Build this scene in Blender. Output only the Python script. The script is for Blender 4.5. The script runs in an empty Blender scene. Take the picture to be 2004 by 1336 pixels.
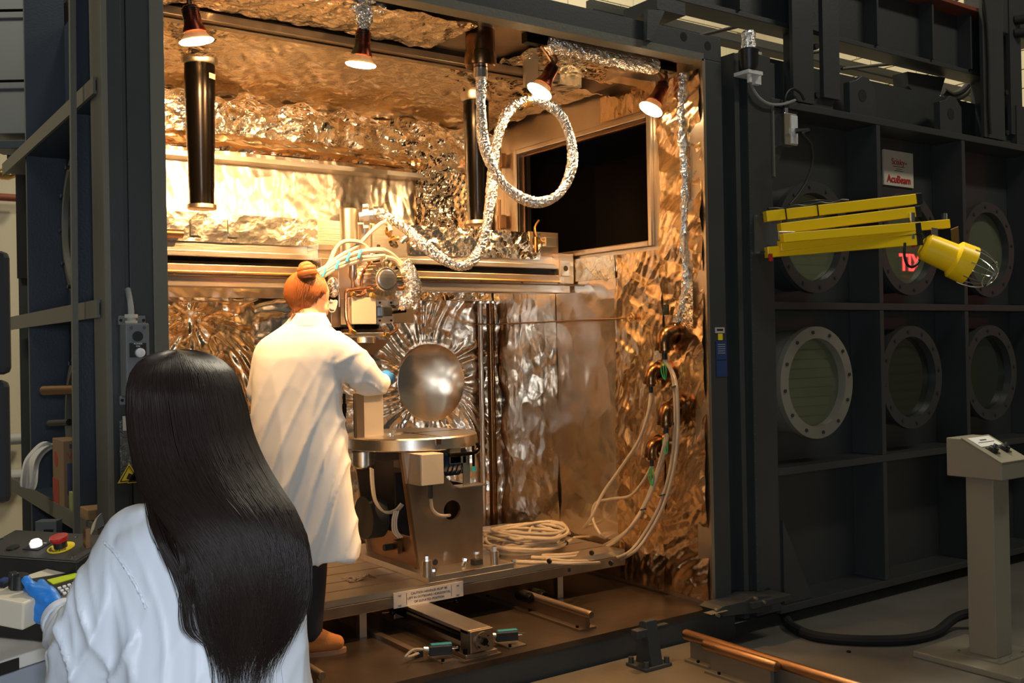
import bpy, bmesh, math, random
import numpy as np
from mathutils import Vector, Matrix, noise
random.seed(7)
sc = bpy.context.scene
COL = sc.collection
PI = math.pi

# ------------------------------------------------------------------ camera
FPX, YAW, PITCH, ROLL, CAMZ = 1978.0, math.radians(35.2), math.radians(.25), math.radians(-1.07), 1.69
_f = Vector((math.sin(YAW)*math.cos(PITCH), math.cos(YAW)*math.cos(PITCH), math.sin(PITCH)))
_r = Vector((math.cos(YAW), -math.sin(YAW), 0)); _u = _r.cross(_f)
_r2 = _r*math.cos(ROLL)+_u*math.sin(ROLL); _u2 = -_r*math.sin(ROLL)+_u*math.cos(ROLL)
cam = bpy.data.objects.new('camera', bpy.data.cameras.new('camera')); COL.objects.link(cam)
cam.data.sensor_width = 36; cam.data.lens = FPX/2004*36; cam.data.clip_start = .05
m = Matrix((( _r2.x, _u2.x, -_f.x, 0), (_r2.y, _u2.y, -_f.y, 0), (_r2.z, _u2.z, -_f.z, CAMZ), (0, 0, 0, 1)))
cam.matrix_world = m
sc.camera = cam
CAM = Vector((0, 0, CAMZ))

# ------------------------------------------------------------------ light and exposure
sc.view_settings.view_transform = 'Standard'; sc.view_settings.look = 'None'
sc.view_settings.gamma = 1; sc.view_settings.use_curve_mapping = False
sc.view_settings.exposure = 0.0
sc.cycles.max_bounces = 10; sc.cycles.glossy_bounces = 7; sc.cycles.sample_clamp_indirect = 12
w = bpy.data.worlds.new('world'); sc.world = w; w.use_nodes = True
w.node_tree.nodes['Background'].inputs[0].default_value = (.75, .72, .62, 1)
w.node_tree.nodes['Background'].inputs[1].default_value = .055
def area(name, loc, target, size, power, color, sy=None):
    l = bpy.data.lights.new(name, 'AREA'); l.energy = power; l.color = color; l.size = size
    if sy: l.shape = 'RECTANGLE'; l.size_y = sy
    o = bpy.data.objects.new(name, l); COL.objects.link(o); o.location = loc
    o.rotation_euler = (Vector(target)-Vector(loc)).to_track_quat('-Z', 'Y').to_euler()
    return o
# the photographer's flash, just above the lens, and the tubes of the hall ceiling
area('camera_flash', (.05, -.02, 1.9), (1.6, 2.4, 1.3), .18, 24, (.80, .89, 1.0))
area('glare_fill', (-.45, -1.0, 1.25), (2.6, 5, 1.2), 1.1, 34, (.80, .89, 1.0), .55)  # added cool fill behind the camera, puts the glare on the foil
area('hall_light', (2.0, 1.2, 6.5), (2.2, 1.2, 0), 2.4, 34, (.95, .95, .9), .4)
area('hall_light', (7.2, .8, 6.5), (7.2, 3.0, .6), 2.4, 90, (1.0, .93, .76), .4)
area('hall_light', (6.2, 5.3, 8.5), (6.6, 6.6, 0), 2.0, 620, (1.0, .9, .68), .5)
area('hall_light', (-1.6, 5.0, 6.0), (-.5, 8.0, 1), 2.0, 110, (1.0, .93, .76), .4)

# ------------------------------------------------------------------ helpers
def ray(x, y):
    return _r2*(x-1002)-_u2*(y-668)+_f*FPX
def at(ax, val, x, y):
    """the point of plane axis=val seen at pixel x, y"""
    v = ray(x, y); i = 'XYZ'.index(ax)
    return CAM+v*((val-CAM[i])/v[i])
def pt(x, y, d):
    """the point at optical depth d seen at pixel x, y"""
    return CAM+ray(x, y)*(d/FPX)

_mats = {}
def mat(name, color, metal=0, rough=.5, bump=None, spec=None, emit=None, var=None, trans=0, coat=0, aniso=None, alpha=1, ior=None):
    """bump=(kind, scale, strength[, scale2, strength2]); var=(color2, scale, lo, hi)"""
    if name in _mats: return _mats[name]
    mt = bpy.data.materials.new(name); mt.use_nodes = True; _mats[name] = mt
    nt = mt.node_tree; N = nt.nodes; L = nt.links; b = N['Principled BSDF']
    b.inputs['Base Color'].default_value = (*color, 1)
    b.inputs['Metallic'].default_value = metal; b.inputs['Roughness'].default_value = rough
    if spec is not None: b.inputs['Specular IOR Level'].default_value = spec
    if trans: b.inputs['Transmission Weight'].default_value = trans
    if coat: b.inputs['Coat Weight'].default_value = coat
    if alpha < 1: b.inputs['Alpha'].default_value = alpha
    if ior: b.inputs['IOR'].default_value = ior
    if emit:
        b.inputs['Emission Color'].default_value = (*emit[0], 1); b.inputs['Emission Strength'].default_value = emit[1]
    tc = None
    def coord():
        nonlocal tc
        if tc is None: tc = N.new('ShaderNodeTexCoord')
        return tc.outputs['Object']
    if var:
        n = N.new('ShaderNodeTexNoise'); n.inputs['Scale'].default_value = var[1]; n.inputs['Detail'].default_value = 6
        L.new(coord(), n.inputs['Vector'])
        cr = N.new('ShaderNodeValToRGB'); cr.color_ramp.elements[0].position = var[2]; cr.color_ramp.elements[1].position = var[3]
        cr.color_ramp.elements[0].color = (*color, 1); cr.color_ramp.elements[1].color = (*var[0], 1)
        L.new(n.outputs['Fac'], cr.inputs['Fac']); L.new(cr.outputs['Color'], b.inputs['Base Color'])
    if bump:
        kind = bump[0]
        last = None
        if kind == 'foil':
            n1 = N.new('ShaderNodeTexNoise'); n1.inputs['Scale'].default_value = bump[1]*.6; n1.inputs['Detail'].default_value = 3
            L.new(coord(), n1.inputs['Vector'])
            mx = N.new('ShaderNodeMixRGB'); mx.inputs['Fac'].default_value = .12
            L.new(coord(), mx.inputs['Color1']); L.new(n1.outputs['Color'], mx.inputs['Color2'])
            for sc_, st in ((bump[1], bump[2]), (bump[1]*2.7, bump[2]*.45)):
                v = N.new('ShaderNodeTexVoronoi'); v.feature = 'F1'; v.inputs['Scale'].default_value = sc_
                L.new(mx.outputs['Color'], v.inputs['Vector'])
                bp = N.new('ShaderNodeBump'); bp.inputs['Strength'].default_value = min(st, 1); bp.inputs['Distance'].default_value = .5/sc_
                L.new(v.outputs['Distance'], bp.inputs['Height'])
                if last: L.new(last, bp.inputs['Normal'])
                last = bp.outputs['Normal']
        else:
            n = N.new('ShaderNodeTexNoise'); n.inputs['Scale'].default_value = bump[1]; n.inputs['Detail'].default_value = 5
            if kind != 'noise':
                mp = N.new('ShaderNodeMapping'); L.new(coord(), mp.inputs['Vector'])
                mp.inputs['Scale'].default_value = {'brushx': (.03, 1, 1), 'brushz': (1, 1, .03), 'brushy': (1, .03, 1)}[kind]
                L.new(mp.outputs['Vector'], n.inputs['Vector'])
            else: L.new(coord(), n.inputs['Vector'])
            bp = N.new('ShaderNodeBump'); bp.inputs['Strength'].default_value = bump[2]; bp.inputs['Distance'].default_value = .01
            L.new(n.outputs['Fac'], bp.inputs['Height']); last = bp.outputs['Normal']
        L.new(last, b.inputs['Normal'])
    return mt

def thing(name, label, cat, loc=(0, 0, 0), group=None):
    o = bpy.data.objects.new(name, None); COL.objects.link(o); o.location = loc; o.empty_display_size = .1
    o['label'] = label; o['category'] = cat
    if group: o['group'] = group
    return o
def tag(o, label=None, cat=None, group=None, kind=None):
    if label: o['label'] = label
    if cat: o['category'] = cat
    if group: o['group'] = group
    if kind: o['kind'] = kind
    return o
def wloc(o):
    v = Vector((0, 0, 0))
    while o is not None: v += Vector(o.location); o = o.parent
    return v
def obj(name, bm, mt, parent=None, label=None, smooth=False, bevel=0, own=False):
    """link the bmesh (world coordinates) as one object; a top-level one gets its origin at its base"""
    me = bpy.data.meshes.new(name)
    if isinstance(bm, bpy.types.Mesh): me = bm
    else:
        if parent is not None: off = wloc(parent)
        elif own and bm.verts:
            xs = [v.co for v in bm.verts]
            off = Vector((sum(c.x for c in xs)/len(xs), sum(c.y for c in xs)/len(xs), min(c.z for c in xs)))
        else: off = Vector((0, 0, 0))
        if off.length: bmesh.ops.translate(bm, verts=bm.verts, vec=-off)
        bmesh.ops.recalc_face_normals(bm, faces=bm.faces)
        bm.to_mesh(me); bm.free()
    o = bpy.data.objects.new(name, me); COL.objects.link(o)
    if mt is not None:
        me.materials.append(mt)
    if parent is not None: o.parent = parent
    elif own: o.location = off
    if smooth:
        me.shade_smooth()
        if smooth != 'all':
            try: me.set_sharp_from_angle(angle=math.radians(35))
            except Exception: pass
    if bevel:
        md = o.modifiers.new('bevel', 'BEVEL'); md.width = bevel; md.segments = 2; md.limit_method = 'ANGLE'
    if label: o['label'] = label
    return o
def struct(name, bm, mt, **k):
    o = obj(name, bm, mt, **k); o['kind'] = 'structure'; return o
def B(): return bmesh.new()
def box(bm, lo, hi):
    x0, y0, z0 = lo; x1, y1, z1 = hi
    v = [bm.verts.new(p) for p in ((x0,y0,z0),(x1,y0,z0),(x1,y1,z0),(x0,y1,z0),(x0,y0,z1),(x1,y0,z1),(x1,y1,z1),(x0,y1,z1))]
    for f in ((0,3,2,1),(4,5,6,7),(0,1,5,4),(1,2,6,5),(2,3,7,6),(3,0,4,7)): bm.faces.new([v[i] for i in f])
    return bm
def frame_of(d):
    d = Vector(d).normalized(); a = Vector((0, 0, 1)) if abs(d.z) < .95 else Vector((1, 0, 0))
    s = d.cross(a).normalized(); t = s.cross(d).normalized()
    return d, s, t
def obox(bm, c, d, sx, sy, sz, up=(0, 0, 1)):
    """oriented box: centre c, long axis d (length sx), side sy, up sz"""
    d = Vector(d).normalized(); up = Vector(up); s = d.cross(up).normalized(); t = s.cross(d).normalized(); c = Vector(c)
    v = [bm.verts.new(c+d*(a*sx/2)+s*(b*sy/2)+t*(e*sz/2)) for a, b, e in ((-1,-1,-1),(1,-1,-1),(1,1,-1),(-1,1,-1),(-1,-1,1),(1,-1,1),(1,1,1),(-1,1,1))]
    for f in ((0,3,2,1),(4,5,6,7),(0,1,5,4),(1,2,6,5),(2,3,7,6),(3,0,4,7)): bm.faces.new([v[i] for i in f])
    return bm
def lathe(bm, o, d, prof, seg=24, closed=False):
    """prof: list of (distance along d, radius)"""
    d, s, t = frame_of(d); o = Vector(o); rings = []
    for a, r in prof:
        c = o+d*a
        if r <= 1e-6: rings.append([bm.verts.new(c)])
        else: rings.append([bm.verts.new(c+(s*math.cos(k*2*PI/seg)+t*math.sin(k*2*PI/seg))*r) for k in range(seg)])
    for i in range(len(rings)-1+(1 if closed else 0)):
        A, C = rings[i], rings[(i+1) % len(rings)]
        for k in range(seg):
            a0, a1 = A[k % len(A)], A[(k+1) % len(A)]; c0, c1 = C[k % len(C)], C[(k+1) % len(C)]
            q = []
            for vv in (a0, a1, c1, c0):
                if vv not in q: q.append(vv)
            if len(q) > 2:
                try: bm.faces.new(q)
                except ValueError: pass
    return bm
def cyl(bm, p0, p1, r0, r1=None, seg=20):
    p0 = Vector(p0); p1 = Vector(p1); r1 = r0 if r1 is None else r1; L = (p1-p0).length
    return lathe(bm, p0, p1-p0, [(0, 0), (0, r0), (L, r1), (L, 0)], seg)
def prism(bm, pts, ext):
    ext = Vector(ext); a = [bm.verts.new(Vector(p)) for p in pts]; b = [bm.verts.new(Vector(p)+ext) for p in pts]
    n = len(pts)
    bm.faces.new(a); bm.faces.new(b[::-1])
    for i in range(n): bm.faces.new((a[i], b[i], b[(i+1) % n], a[(i+1) % n]))
    return bm
def smoothpath(P, n=8):
    P = [Vector(p) for p in P]; Q = [P[0]*2-P[1]]+P+[P[-1]*2-P[-2]]; out = []
    for i in range(1, len(Q)-2):
        a, b, c, d = Q[i-1], Q[i], Q[i+1], Q[i+2]
        for k in range(n):
            t = k/n
            out.append(.5*((2*b)+(c-a)*t+(2*a-5*b+4*c-d)*t*t+(3*b-a-3*c+d)*t**3))
    out.append(P[-1]); return out
def tube(bm, P, r, seg=8, n=8, smooth=True, rad=None, cap=True, wob=0):
    pts = smoothpath(P, n) if smooth else [Vector(p) for p in P]
    T = [(pts[min(i+1, len(pts)-1)]-pts[max(i-1, 0)]).normalized() for i in range(len(pts))]
    _, s, t = frame_of(T[0]); rings = []
    for i, p in enumerate(pts):
        s = (s-T[i]*s.dot(T[i])).normalized(); t = T[i].cross(s)
        rr = rad(i/(len(pts)-1)) if rad else r
        rings.append([bm.verts.new(p+(s*math.cos(k*2*PI/seg)+t*math.sin(k*2*PI/seg))*(rr*(1+(random.uniform(-wob, wob) if wob else 0)))) for k in range(seg)])
    for i in range(len(rings)-1):
        for k in range(seg): bm.faces.new((rings[i][k], rings[i][(k+1) % seg], rings[i+1][(k+1) % seg], rings[i+1][k]))
    if cap: bm.faces.new(rings[0][::-1]); bm.faces.new(rings[-1])
    return bm
def loft(bm, rings, cap=True):
    V = [[bm.verts.new(p) for p in R] for R in rings]; n = len(V[0])
    for i in range(len(V)-1):
        for k in range(n): bm.faces.new((V[i][k], V[i][(k+1) % n], V[i+1][(k+1) % n], V[i+1][k]))
    if cap: bm.faces.new(V[0][::-1]); bm.faces.new(V[-1])
    return bm
def ellring(c, a, b, n=24, p=2.0):
    """closed ring round centre c with half-axis vectors a, b; p>2 squarer"""
    out = []
    for k in range(n):
        th = 2*PI*k/n; co, si = math.cos(th), math.sin(th)
        x = math.copysign(abs(co)**(2/p), co); y = math.copysign(abs(si)**(2/p), si)
        out.append(Vector(c)+Vector(a)*x+Vector(b)*y)
    return out
def sphere(bm, c, r, seg=16, sx=1, sy=1, sz=1, mtx=None):
    g = bmesh.ops.create_uvsphere(bm, u_segments=seg, v_segments=seg//2+2, radius=r)
    M = Matrix.Translation(Vector(c)) @ (mtx or Matrix()) @ Matrix.Diagonal((sx, sy, sz, 1))
    bmesh.ops.transform(bm, matrix=M, verts=g['verts']); return bm
def text(name, body, size, loc, xdir, updir, mt, parent, ext=.0006, align='CENTER', bold=0):
    cu = bpy.data.curves.new('t', 'FONT'); cu.body = body; cu.size = size; cu.extrude = ext; cu.align_x = align; cu.align_y = 'CENTER'; cu.offset = bold
    to = bpy.data.objects.new('t', cu); COL.objects.link(to)
    dg = bpy.context.evaluated_depsgraph_get(); me = bpy.data.meshes.new_from_object(to.evaluated_get(dg))
    bpy.data.objects.remove(to); bpy.data.curves.remove(cu)
    x = Vector(xdir).normalized(); u = Vector(updir); nrm = x.cross(u).normalized(); u = nrm.cross(x)
    off = Vector(loc)-wloc(parent)
    me.transform(Matrix(((x.x, u.x, nrm.x, off.x), (x.y, u.y, nrm.y, off.y), (x.z, u.z, nrm.z, off.z), (0, 0, 0, 1))))
    me.materials.clear()
    return obj(name, me, mt, parent)

# crumpled foil as real relief --------------------------------------------------
def crumple(u, v, seed, f0=2, f1=14, n=9, amp=.02):
    rs = np.random.RandomState(seed); h = np.zeros_like(u)
    for k in range(n):
        th = rs.uniform(0, PI); f = f0*(f1/f0)**(k/(n-1)); a = np.cos(th); b = np.sin(th)
        t = (u*a+v*b)*f+rs.uniform(0, 9)+.45*np.sin((v*a-u*b)*f*.8+rs.uniform(0, 6))+.3*np.sin((u*.7+v)*f*.5+rs.uniform(0, 6))
        tri = np.abs((t % 1)-.5)*2
        mask = .5+.5*np.sin((u*rs.uniform(-1, 1)+v*rs.uniform(-1, 1))*f*.9+rs.uniform(0, 6))
        h += amp*(f0/f)**.8*tri*(.3+mask)
    return h-h.mean()
def foil(name, o, U, V, nrm, mt, parent, seed=1, step=.02, amp=.012, f0=2.5, f1=22, extra=None, hole=None, off=.02, label=None, smooth=False, n=9, jit=.25):
    """crumpled sheet spanned by U, V from o, standing off along nrm"""
    o = Vector(o); U = Vector(U); V = Vector(V); nrm = Vector(nrm).normalized()
    nu = max(2, int(U.length/step)); nv = max(2, int(V.length/step))
    uu, vv = np.meshgrid(np.linspace(0, U.length, nu+1), np.linspace(0, V.length, nv+1), indexing='ij')
    h = crumple(uu, vv, seed, f0, f1, n, amp)
    ju = np.random.RandomState(seed+5).uniform(-jit, jit, uu.shape)*step; ju[0] = ju[-1] = 0; ju[:, 0] = ju[:, -1] = 0
    if extra is not None: h = h+extra(uu, vv)
    uh, vh = np.array(U.normalized()), np.array(V.normalized())
    P = np.array(o)[None, None]+(uu+ju)[..., None]*uh+(vv-ju)[..., None]*vh+(np.maximum(h+off, .002))[..., None]*np.array(nrm)
    P -= np.array(wloc(parent))
    idx = np.arange((nu+1)*(nv+1)).reshape(nu+1, nv+1)
    q = np.stack([idx[:-1, :-1], idx[1:, :-1], idx[1:, 1:], idx[:-1, 1:]], -1).reshape(-1, 4)
    if hole is not None:
        cu_ = (uu[:-1, :-1]+uu[1:, 1:])/2; cv = (vv[:-1, :-1]+vv[1:, 1:])/2
        q = q[~hole(cu_, cv).reshape(-1)]
    me = bpy.data.meshes.new(name); me.from_pydata(P.reshape(-1, 3).tolist(), [], q.tolist()); me.update()
    ob = obj(name, me, mt, parent, label=label)
    if smooth: me.shade_smooth()
    return ob

# ------------------------------------------------------------------ materials
M = dict(
 paint=mat('slate paint', (.034, .038, .038), 0, .38, ('noise', 90, .05), var=((.045, .048, .047), 3, .3, .8)),
 paint2=mat('flash tinted slate paint', (.030, .042, .058), 0, .45, ('noise', 90, .1)),  # slate paint with the blue cast of the flash put into its colour
 paintd=mat('dark beam paint', (.030, .033, .034), 0, .5, ('noise', 60, .1)),
 edge=mat('worn edge steel', (.13, .12, .09), 0, .5, ('noise', 60, .15)),
 cabinet=mat('grey cabinet enamel', (.14, .15, .15), 0, .45),
 cream=mat('cream wall paint', (.50, .44, .31), 0, .85, ('noise', 150, .15)),
 creams=mat('pale panel', (.55, .50, .40), 0, .6),
 concrete=mat('sealed grey floor', (.17, .16, .14), 0, .38, ('noise', 40, .06), var=((.13, .12, .10), 2.2, .4, .7)),
 plat=mat('brushed platform plate', (.24, .21, .16), .55, .42, ('brushy', 160, .15), var=((.17, .14, .10), 2.5, .35, .75)),
 steel=mat('brushed stainless', (.72, .66, .58), 1, .30, ('brushx', 220, .12), var=((.55, .47, .38), 2.5, .4, .8)),
 steelz=mat('brushed stainless upright', (.66, .58, .48), 1, .32, ('brushz', 220, .12), var=((.46, .36, .26), 2.2, .35, .8)),
 steeld=mat('oxidised stainless', (.36, .28, .21), 1, .40, ('noise', 25, .10), var=((.24, .18, .13), 4, .35, .75)),
 floorp=mat('stained floor plate', (.17, .125, .09), .8, .33, ('noise', 30, .06), var=((.07, .05, .035), 3.0, .35, .7)),
 satin=mat('satin plate', (.62, .54, .42), .55, .48, ('noise', 120, .05)),
 foil=mat('crumpled foil', (.93, .84, .70), 1, .17, ('foil', 11, .32)),
 foilc=mat('ceiling foil', (.88, .77, .60), 1, .24, ('foil', 13, .45), var=((.72, .55, .36), 2.5, .45, .8)),
 foilw=mat('bright wall foil', (.95, .86, .72), 1, .27, ('foil', 6, .12)),
 foils=mat('smooth foil', (.82, .74, .65), 1, .20, ('foil', 5, .10), var=((.66, .50, .34), 2.0, .45, .8)),
 foilb=mat('lower foil', (.88, .82, .74), 1, .19, ('foil', 8, .14), var=((.72, .60, .46), 2.2, .4, .75)),
 foilr=mat('amber stained foil', (.84, .62, .38), 1, .22, ('foil', 7, .22), var=((.62, .40, .22), 2.5, .4, .8)),
 foilp=mat('flat polished foil', (.80, .74, .65), 1, .20, ('foil', 3, .04)),
 foila=mat('amber blank metal', (.80, .55, .32), 1, .24, ('noise', 5, .25), var=((.58, .36, .19), 4, .4, .7)),
 foilt=mat('foil tape', (.70, .66, .56), 1, .25, ('foil', 14, .18)),
 hose=mat('foil hose wrap', (.90, .88, .85), 1, .17, ('foil', 45, .5)),
 alu=mat('machined aluminium', (.74, .70, .63), 1, .28, ('noise', 120, .04)),
 chrome=mat('bright plated steel', (.8, .8, .8), 1, .12),
 ironb=mat('black oxide steel', (.018, .015, .013), .9, .22),
 brownm=mat('brown oxide steel', (.24, .14, .08), 1, .34, ('noise', 30, .1)),
 bronze=mat('bronze fitting', (.17, .085, .035), 1, .27, ('noise', 40, .08)),
 brass=mat('brass', (.72, .45, .16), 1, .28),
 copper=mat('copper pipe', (.80, .36, .16), 1, .24),
 copperd=mat('dull copper rod', (.42, .24, .13), 1, .38, ('brushy', 80, .1)),
 lampb=mat('heat tinted lamp body', (.22, .05, .025), 1, .33, var=((.05, .09, .07), 9, .55, .7)),
 bulb=mat('frosted reflector bulb', (.70, .45, .22), .3, .35, emit=((1, .45, .12), .12)),
 glow=mat('lit bulb face', (1, .8, .5), 0, .4, emit=((1, .74, .42), 60)),
 black=mat('black plastic', (.012, .012, .012), 0, .4),
 blackm=mat('matt black', (.006, .006, .006), 0, .8),
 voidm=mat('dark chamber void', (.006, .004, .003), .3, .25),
 glassd=mat('dark window glass', (.020, .024, .016), 0, .06, coat=.3),
 glassg=mat('leaded green glass', (.10, .115, .065), 0, .015, spec=.7),
 ringl=mat('bare ring', (.27, .25, .20), .2, .45, ('noise', 60, .05)),
 yellow=mat('yellow enamel', (1.0, .66, .008), 0, .32),
 yellowd=mat('yellow sign', (.85, .62, .02), 0, .45),
 red=mat('red plastic', (.42, .012, .012), 0, .35, coat=.4),
 redl=mat('lit exit letters', (.8, .02, .02), 0, .5, emit=((1, .05, .05), 22)),
 blue=mat('blue placard', (.020, .045, .15), 0, .4),
 teal=mat('teal housing', (.02, .22, .28), 0, .4),
 bluem=mat('blue motor enamel', (.010, .030, .055), 0, .35),
 green=mat('green wire', (.02, .35, .12), 0, .4),
 white=mat('white plastic', (.72, .72, .70), 0, .4),
 whitel=mat('lit white button', (.9, .9, .92), 0, .3, emit=((.95, .9, 1), .7)),
 sign=mat('engraved plate', (.55, .50, .44), .2, .45),
 ink=mat('black ink', (.01, .01, .01), 0, .6),
 inkr=mat('red ink', (.45, .02, .015), 0, .6),
 beige=mat('beige enamel', (.62, .55, .42), 0, .45),
 pedest=mat('warm grey enamel', (.23, .21, .155), 0, .42, ('noise', 200, .08)),
 bench=mat('bench laminate', (.62, .60, .56), 0, .35),
 benchs=mat('bench edge blue grey', (.28, .31, .36), 0, .5),
 cable=mat('braided cable', (.52, .44, .33), .3, .45, ('foil', 260, .7)),
 cablep=mat('pale insulated cable', (.46, .39, .29), 0, .45),
 cableg=mat('grey cable', (.30, .30, .28), 0, .5),
 coat=mat('white cotton coat', (.86, .85, .82), 0, .8, ('noise', 9, .10)),
 coatf=mat('white synthetic coat', (.64, .67, .72), 0, .42, ('noise', 7, .10)),
 skin=mat('skin', (.72, .36, .22), 0, .5),
 glove=mat('blue nitrile', (.02, .20, .62), 0, .42, ('noise', 60, .2)),
 trouser=mat('dark trousers', (.018, .015, .018), 0, .85),
 boot=mat('tan suede', (.42, .15, .03), 0, .85, ('noise', 120, .2)),
 sole=mat('shoe sole', (.24, .12, .06), 0, .8),
 haird=mat('dark brown hair', (.014, .007, .005), 0, .40, spec=.35),
 hairr=mat('auburn hair', (.34, .11, .028), 0, .45, spec=.4),
 clear=mat('clear plastic', (.95, .95, .95), 0, .12, trans=1, ior=1.05, bump=('foil', 30, .6)),
 card=mat('cardboard', (.30, .18, .09), 0, .8),
 cardr=mat('red print', (.45, .06, .03), 0, .7),
 cardb=mat('blue print', (.07, .08, .15), 0, .7),
 cardg=mat('green carton', (.33, .38, .11), 0, .6),
 wood=mat('raw timber', (.42, .24, .09), 0, .7, ('brushx', 60, .3)),
 cloth=mat('white wipe', (.68, .64, .57), 0, .9),
 lcd=mat('green display', (.35, .42, .02), 0, .35, emit=((.5, .6, .02), .25)),
 rust=mat('red pipe', (.22, .06, .03), .3, .5),
 tapeb=mat('blue tape', (.04, .35, .5), 0, .5),
)
YF = 3.978            # front plane of chamber and door
X0, X1, Y1, ZC0, ZC1 = 1.175, 4.15, 6.15, .215, 3.29
def FX(x, y=800): return at('Y', YF, x, y).x
def FZ(x, y): return at('Y', YF, x, y).z

# ------------------------------------------------------------------ hall
bm = B(); box(bm, (-6, -4, -.2), (18, 14, 0)); struct('floor', bm, M['concrete'])
wb = struct('wall_back', box(B(), (-4, 9.0, 0), (10.6, 9.2, 7)), M['cream'])
wr = struct('wall_right', box(B(), (10.6, 3.6, 0), (10.8, 9.2, 7)), M['cream'])
wf = struct('wall_front', box(B(), (10.8, -2.6, 0), (18, -2.4, 6)), M['cream'])
def blocks(par, fn, us, zs, blk):
    me = None
    for z in zs:
        for u in us:
            uu = u+(.2 if int(round(z/.2)) % 2 else 0)
            if me is None:
                o = obj('block', blk(), M['cream'], par, bevel=.006); me = o.data; loc = fn(uu, z)
                o.location = loc; me_o = o
            else:
                o = me_o.copy(); COL.objects.link(o); o.location = fn(uu, z)
blocks(wb, lambda u, z: Vector((u, 8.985, z)), [3.8+.4*i for i in range(16)], [4.2+.2*i for i in range(12)], lambda: box(B(), (-.196, -.012, -.096), (.196, .012, .096)))
blocks(wr, lambda u, z: Vector((10.585, u, z)), [4.6+.4*i for i in range(11)], [2.8+.2*i for i in range(14)], lambda: box(B(), (-.012, -.196, -.096), (.012, .196, .096)))
# conduits and pale panels on the hall wall at the far left
p = obj('wall_panel', box(B(), (-1.6, 8.9, .6), (.6, 8.98, 2.2)), M['creams'], wb)
for i, (z, r) in enumerate(((1.02, .045), (.72, .06), (2.95, .03))):
    o = obj('wall_pipe', cyl(B(), (-3, 8.9, z), (1.5, 8.9, z), r, seg=12), M['cableg' if i < 2 else 'rust'], wb, smooth=True)
# slatted shutter reflected in the door glass, and the exit sign that shows mirrored in it
sh = thing('roller_shutter', 'pale roller shutter on the hall wall behind the photographer, seen only mirrored in glass', 'shutter', (14, -2.3, 0))
for i in range(24): obj('slat', box(B(), (11.5, -2.36, .2+i*.15), (16.5, -2.33-.02*(i % 2), .335+i*.15)), M['creams' if i % 2 else 'cream'], sh)
Pm = at('Y', 4.055, 1786, 516); Cm = Vector((0, 8.11, CAMZ)); S = Cm+(Pm-Cm)*((-2.0-8.11)/(Pm.y-8.11))
es = thing('exit_sign', 'exit sign with red lit letters, mirrored in the middle door porthole', 'sign', (S.x, S.y, S.z-.16))
obj('housing', box(B(), (S.x-.32, S.y-.08, S.z-.19), (S.x+.32, S.y, S.z+.19)), M['black'], es)
text('letters', 'EXIT', .40, (S.x, S.y+.012, S.z), (-1, 0, 0), (0, 0, 1), M['redl'], es, .004, bold=.008)

# ------------------------------------------------------------------ vacuum chamber
ch = thing('vacuum_chamber', 'open walk-in steel vacuum chamber lined with crumpled metal foil', 'chamber', (2.6, 5.0, 0))
def cpart(name, bm, mt, **k): return obj(name, bm, mt, ch, **k)
TH = .09
bm = B(); box(bm, (X0-.09, Y1, ZC0-.05), (X1+.09, Y1+.1, ZC1+.1)); cpart('back_wall', bm, M['steelz'])
cpart('left_wall', box(B(), (X0-.03, YF+.02, 0), (X0, Y1+.1, ZC1+.1)), M['paint2'], label='slate painted outer side wall of the chamber with flash blue in its colour')
cpart('chamber_floor', box(B(), (X0, YF, ZC0-.06), (X1, Y1, ZC0)), M['floorp'], label='stained brown steel floor plate')
cpart('chamber_ceiling', box(B(), (X0, YF+.03, ZC1), (X1, Y1, ZC1+.1)), M['steeld'])
# right wall with the rectangular opening
WY0, WY1, WZ0, WZ1 = 4.43, 5.76, 2.30, 3.03
bm = B()
box(bm, (X1, YF+.02, 0), (X1+.1, WY0, ZC1+.1)); box(bm, (X1, WY1, 0), (X1+.1, Y1+.1, ZC1+.1))
box(bm, (X1, WY0, 0), (X1+.1, WY1, WZ0)); box(bm, (X1, WY0, WZ1), (X1+.1, WY1, ZC1+.1))
cpart('right_wall', bm, M['steelz'], label='warm brushed stainless inner side wall')
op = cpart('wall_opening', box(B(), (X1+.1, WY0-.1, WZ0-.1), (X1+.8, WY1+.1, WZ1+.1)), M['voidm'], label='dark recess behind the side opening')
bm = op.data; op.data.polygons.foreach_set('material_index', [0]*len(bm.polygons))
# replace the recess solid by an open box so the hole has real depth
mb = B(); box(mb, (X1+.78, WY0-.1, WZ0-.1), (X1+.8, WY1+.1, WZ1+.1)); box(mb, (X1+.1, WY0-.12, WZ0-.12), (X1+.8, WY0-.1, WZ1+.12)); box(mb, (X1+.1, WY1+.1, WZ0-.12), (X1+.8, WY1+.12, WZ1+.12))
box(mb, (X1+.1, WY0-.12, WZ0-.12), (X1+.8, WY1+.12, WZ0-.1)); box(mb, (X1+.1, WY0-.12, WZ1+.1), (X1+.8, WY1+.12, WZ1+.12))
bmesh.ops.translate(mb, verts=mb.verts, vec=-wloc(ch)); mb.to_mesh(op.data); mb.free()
def rframe(bm, x, y0, y1, z0, z1, wdt, t):
    box(bm, (x-t, y0-wdt, z0-wdt), (x, y0, z1+wdt)); box(bm, (x-t, y1, z0-wdt), (x, y1+wdt, z1+wdt))
    box(bm, (x-t, y0, z0-wdt), (x, y1, z0)); box(bm, (x-t, y0, z1), (x, y1, z1+wdt)); return bm
fr = cpart('opening_frame', rframe(B(), X1, WY0, WY1, WZ0, WZ1, .035, .025), M['steelz'], bevel=.006, label='raised stainless rim round the dark opening')
fr2 = obj('inner_lip', rframe(B(), X1+.06, WY0-.02, WY1+.02, WZ0-.02, WZ1+.02, -.03, .02), M['brownm'], fr)
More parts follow.
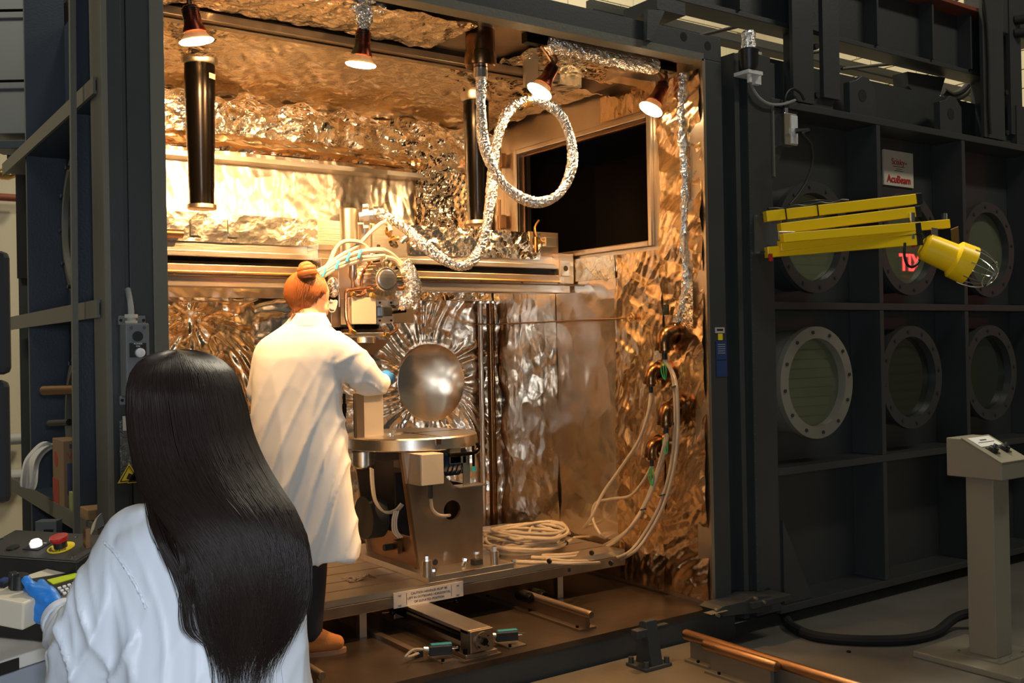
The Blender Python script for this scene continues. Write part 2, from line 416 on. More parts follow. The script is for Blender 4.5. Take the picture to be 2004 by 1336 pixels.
# front frame
zt = FZ(1375, 115); zt2 = 3.41
XL = FX(205, 400)
bm = B(); box(bm, (XL, YF, 0), (XL+.004, YF+.2, 4.4)); box(bm, (XL+.004, YF+.004, 0), (FX(243, 400), YF+.2, 4.4)); box(bm, (FX(243, 400), YF+.012, 0), (FX(252, 400), YF+.2, 4.4))
box(bm, (FX(252, 400), YF+.002, 0), (FX(297, 400), YF+.1, 4.4))
fl = cpart('frame_column', bm, M['paint'], bevel=.003, label='slate painted left column of the opening')
obj('column_seal', box(B(), (FX(297, 400), YF-.004, 0), (X0, YF+.1, 4.4)), M['edge'], fl, bevel=.004)
obj('column_edge', box(B(), (XL-.004, YF-.006, 0), (XL+.016, YF+.004, 4.4)), M['edge'], fl)
fh = cpart('frame_header', box(B(), (X0-.0, YF, zt), (FX(1425), YF+.1, zt2)), M['paint'], bevel=.004, label='slate painted beam over the opening')
obj('header_edge', box(B(), (X0, YF-.004, zt-.012), (X1, YF+.09, zt+.03)), M['edge'], fh)
fr = cpart('frame_column', box(B(), (X1, YF+.001, 0), (FX(1425), YF+.1, zt)), M['paint'], bevel=.004, label='slate painted right column of the opening')
obj('column_seal', box(B(), (X1-.012, YF-.004, ZC0), (X1+.01, YF+.1, zt)), M['steelz'], fr)
cpart('column_web', box(B(), (FX(1425), YF+.1, 0), (FX(1455), YF+.14, 3.19)), M['paintd'])
fs = cpart('frame_sill', box(B(), (X0-.23, YF-.004, 0), (FX(1425)+.02, YF+.1, ZC0-.012)), M['paint'], bevel=.004, label='dark painted sill below the chamber floor')
obj('sill_edge', box(B(), (X0, YF-.012, ZC0-.03), (X1, YF, ZC0)), M['floorp'], fs)
def disc(bm, c, d, r, t, seg=24): return cyl(bm, c, Vector(c)+Vector(d)*t, r, seg=seg)
for x, y, r in ((1338, 72, .023), (1385, 90, .023)):
    c = at('Y', YF, x, y); obj('bolt_hole', disc(B(), c+Vector((0, -.001, 0)), (0, 1, 0), .026, .01), M['blackm'], fh)
for x, y in ((1376, 1236), (1413, 1226)):
    c = at('Y', YF, x, y); obj('bolt_hole', disc(B(), c+Vector((0, -.003, 0)), (0, 1, 0), .026, .01), M['blackm'], fs)
# outer ribs and portholes of the left side wall
def sideat(x, y): return at('X', XL, x, y)
for (za, zb) in ((2.70, 2.74), (1.84, 1.885), (.965, 1.01)):
    r_ = cpart('side_rib', box(B(), (XL-.002, YF+.1, za), (X0-.03, 6.2, zb)), M['paint2'])
    obj('rib_edge', box(B(), (XL-.012, YF+.1, za-.012), (XL, 6.2, zb+.012)), M['edge'], r_)
r_ = cpart('side_rib', box(B(), (XL-.002, YF+.1, .12), (X0-.03, 6.2, .16)), M['paint2'])
for yy in (4.52, 5.60):
    r_ = cpart('side_rib', box(B(), (XL+.01, yy, 0), (X0-.03, yy+.03, 4.4)), M['paint2'])
# leaning strut between front column and rib
cpart('leaning_strut', prism(B(), [(XL-.06, YF+.36, .0), (XL-.06, YF+.385, .0), (XL-.06, YF+.225, 4.2), (XL-.06, YF+.20, 4.2)], (.022, 0, 0)), M['edge'], label='olive edged strut leaning along the outer side wall')
for k, (zz) in enumerate((2.30, 1.36)):
    c = Vector((X0-.03, 5.02, zz))
    ph = cpart('porthole', lathe(B(), c, (-1, 0, 0), [(0, .36), (.07, .36), (.07, .36), (.075, .355), (.075, .28), (.03, .275), (.03, 0)], 40), M['paint'], smooth=True, label='upper side porthole' if k == 0 else 'lower side porthole')
    obj('glass', disc(B(), c, (-1, 0, 0), .275, .045, 40), M['glassg'], ph, smooth=True)
    obj('seal_ring', lathe(B(), c, (-1, 0, 0), [(.074, .30), (.084, .298), (.084, .282), (.06, .276)], 40), M['edge'], ph, smooth=True)
    for j in range(12):
        a = 2*PI*j/12; obj('bolt', cyl(B(), c+Vector((-.075, math.cos(a)*.33, math.sin(a)*.33)), c+Vector((-.09, math.cos(a)*.33, math.sin(a)*.33)), .010, seg=8), M['paint'], ph)

# foil lining ------------------------------------------------------------------
def radial(cu, cv, r0, k=34, amp=.010, wdt=.35):
    def f(u, v):
        r = np.hypot(u-cu, v-cv); th = np.arctan2(v-cv, u-cu)
        a = np.where(r > r0, np.exp(-(r-r0)/wdt), .12)
        a = a*(.35+.9*np.abs(np.sin(th*3.3+r*7)+.6*np.sin(th*8.1+1)))*.75
        return amp*a*(np.abs((((th*k/(2*PI)+.9*np.sin(th*2.7+r*3)+.5*np.sin(th*6+r*9)) % 1)-.5)*2)-.5)*2
    return f
zl = 2.02
# back wall: lower sheets with pleats round two blanked ports, upper sheets
c1 = at('Y', Y1, 840, 748); c2 = at('Y', Y1, 398, 655)
foil('foil_sheet', (X0, Y1, ZC0+.02), (4.13-X0, 0, 0), (0, 0, zl-ZC0-.02), (0, -1, 0), M['foilb'], ch, 3, .012, .010, 1.4, 22,
     extra=lambda u, v: radial(c1.x-X0, c1.z-ZC0, .27, 27, .013, .32)(u, v)*1.0+radial(c1.x-X0, c1.z-ZC0, .27, 61, .004, .5)(u, v)+radial(c2.x-X0, c2.z-ZC0, .33, 22, .012, .3)(u, v), off=.02, label='lower back wall foil pleated around two round blanks', smooth=True, jit=.05)
zm = 2.93
foil('foil_sheet', (X0, Y1, zl), (2.35, 0, 0), (0, 0, zm-zl), (0, -1, 0), M['foilw'], ch, 12, .012, .015, 1.1, 20, off=.03, label='bright sheet of foil under the ledge, blown out by the spotlights', smooth=True, jit=.05)
foil('foil_sheet', (X0+2.34, Y1, zl), (4.13-X0-2.34, 0, 0), (0, 0, zm-zl), (0, -1, 0), M['foil'], ch, 18, .013, .024, 1.8, 22, off=.05, label='crumpled foil behind the second black cylinder', jit=.12)
foil('foil_sheet', (X0, Y1, zm), (4.13-X0, 0, 0), (0, 0, ZC1-zm-.05), (0, -1, 0), M['foil'], ch, 8, .013, .026, 1.6, 17, off=.05, label='upper back wall foil, strongly crumpled', jit=.12)
bl = cpart('port_blank', lathe(B(), c1, (0, -1, 0), [(0, .272), (.034, .272), (.037, .266), (.037, 0)], 48), M['foilp'], smooth=True, label='round foil covered blank with mirror glare')
foil('foil_sheet', (X0, Y1-.03, 1.15), (1.15, 0, 0), (0, 0, .84), (0, -1, 0), M['foilr'], ch, 14, .010, .022, 1.3, 18, extra=lambda u, v: radial(.75, .75, .05, 17, .016, .8)(u, v), off=.035, label='creased amber foil behind the two people', smooth=True, jit=.05)
# roll of foil along a ledge over the gantry and the dark slot at its right
P = [at('Y', 6.02, x, y) for x, y in ((300, 262), (420, 272), (560, 287), (700, 303), (790, 318), (830, 322))]
cpart('foil_roll', tube(B(), P, .035, 12, 10, wob=.25), M['foilr'], smooth=True, label='rolled lip of foil along the ledge')
cpart('ledge', box(B(), (X0, 5.98, at('Y', 6.0, 500, 300).z-.06), (3.5, Y1-.02, at('Y', 6.0, 500, 300).z-.03)), M['steel'])
# ceiling foil
foil('ceiling_foil', (X0, 4.78, ZC1), (4.1-X0, 0, 0), (0, Y1-4.78, 0), (0, 0, -1), M['foilc'], ch, 21, .014, .020, 2.5, 20, off=.03, label='rear ceiling foil with fine wrinkles', smooth=True, jit=.1)
foil('ceiling_foil', (X0, 4.14, ZC1), (2.75-X0, 0, 0), (0, .46, 0), (0, 0, -1), M['foilc'], ch, 22, .016, .012, 4, 34, off=.02, label='front ceiling foil stained orange')
foil('ceiling_foil', (3.2, 4.25, ZC1), (.85, 0, 0), (0, .38, 0), (0, 0, -1), M['foilc'], ch, 23, .014, .012, 4, 30, off=.02)
cv = foil('foil_sheet', (X0, Y1-.02, ZC1-.04), (4.1-X0, 0, 0), (0, -.30, -.0001), (0, -.5, -1), M['foil'], ch, 31, .014, .05, 2, 14, off=.07, label='bunched foil in the corner of ceiling and back wall')
# right wall foil
foil('foil_sheet', (X1, 3.995, .24), (0, .34, 0), (0, 0, 2.98), (-1, 0, 0), M['foilr'], ch, 41, .009, .018, 1.6, 26, off=.02, label='crumpled amber foil strip at the front edge of the side wall', smooth=True, jit=.1)
foil('foil_sheet', (X1, 4.33, .24), (0, .42, 0), (0, 0, 2.0), (-1, 0, 0), M['foilr'], ch, 42, .009, .020, 1.5, 26, off=.02, label='crumpled amber foil below the front of the opening', smooth=True, jit=.1)
foil('foil_sheet', (X1, 4.74, .24), (0, .62, 0), (0, 0, 1.95), (-1, 0, 0), M['foils'], ch, 43, .02, .005, 1, 6, off=.01, label='smooth foil sheet on the side wall', smooth=True)
foil('foil_sheet', (X1, 5.35, .24), (0, .78, 0), (0, 0, 1.95), (-1, 0, 0), M['foilb'], ch, 44, .014, .009, 1.2, 14, off=.012, label='foil sheet beside the back corner', smooth=True, jit=.05)
foil('foil_sheet', (X1, 4.36, 3.08), (0, .5, 0), (0, 0, .16), (-1, 0, 0), M['foilr'], ch, 45, .014, .006, 4, 20, off=.008)
cpart('tape_strip', box(B(), (X1-.022, 4.74, WZ0-.20), (X1-.016, 5.25, WZ0-.055)), M['foilt'], label='strip of foil tape under the opening')
bm = tube(B(), [(X1-.03, 4.12+.01*math.sin(z*9), z) for z in np.linspace(3.22, 2.0, 14)]+[(X1-.03, 4.16, 1.9), (X1-.035, 4.2, 1.78)], .020, 10, 4, wob=.35)
cpart('foil_seam', bm, M['hose'], label='wrapped seam running down beside the front edge')
c = at('X', X1-.03, 1345, 600)
foil('foil_patch', (X1-.03, c.y-.05, c.z-.12), (0, .09, 0), (0, 0, .26), (-1, 0, 0), M['foil'], ch, 50, .01, .006, 8, 40, off=.006, label='bright loose foil patch')
c = at('X', X1-.03, 1305, 606); cpart('sensor_window', box(B(), (X1-.045, c.y-.02, c.z-.03), (X1-.03, c.y+.02, c.z+.03)), M['glassd'])
# corner post and rod
cpart('corner_post', cyl(B(), (4.085, 6.06, ZC0), (4.085, 6.06, 2.0), .028, seg=16), M['bronze'], smooth=True)
cpart('corner_post', cyl(B(), (4.02, 6.09, ZC0), (4.02, 6.09, 2.0), .018, seg=16), M['steelz'], smooth=True)
a_, b_ = at('Y', 6.05, 925, 634), at('X', 4.10, 1240, 622)
cpart('tension_wire', tube(B(), [a_, (4.07, 6.02, (a_.z+b_.z)/2), b_], .005, 6, smooth=False), M['brownm'])
cpart('wire_eye', lathe(B(), b_+Vector((-.02, 0, 0)), (-1, 0, 0), [(0, .03), (.01, .03), (.01, .02), (0, .02)], 16, closed=True), M['brass'])
# hinges and plate beside the opening
c = at('X', X1, 1000, 400)
hp = cpart('hinge_plate', box(B(), (X1-.02, 5.93, 2.2), (X1, 6.02, 3.0)), M['steelz'])
for yv in (315, 435): 
    c = at('X', X1-.03, 984, yv); obj('hinge', box(B(), (X1-.06, c.y-.03, c.z-.05), (X1-.02, c.y+.03, c.z+.05)), M['brownm'], hp, bevel=.006)
    obj('hinge_pin', cyl(B(), (X1-.055, c.y, c.z-.16), (X1-.055, c.y, c.z+.16), .010, seg=10), M['brownm'], hp, smooth=True)

# ------------------------------------------------------------------ ceiling rail, header trim
ra = at('Z', 3.24, 330, 30); rb = at('Z', 3.24, 1185, 150)
cr = thing('ceiling_rail', 'long grooved steel rail across the foil ceiling', 'rail', (2.6, 4.66, 3.2))
yr = 4.62
obj('channel', box(B(), (1.25, yr, 3.225), (3.75, yr+.12, 3.275)), M['steeld'], cr, bevel=.003)
obj('groove', box(B(), (1.25, yr-.004, 3.262), (3.75, yr+.01, 3.29)), M['ironb'], cr)
obj('groove', box(B(), (1.25, yr+.04, 3.218), (3.75, yr+.05, 3.228)), M['ironb'], cr)
obj('end_block', box(B(), (3.62, yr-.02, 3.2), (3.78, yr+.14, 3.29)), M['foilt'], cr)
hb = at('Z', 3.15, 1040, 155)
hk = thing('hose_hanger', 'small bracket hanging from the ceiling that carries the hose loop', 'bracket', (hb.x, hb.y, 3.05))
obj('plate', box(B(), (hb.x-.05, hb.y-.01, 3.10), (hb.x+.04, hb.y+.01, 3.29)), M['steel'], hk)
obj('stem', cyl(B(), (hb.x, hb.y, 3.0), (hb.x, hb.y, 3.12), .012, seg=10), M['brass'], hk, smooth=True)
# ------------------------------------------------------------------ big chamber door, rolled aside to the right
dx0, dx1 = FX(1452), 8.6
pd = .24
dr = thing('chamber_door', 'huge slate painted steel chamber door with ribs and nine round portholes', 'door', (6.5, YF, .1))
zlev = [.10, .915, 1.90, 3.106]
obj('door_panel', box(B(), (FX(1523), YF+pd, .10), (dx1, YF+pd+.04, 3.46)), M['paint'], dr)
cm = obj('edge_column', box(B(), (FX(1475), YF, .10), (FX(1521), YF+pd, 3.37)), M['paint'], dr, bevel=.004, label='broad front face of the door edge')
obj('column_flange', box(B(), (dx0, YF+.01, .10), (FX(1461), YF+pd, 3.35)), M['paint'], dr)
obj('column_groove', box(B(), (FX(1461), YF+.05, .10), (FX(1475), YF+pd, 3.33)), M['paintd'], dr)
bm = B()
for i in range(60): cyl(bm, (FX(1475)+.006, YF-.002, .2+i*.053), (FX(1475)+.006, YF+.002, .2+i*.053), .003, seg=6)
tag(obj('weld_beads', bm, M['edge'], dr), kind='stuff')
for z in zlev:
    rr = obj('horizontal_rib', box(B(), (FX(1521), YF, z-.022), (dx1, YF+pd, z+.022)), M['paint'], dr, bevel=.003)
xr = [FX(1729, 700), FX(1895, 700), 7.76]
for z0, z1 in ((zlev[0], zlev[1]), (zlev[1], zlev[2]), (zlev[2], zlev[3])):
    for x in xr: obj('vertical_rib', box(B(), (x-.02, YF+.004, z0+.022), (x+.02, YF+pd, z1-.022)), M['paint'], dr, bevel=.003)
# gussets
obj('gusset', prism(B(), [(FX(1523)+.01, YF+.02, 3.08), (FX(1523)+.26, YF+.02, 3.08), (FX(1523)+.01, YF+.02, 2.66)], (0, .02, 0)), M['paint'], dr)
obj('gusset', prism(B(), [(FX(1533), YF+.02, .125), (FX(1533)+.26, YF+.02, .125), (FX(1533), YF+.02, .62)], (0, .02, 0)), M['paint'], dr)
obj('gusset_edge', box(B(), (FX(1521), YF-.01, 2.66), (FX(1521)+.014, YF+.05, 3.08)), M['edge'], dr)
for x in (5.675, 6.69):
    bm = prism(B(), [(x-.13, YF+.06, 3.12), (x+.14, YF+.06, 3.12), (x+.14, YF+.06, 3.335), (x+.07, YF+.06, 3.40), (x+.0, YF+.06, 3.405), (x-.06, YF+.06, 3.37), (x-.13, YF+.06, 3.35)], (0, .05, 0))
    lg = obj('lifting_lug', bm, M['paint'], dr, bevel=.004)
    obj('lug_hole', disc(B(), (x+.0, YF+.058, 3.275), (0, 1, 0), .042, .02), M['blackm'], lg)
obj('panel_lip', box(B(), (FX(1523), YF+.06, 3.13), (FX(1523)+.10, YF+.10, 3.36)), M['paint'], dr, bevel=.003)
bh = at('Y', YF, 1503, 1160)
obj('drain_hole', disc(B(), bh+Vector((0, -.002, 0)), (0, 1, 0), .032, .02), M['blackm'], dr)
k = 0
for zi, zc in enumerate((2.325, 1.43)):
    for xi, xc in enumerate((5.115, 6.105, 7.08)):
        c = Vector((xc, YF+pd, zc)); light = (zi == 1 and xi == 0)
        yb = pd-.02
        ph = obj('porthole', lathe(B(), c, (0, -1, 0), [(0, .325), (yb-.045, .325), (yb-.04, .345), (yb, .345), (yb, .272), (.12, .268), (.12, 0)], 56), M['ringl'] if light else M['paint'], dr, smooth=True,
                 label='porthole with a bare pale metal ring' if light else None)
        obj('glass', disc(B(), c, (0, -1, 0), .268, .17, 48), M['glassg'] if zi == 0 or light else M['glassd'], ph, smooth=True)
        bm = B()
        for j in range(12):
            a = 2*PI*j/12+.13; q = c+Vector((math.cos(a)*.31, -yb, math.sin(a)*.31)); cyl(bm, q+Vector((0, .001, 0)), q+Vector((0, -.008, 0)), .011, seg=8)
            obj('bolt', bm, M['paintd'], ph); bm = B()
        bm.free()
for j in range(3):   # lowest row has plain bays; a small cap sits in the corner of the first
    pass
# hinge arm between frame and door
p0, p1 = at('Y', YF-.05, 1410, 1192), at('Y', YF-.05, 1500, 1172)
ha = thing('door_guide_arm', 'heavy painted guide arm bolted between chamber sill and door edge', 'bracket', (p0.x, YF-.1, p0.z))
obj('arm', prism(B(), [at('Y', YF-.14, *q) for q in ((1404, 1194), (1415, 1186), (1460, 1175), (1476, 1166), (1512, 1165), (1512, 1193), (1500, 1197), (1416, 1206))], (0, .14, 0)), M['paint'], ha, bevel=.004)
obj('knuckle', box(B(), at('Y', YF-.16, 1392, 1203), at('Y', YF-.10, 1410, 1190)), M['edge'], ha, bevel=.003)
obj('lug', box(B(), at('Y', YF-.17, 1474, 1180), at('Y', YF-.02, 1508, 1164)), M['paint'], ha, bevel=.003)
for q in ((1400, 1193), (1402, 1203), (1476, 1170), (1492, 1177)):
    c = at('Y', YF-.16, *q); obj('bolt', cyl(B(), c, c+Vector((0, -.02, 0)), .009, seg=10), M['edge'], ha)

# ------------------------------------------------------------------ overhead door beam and its posts
bz = 3.645
ob = thing('overhead_beam', 'dark steel girder above the chamber door, carrying it on hangers', 'beam', (6.3, 4.1, bz))
obj('web', box(B(), (3.97, 4.16, bz), (7.3, 4.19, bz+.42)), M['paintd'], ob)
obj('lower_flange', box(B(), (3.97, 4.08, bz-.03), (7.35, 4.25, bz)), M['paintd'], ob, bevel=.003)
obj('upper_flange', box(B(), (3.55, 4.02, bz+.41), (7.35, 4.34, bz+.44)), M['rust'], ob, bevel=.003)
for x in (3.9, 4.55, 5.88, 6.52, 7.0): obj('stiffener', box(B(), (x, 4.06, bz), (x+.02, 4.16, bz+.41)), M['paint'], ob)
ob2 = thing('tie_channel', 'second thinner channel running behind the overhead girder', 'beam', (6, 5.0, 3.6))
obj('channel', box(B(), (4.2, 5.0, 3.845), (9.2, 5.05, 3.915)), M['edge'], ob2)
obj('flange', box(B(), (4.2, 4.97, 3.83), (9.2, 5.08, 3.845)), M['paintd'], ob2)
for x in (1500, 1680, 1790):
    c = at('Y', 4.3, x, 150 if x > 1600 else 65); obj('tie_rod', cyl(B(), (c.x-.25, 4.3, bz+.01), (c.x+.1, 5.0, 3.83), .012, seg=8), M['blackm'], ob2, smooth=True)
for (xa, xb, n_) in ((1548, 1590, 'broad steel post standing on the door edge, bolted to the girder'), (1920, 1962, 'broad steel post at the far end of the girder with a cable clipped on')):
    xa_, xb_ = at('Y', 4.0, xa, 120).x, at('Y', 4.0, xb, 200).x
    ps = thing('hanger_post', n_, 'post', (xa_, 4.0, 3.13))
    obj('front_flange', box(B(), (xa_, 3.985, 3.14), (xb_, 4.01, 4.5)), M['paint'], ps)
    obj('web', box(B(), (xb_-.02, 4.01, 3.14), (xb_, 4.2, 4.5)), M['paintd'], ps)
    obj('rear_flange', box(B(), (xb_+.10, 3.99, 3.2), (xb_+.26, 4.02, 4.5)), M['paintd'], ps)
    obj('foot_gusset', prism(B(), [(xb_+.02, 4.03, 3.14), (xb_+.24, 4.03, 3.14), (xb_+.24, 4.03, 3.35)], (0, .02, 0)), M['paint'], ps)
    for z in (3.2, 3.5): obj('bolt', cyl(B(), (xb_+.03, 3.98, z), (xb_+.03, 4.02, z), .02, seg=8), M['blackm'], ps)
pq = [at('Y', 3.97, x, y) for x, y in ((1922, -20), (1930, 40), (1934, 120), (1935, 200), (1938, 262))]
tag(obj('clipped_cable', tube(B(), pq, .011, 8), M['blackm'], None, own=True), 'black cable clipped down the far hanger post', 'cable')
pq = [at('Y', 4.4, x, y) for x, y in ((1845, 28), (1862, 8), (1885, -8), (1930, -30))]
tag(obj('cable', tube(B(), pq, .013, 8), M['blackm'], None, own=True), 'black cable arching over the girder at top right', 'cable')
c0 = at('Y', 4.35, 1815, 160)
hb_ = thing('guide_roller_bracket', 'dark bracket with a bundle of hoses behind the girder end', 'bracket', (c0.x, 4.4, c0.z-.2))
obj('bracket', prism(B(), [at('Y', 4.22, *q) for q in ((1776, 140), (1850, 152), (1838, 192), (1790, 182), (1778, 168))], (0, .12, 0)), M['paintd'], hb_)
obj('hose', tube(B(), [at('Y', 4.5, *q) for q in ((1845, 178), (1862, 186), (1880, 180), (1895, 165), (1905, 150))], .028, 10), M['blackm'], hb_, smooth=True)
obj('hose', tube(B(), [at('Y', 4.6, *q) for q in ((1845, 188), (1868, 194), (1888, 186), (1900, 170))], .022, 10), M['blackm'], hb_, smooth=True)
rp = thing('red_pipe', 'small red pipe with elbows behind the door top at right', 'pipe', at('Y', 6, 1900, 200))
obj('run', tube(B(), [at('Y', 6, *q) for q in ((1872, 192), (1892, 190), (1905, 186), (1925, 190))], .022, 8), M['rust'], rp, smooth=True)
obj('drop', tube(B(), [at('Y', 6, *q) for q in ((1908, 186), (1912, 210))], .022, 8, smooth=False), M['rust'], rp, smooth=True)
# corner machinery at the top right
cmx = thing('drive_unit', 'dark machinery clamp at the top right corner of the photo', 'machine', at('Y', 4.0, 1975, 60))
obj('body', box(B(), (at('Y', 4.0, 1962, 60).x, 4.0, 3.95), (at('Y', 4.0, 2040, 60).x, 4.3, 4.3)), M['paintd'], cmx, bevel=.01)
obj('column', box(B(), (at('Y', 4.0, 1962, 160).x, 4.05, 3.16), (at('Y', 4.0, 1984, 160).x, 4.25, 3.95)), M['paintd'], cmx)
for y in (40, 66): obj('knob', lathe(B(), at('Y', 4.0, 1984, y), (.6, -.8, 0), [(0, 0), (0, .035), (.08, .035), (.09, 0)], 12), M['blackm'], cmx, smooth=True)
bx_ = at('Y', 3.98, 1995, 250)
obj('side_block', box(B(), (at('Y', 3.98, 1990, 250).x, 3.98, 3.12), (8.4, 4.2, 3.42)), M['paintd'], cmx)
# hangers over the header
hg = thing('header_bracket', 'triangular painted bracket over the opening under the girder', 'bracket', at('Y', 4.0, 1268, 60))
obj('plate', box(B(), (3.76, 3.93, 3.47), (3.97, 4.2, 3.54)), M['paintd'], hg)
obj('gusset', prism(B(), [at('Y', 3.93, *q) for q in ((1268, 18), (1302, 20), (1276, 78), (1266, 76))], (0, .03, 0)), M['paint'], hg)
obj('stem', box(B(), (at('Y', 3.96, 1266, 40).x, 3.95, at('Y', 3.96, 1266, 80).z), (at('Y', 3.96, 1274, 40).x, YF, at('Y', 3.96, 1266, 20).z)), M['paint'], hg)
# white plate strip glimpsed between frame and girder
tr = at('Y', 4.3, 1410, 120)
lk = thing('latch_frame', 'dark latch plate with slots between the chamber corner and the door', 'bracket', (tr.x, 4.1, 3.0))
def lz(y): return at('Y', 4.1, 1417, y).z
xa_, xb_ = 4.25, 4.48
bm = B(); box(bm, (xa_, 4.10, lz(98)), (xb_-.06, 4.14, lz(84))); box(bm, (4.365, 4.10, 3.18), (4.385, 4.13, lz(98))); box(bm, (xa_, 4.10, 2.9), (xb_, 4.13, 3.19))
obj('slotted_plate', bm, M['paintd'], lk)
obj('round_hole', disc(B(), (4.345, 4.10, lz(156)), (0, -1, 0), .036, .002), M['cream'], lk)

# ------------------------------------------------------------------ things on the door
b0 = at('Y', YF-.08, 1466, 120)
be = thing('beacon_light', 'foil wrapped beacon on a black base near the door top', 'lamp', b0)
obj('base', lathe(B(), b0+Vector((0, 0, .01)), (0, 0, 1), [(-.06, 0), (-.06, .04), (-.03, .052), (.04, .056), (.05, .06), (.06, .05), (.06, 0)], 20), M['black'], be, smooth=True)
obj('foil_wrap', lathe(B(), b0+Vector((0, 0, .07)), (0, 0, 1), [(0, .040), (.02, .043), (.05, .038), (.09, .041), (.10, .034), (.10, 0)], 20), M['hose'], be, smooth=True)
obj('bracket', box(B(), b0+Vector((-.04, -.03, -.075)), b0+Vector((.08, .08, -.055))), M['white'], be)
obj('tab', box(B(), b0+Vector((.05, .0, -.12)), b0+Vector((.10, .03, -.06))), M['white'], be)
obj('gland', cyl(B(), b0+Vector((0, 0, -.12)), b0+Vector((0, 0, -.07)), .014, seg=10), M['white'], be)
obj('label', box(B(), b0+Vector((.018, -.055, .03)), b0+Vector((.045, -.05, .045))), M['sign'], be)
P = [b0+Vector((0, 0, -.1))]+[at('Y', YF-.03, *q) for q in ((1472, 170), (1485, 190), (1505, 203), (1530, 204), (1556, 196))]
tag(obj('beacon_cable', tube(B(), P, .0085, 8), M['cableg'], None, own=True, smooth=True), 'grey cable sagging from the beacon onto the top rib', 'cable')
ob_ = at('Y', YF, 1542, 255)
jb = thing('outlet_box', 'small metal outlet box with a black plug on the door gusset', 'box', (ob_.x, YF-.04, ob_.z-.1))
obj('box', box(B(), (ob_.x-.065, YF-.03, ob_.z-.095), (ob_.x+.05, YF+.03, ob_.z+.095)), M['alu'], jb, bevel=.004)
obj('cover', box(B(), (ob_.x-.01, YF-.036, ob_.z-.085), (ob_.x+.048, YF-.029, ob_.z+.085)), M['white'], jb, bevel=.002)
obj('socket', cyl(B(), (ob_.x+.012, YF-.036, ob_.z-.01), (ob_.x+.012, YF-.045, ob_.z-.01), .024, seg=16), M['white'], jb)
obj('plug', cyl(B(), (ob_.x+.012, YF-.045, ob_.z-.01), (ob_.x+.07, YF-.10, ob_.z-.01), .016, seg=12), M['black'], jb)
obj('gland', cyl(B(), (ob_.x-.02, YF, ob_.z+.095), (ob_.x-.02, YF, ob_.z+.13), .016, seg=12), M['alu'], jb)
P = [Vector((ob_.x-.02, YF, ob_.z+.13))]+[at('Y', YF-.02, *q) for q in ((1535, 200), (1540, 182), (1552, 174), (1566, 182), (1574, 196))]
tag(obj('looped_cable', tube(B(), P, .008, 8), M['black'], None, own=True), 'black cable looping up from the outlet box', 'cable')
P = [Vector((ob_.x+.07, YF-.10, ob_.z-.01))]+[at('Y', YF-.2, *q) for q in ((1572, 262), (1588, 285), (1590, 315), (1580, 350), (1562, 380), (1545, 400))]
tag(obj('lamp_cord', tube(B(), P, .007, 8), M['black'], None, own=True), 'black cord hanging from the plug to the yellow lamp arm', 'cable')
# name placard
s0, s1, s2, s3 = [at('Y', YF+pd-.02, *q) for q in ((1731, 292), (1789, 299), (1790, 367), (1733, 360))]
cx_ = (s0+s2)/2; sw, sh_ = .345, .245
pl = thing('name_placard', 'white placard with red lettering fixed to the dark door panel', 'sign', (cx_.x, YF+pd-.02, cx_.z-sh_/2))
obj('plate', box(B(), (cx_.x-sw/2, YF+pd-.012, cx_.z-sh_/2), (cx_.x+sw/2, YF+pd, cx_.z+sh_/2)), mat('cream placard', (.60, .54, .42), 0, .6), pl)
yy = YF+pd-.014
text('lettering', 'AcuBeam', .072, (cx_.x-.003, yy, cx_.z-.078), (1, 0, 0), (0, 0, 1), M['inkr'], pl, .002, bold=.0011)
text('lettering', 'Sciaky', .062, (cx_.x-.01, yy, cx_.z+.045), (1, 0, 0), (0, .0, 1), M['inkr'], pl, .0008)
text('lettering', 'INC', .02, (cx_.x+.085, yy, cx_.z+.04), (1, 0, 0), (0, 0, 1), M['inkr'], pl, .0004)
for dz, wd in ((.012, .14), (-.004, .07), (-.018, .10)): obj('fine_print', box(B(), (cx_.x-wd/2, yy-.001, cx_.z+dz), (cx_.x+wd/2, yy, cx_.z+dz+.003)), M['ink'], pl)
# small plates on the chamber column
for i, (x, y, w_, h_, mm, lb) in enumerate(((1408, 646, .075, .032, 'sign', 'small white plate at the top of the column stickers'), (1409, 659, .035, .036, 'yellowd', 'tiny yellow shield sticker under the white plate'), (1411, 685, .085, .105, 'blue', 'upper blue instruction placard on the column'), (1412, 721, .085, .09, 'blue', 'lower blue placard on the column'))):
    c = at('Y', YF, x, y); t_ = thing('sticker', lb, 'sign', (c.x, YF, c.z-h_/2))
    obj('plate', box(B(), (c.x-w_/2, YF-.004, c.z-h_/2), (c.x+w_/2, YF-.0005, c.z+h_/2)), M[mm], t_)
    if mm == 'blue':
        for k in range(5 if i == 2 else 0): obj('text_line', box(B(), (c.x-.03, YF-.0048, c.z+.03-k*.012), (c.x+.03, YF-.004, c.z+.034-k*.012)), M['cableg'], t_)
    if i == 0: obj('text_line', box(B(), (c.x-.025, YF-.0048, c.z-.004), (c.x+.025, YF-.004, c.z+.008)), M['ink'], t_)

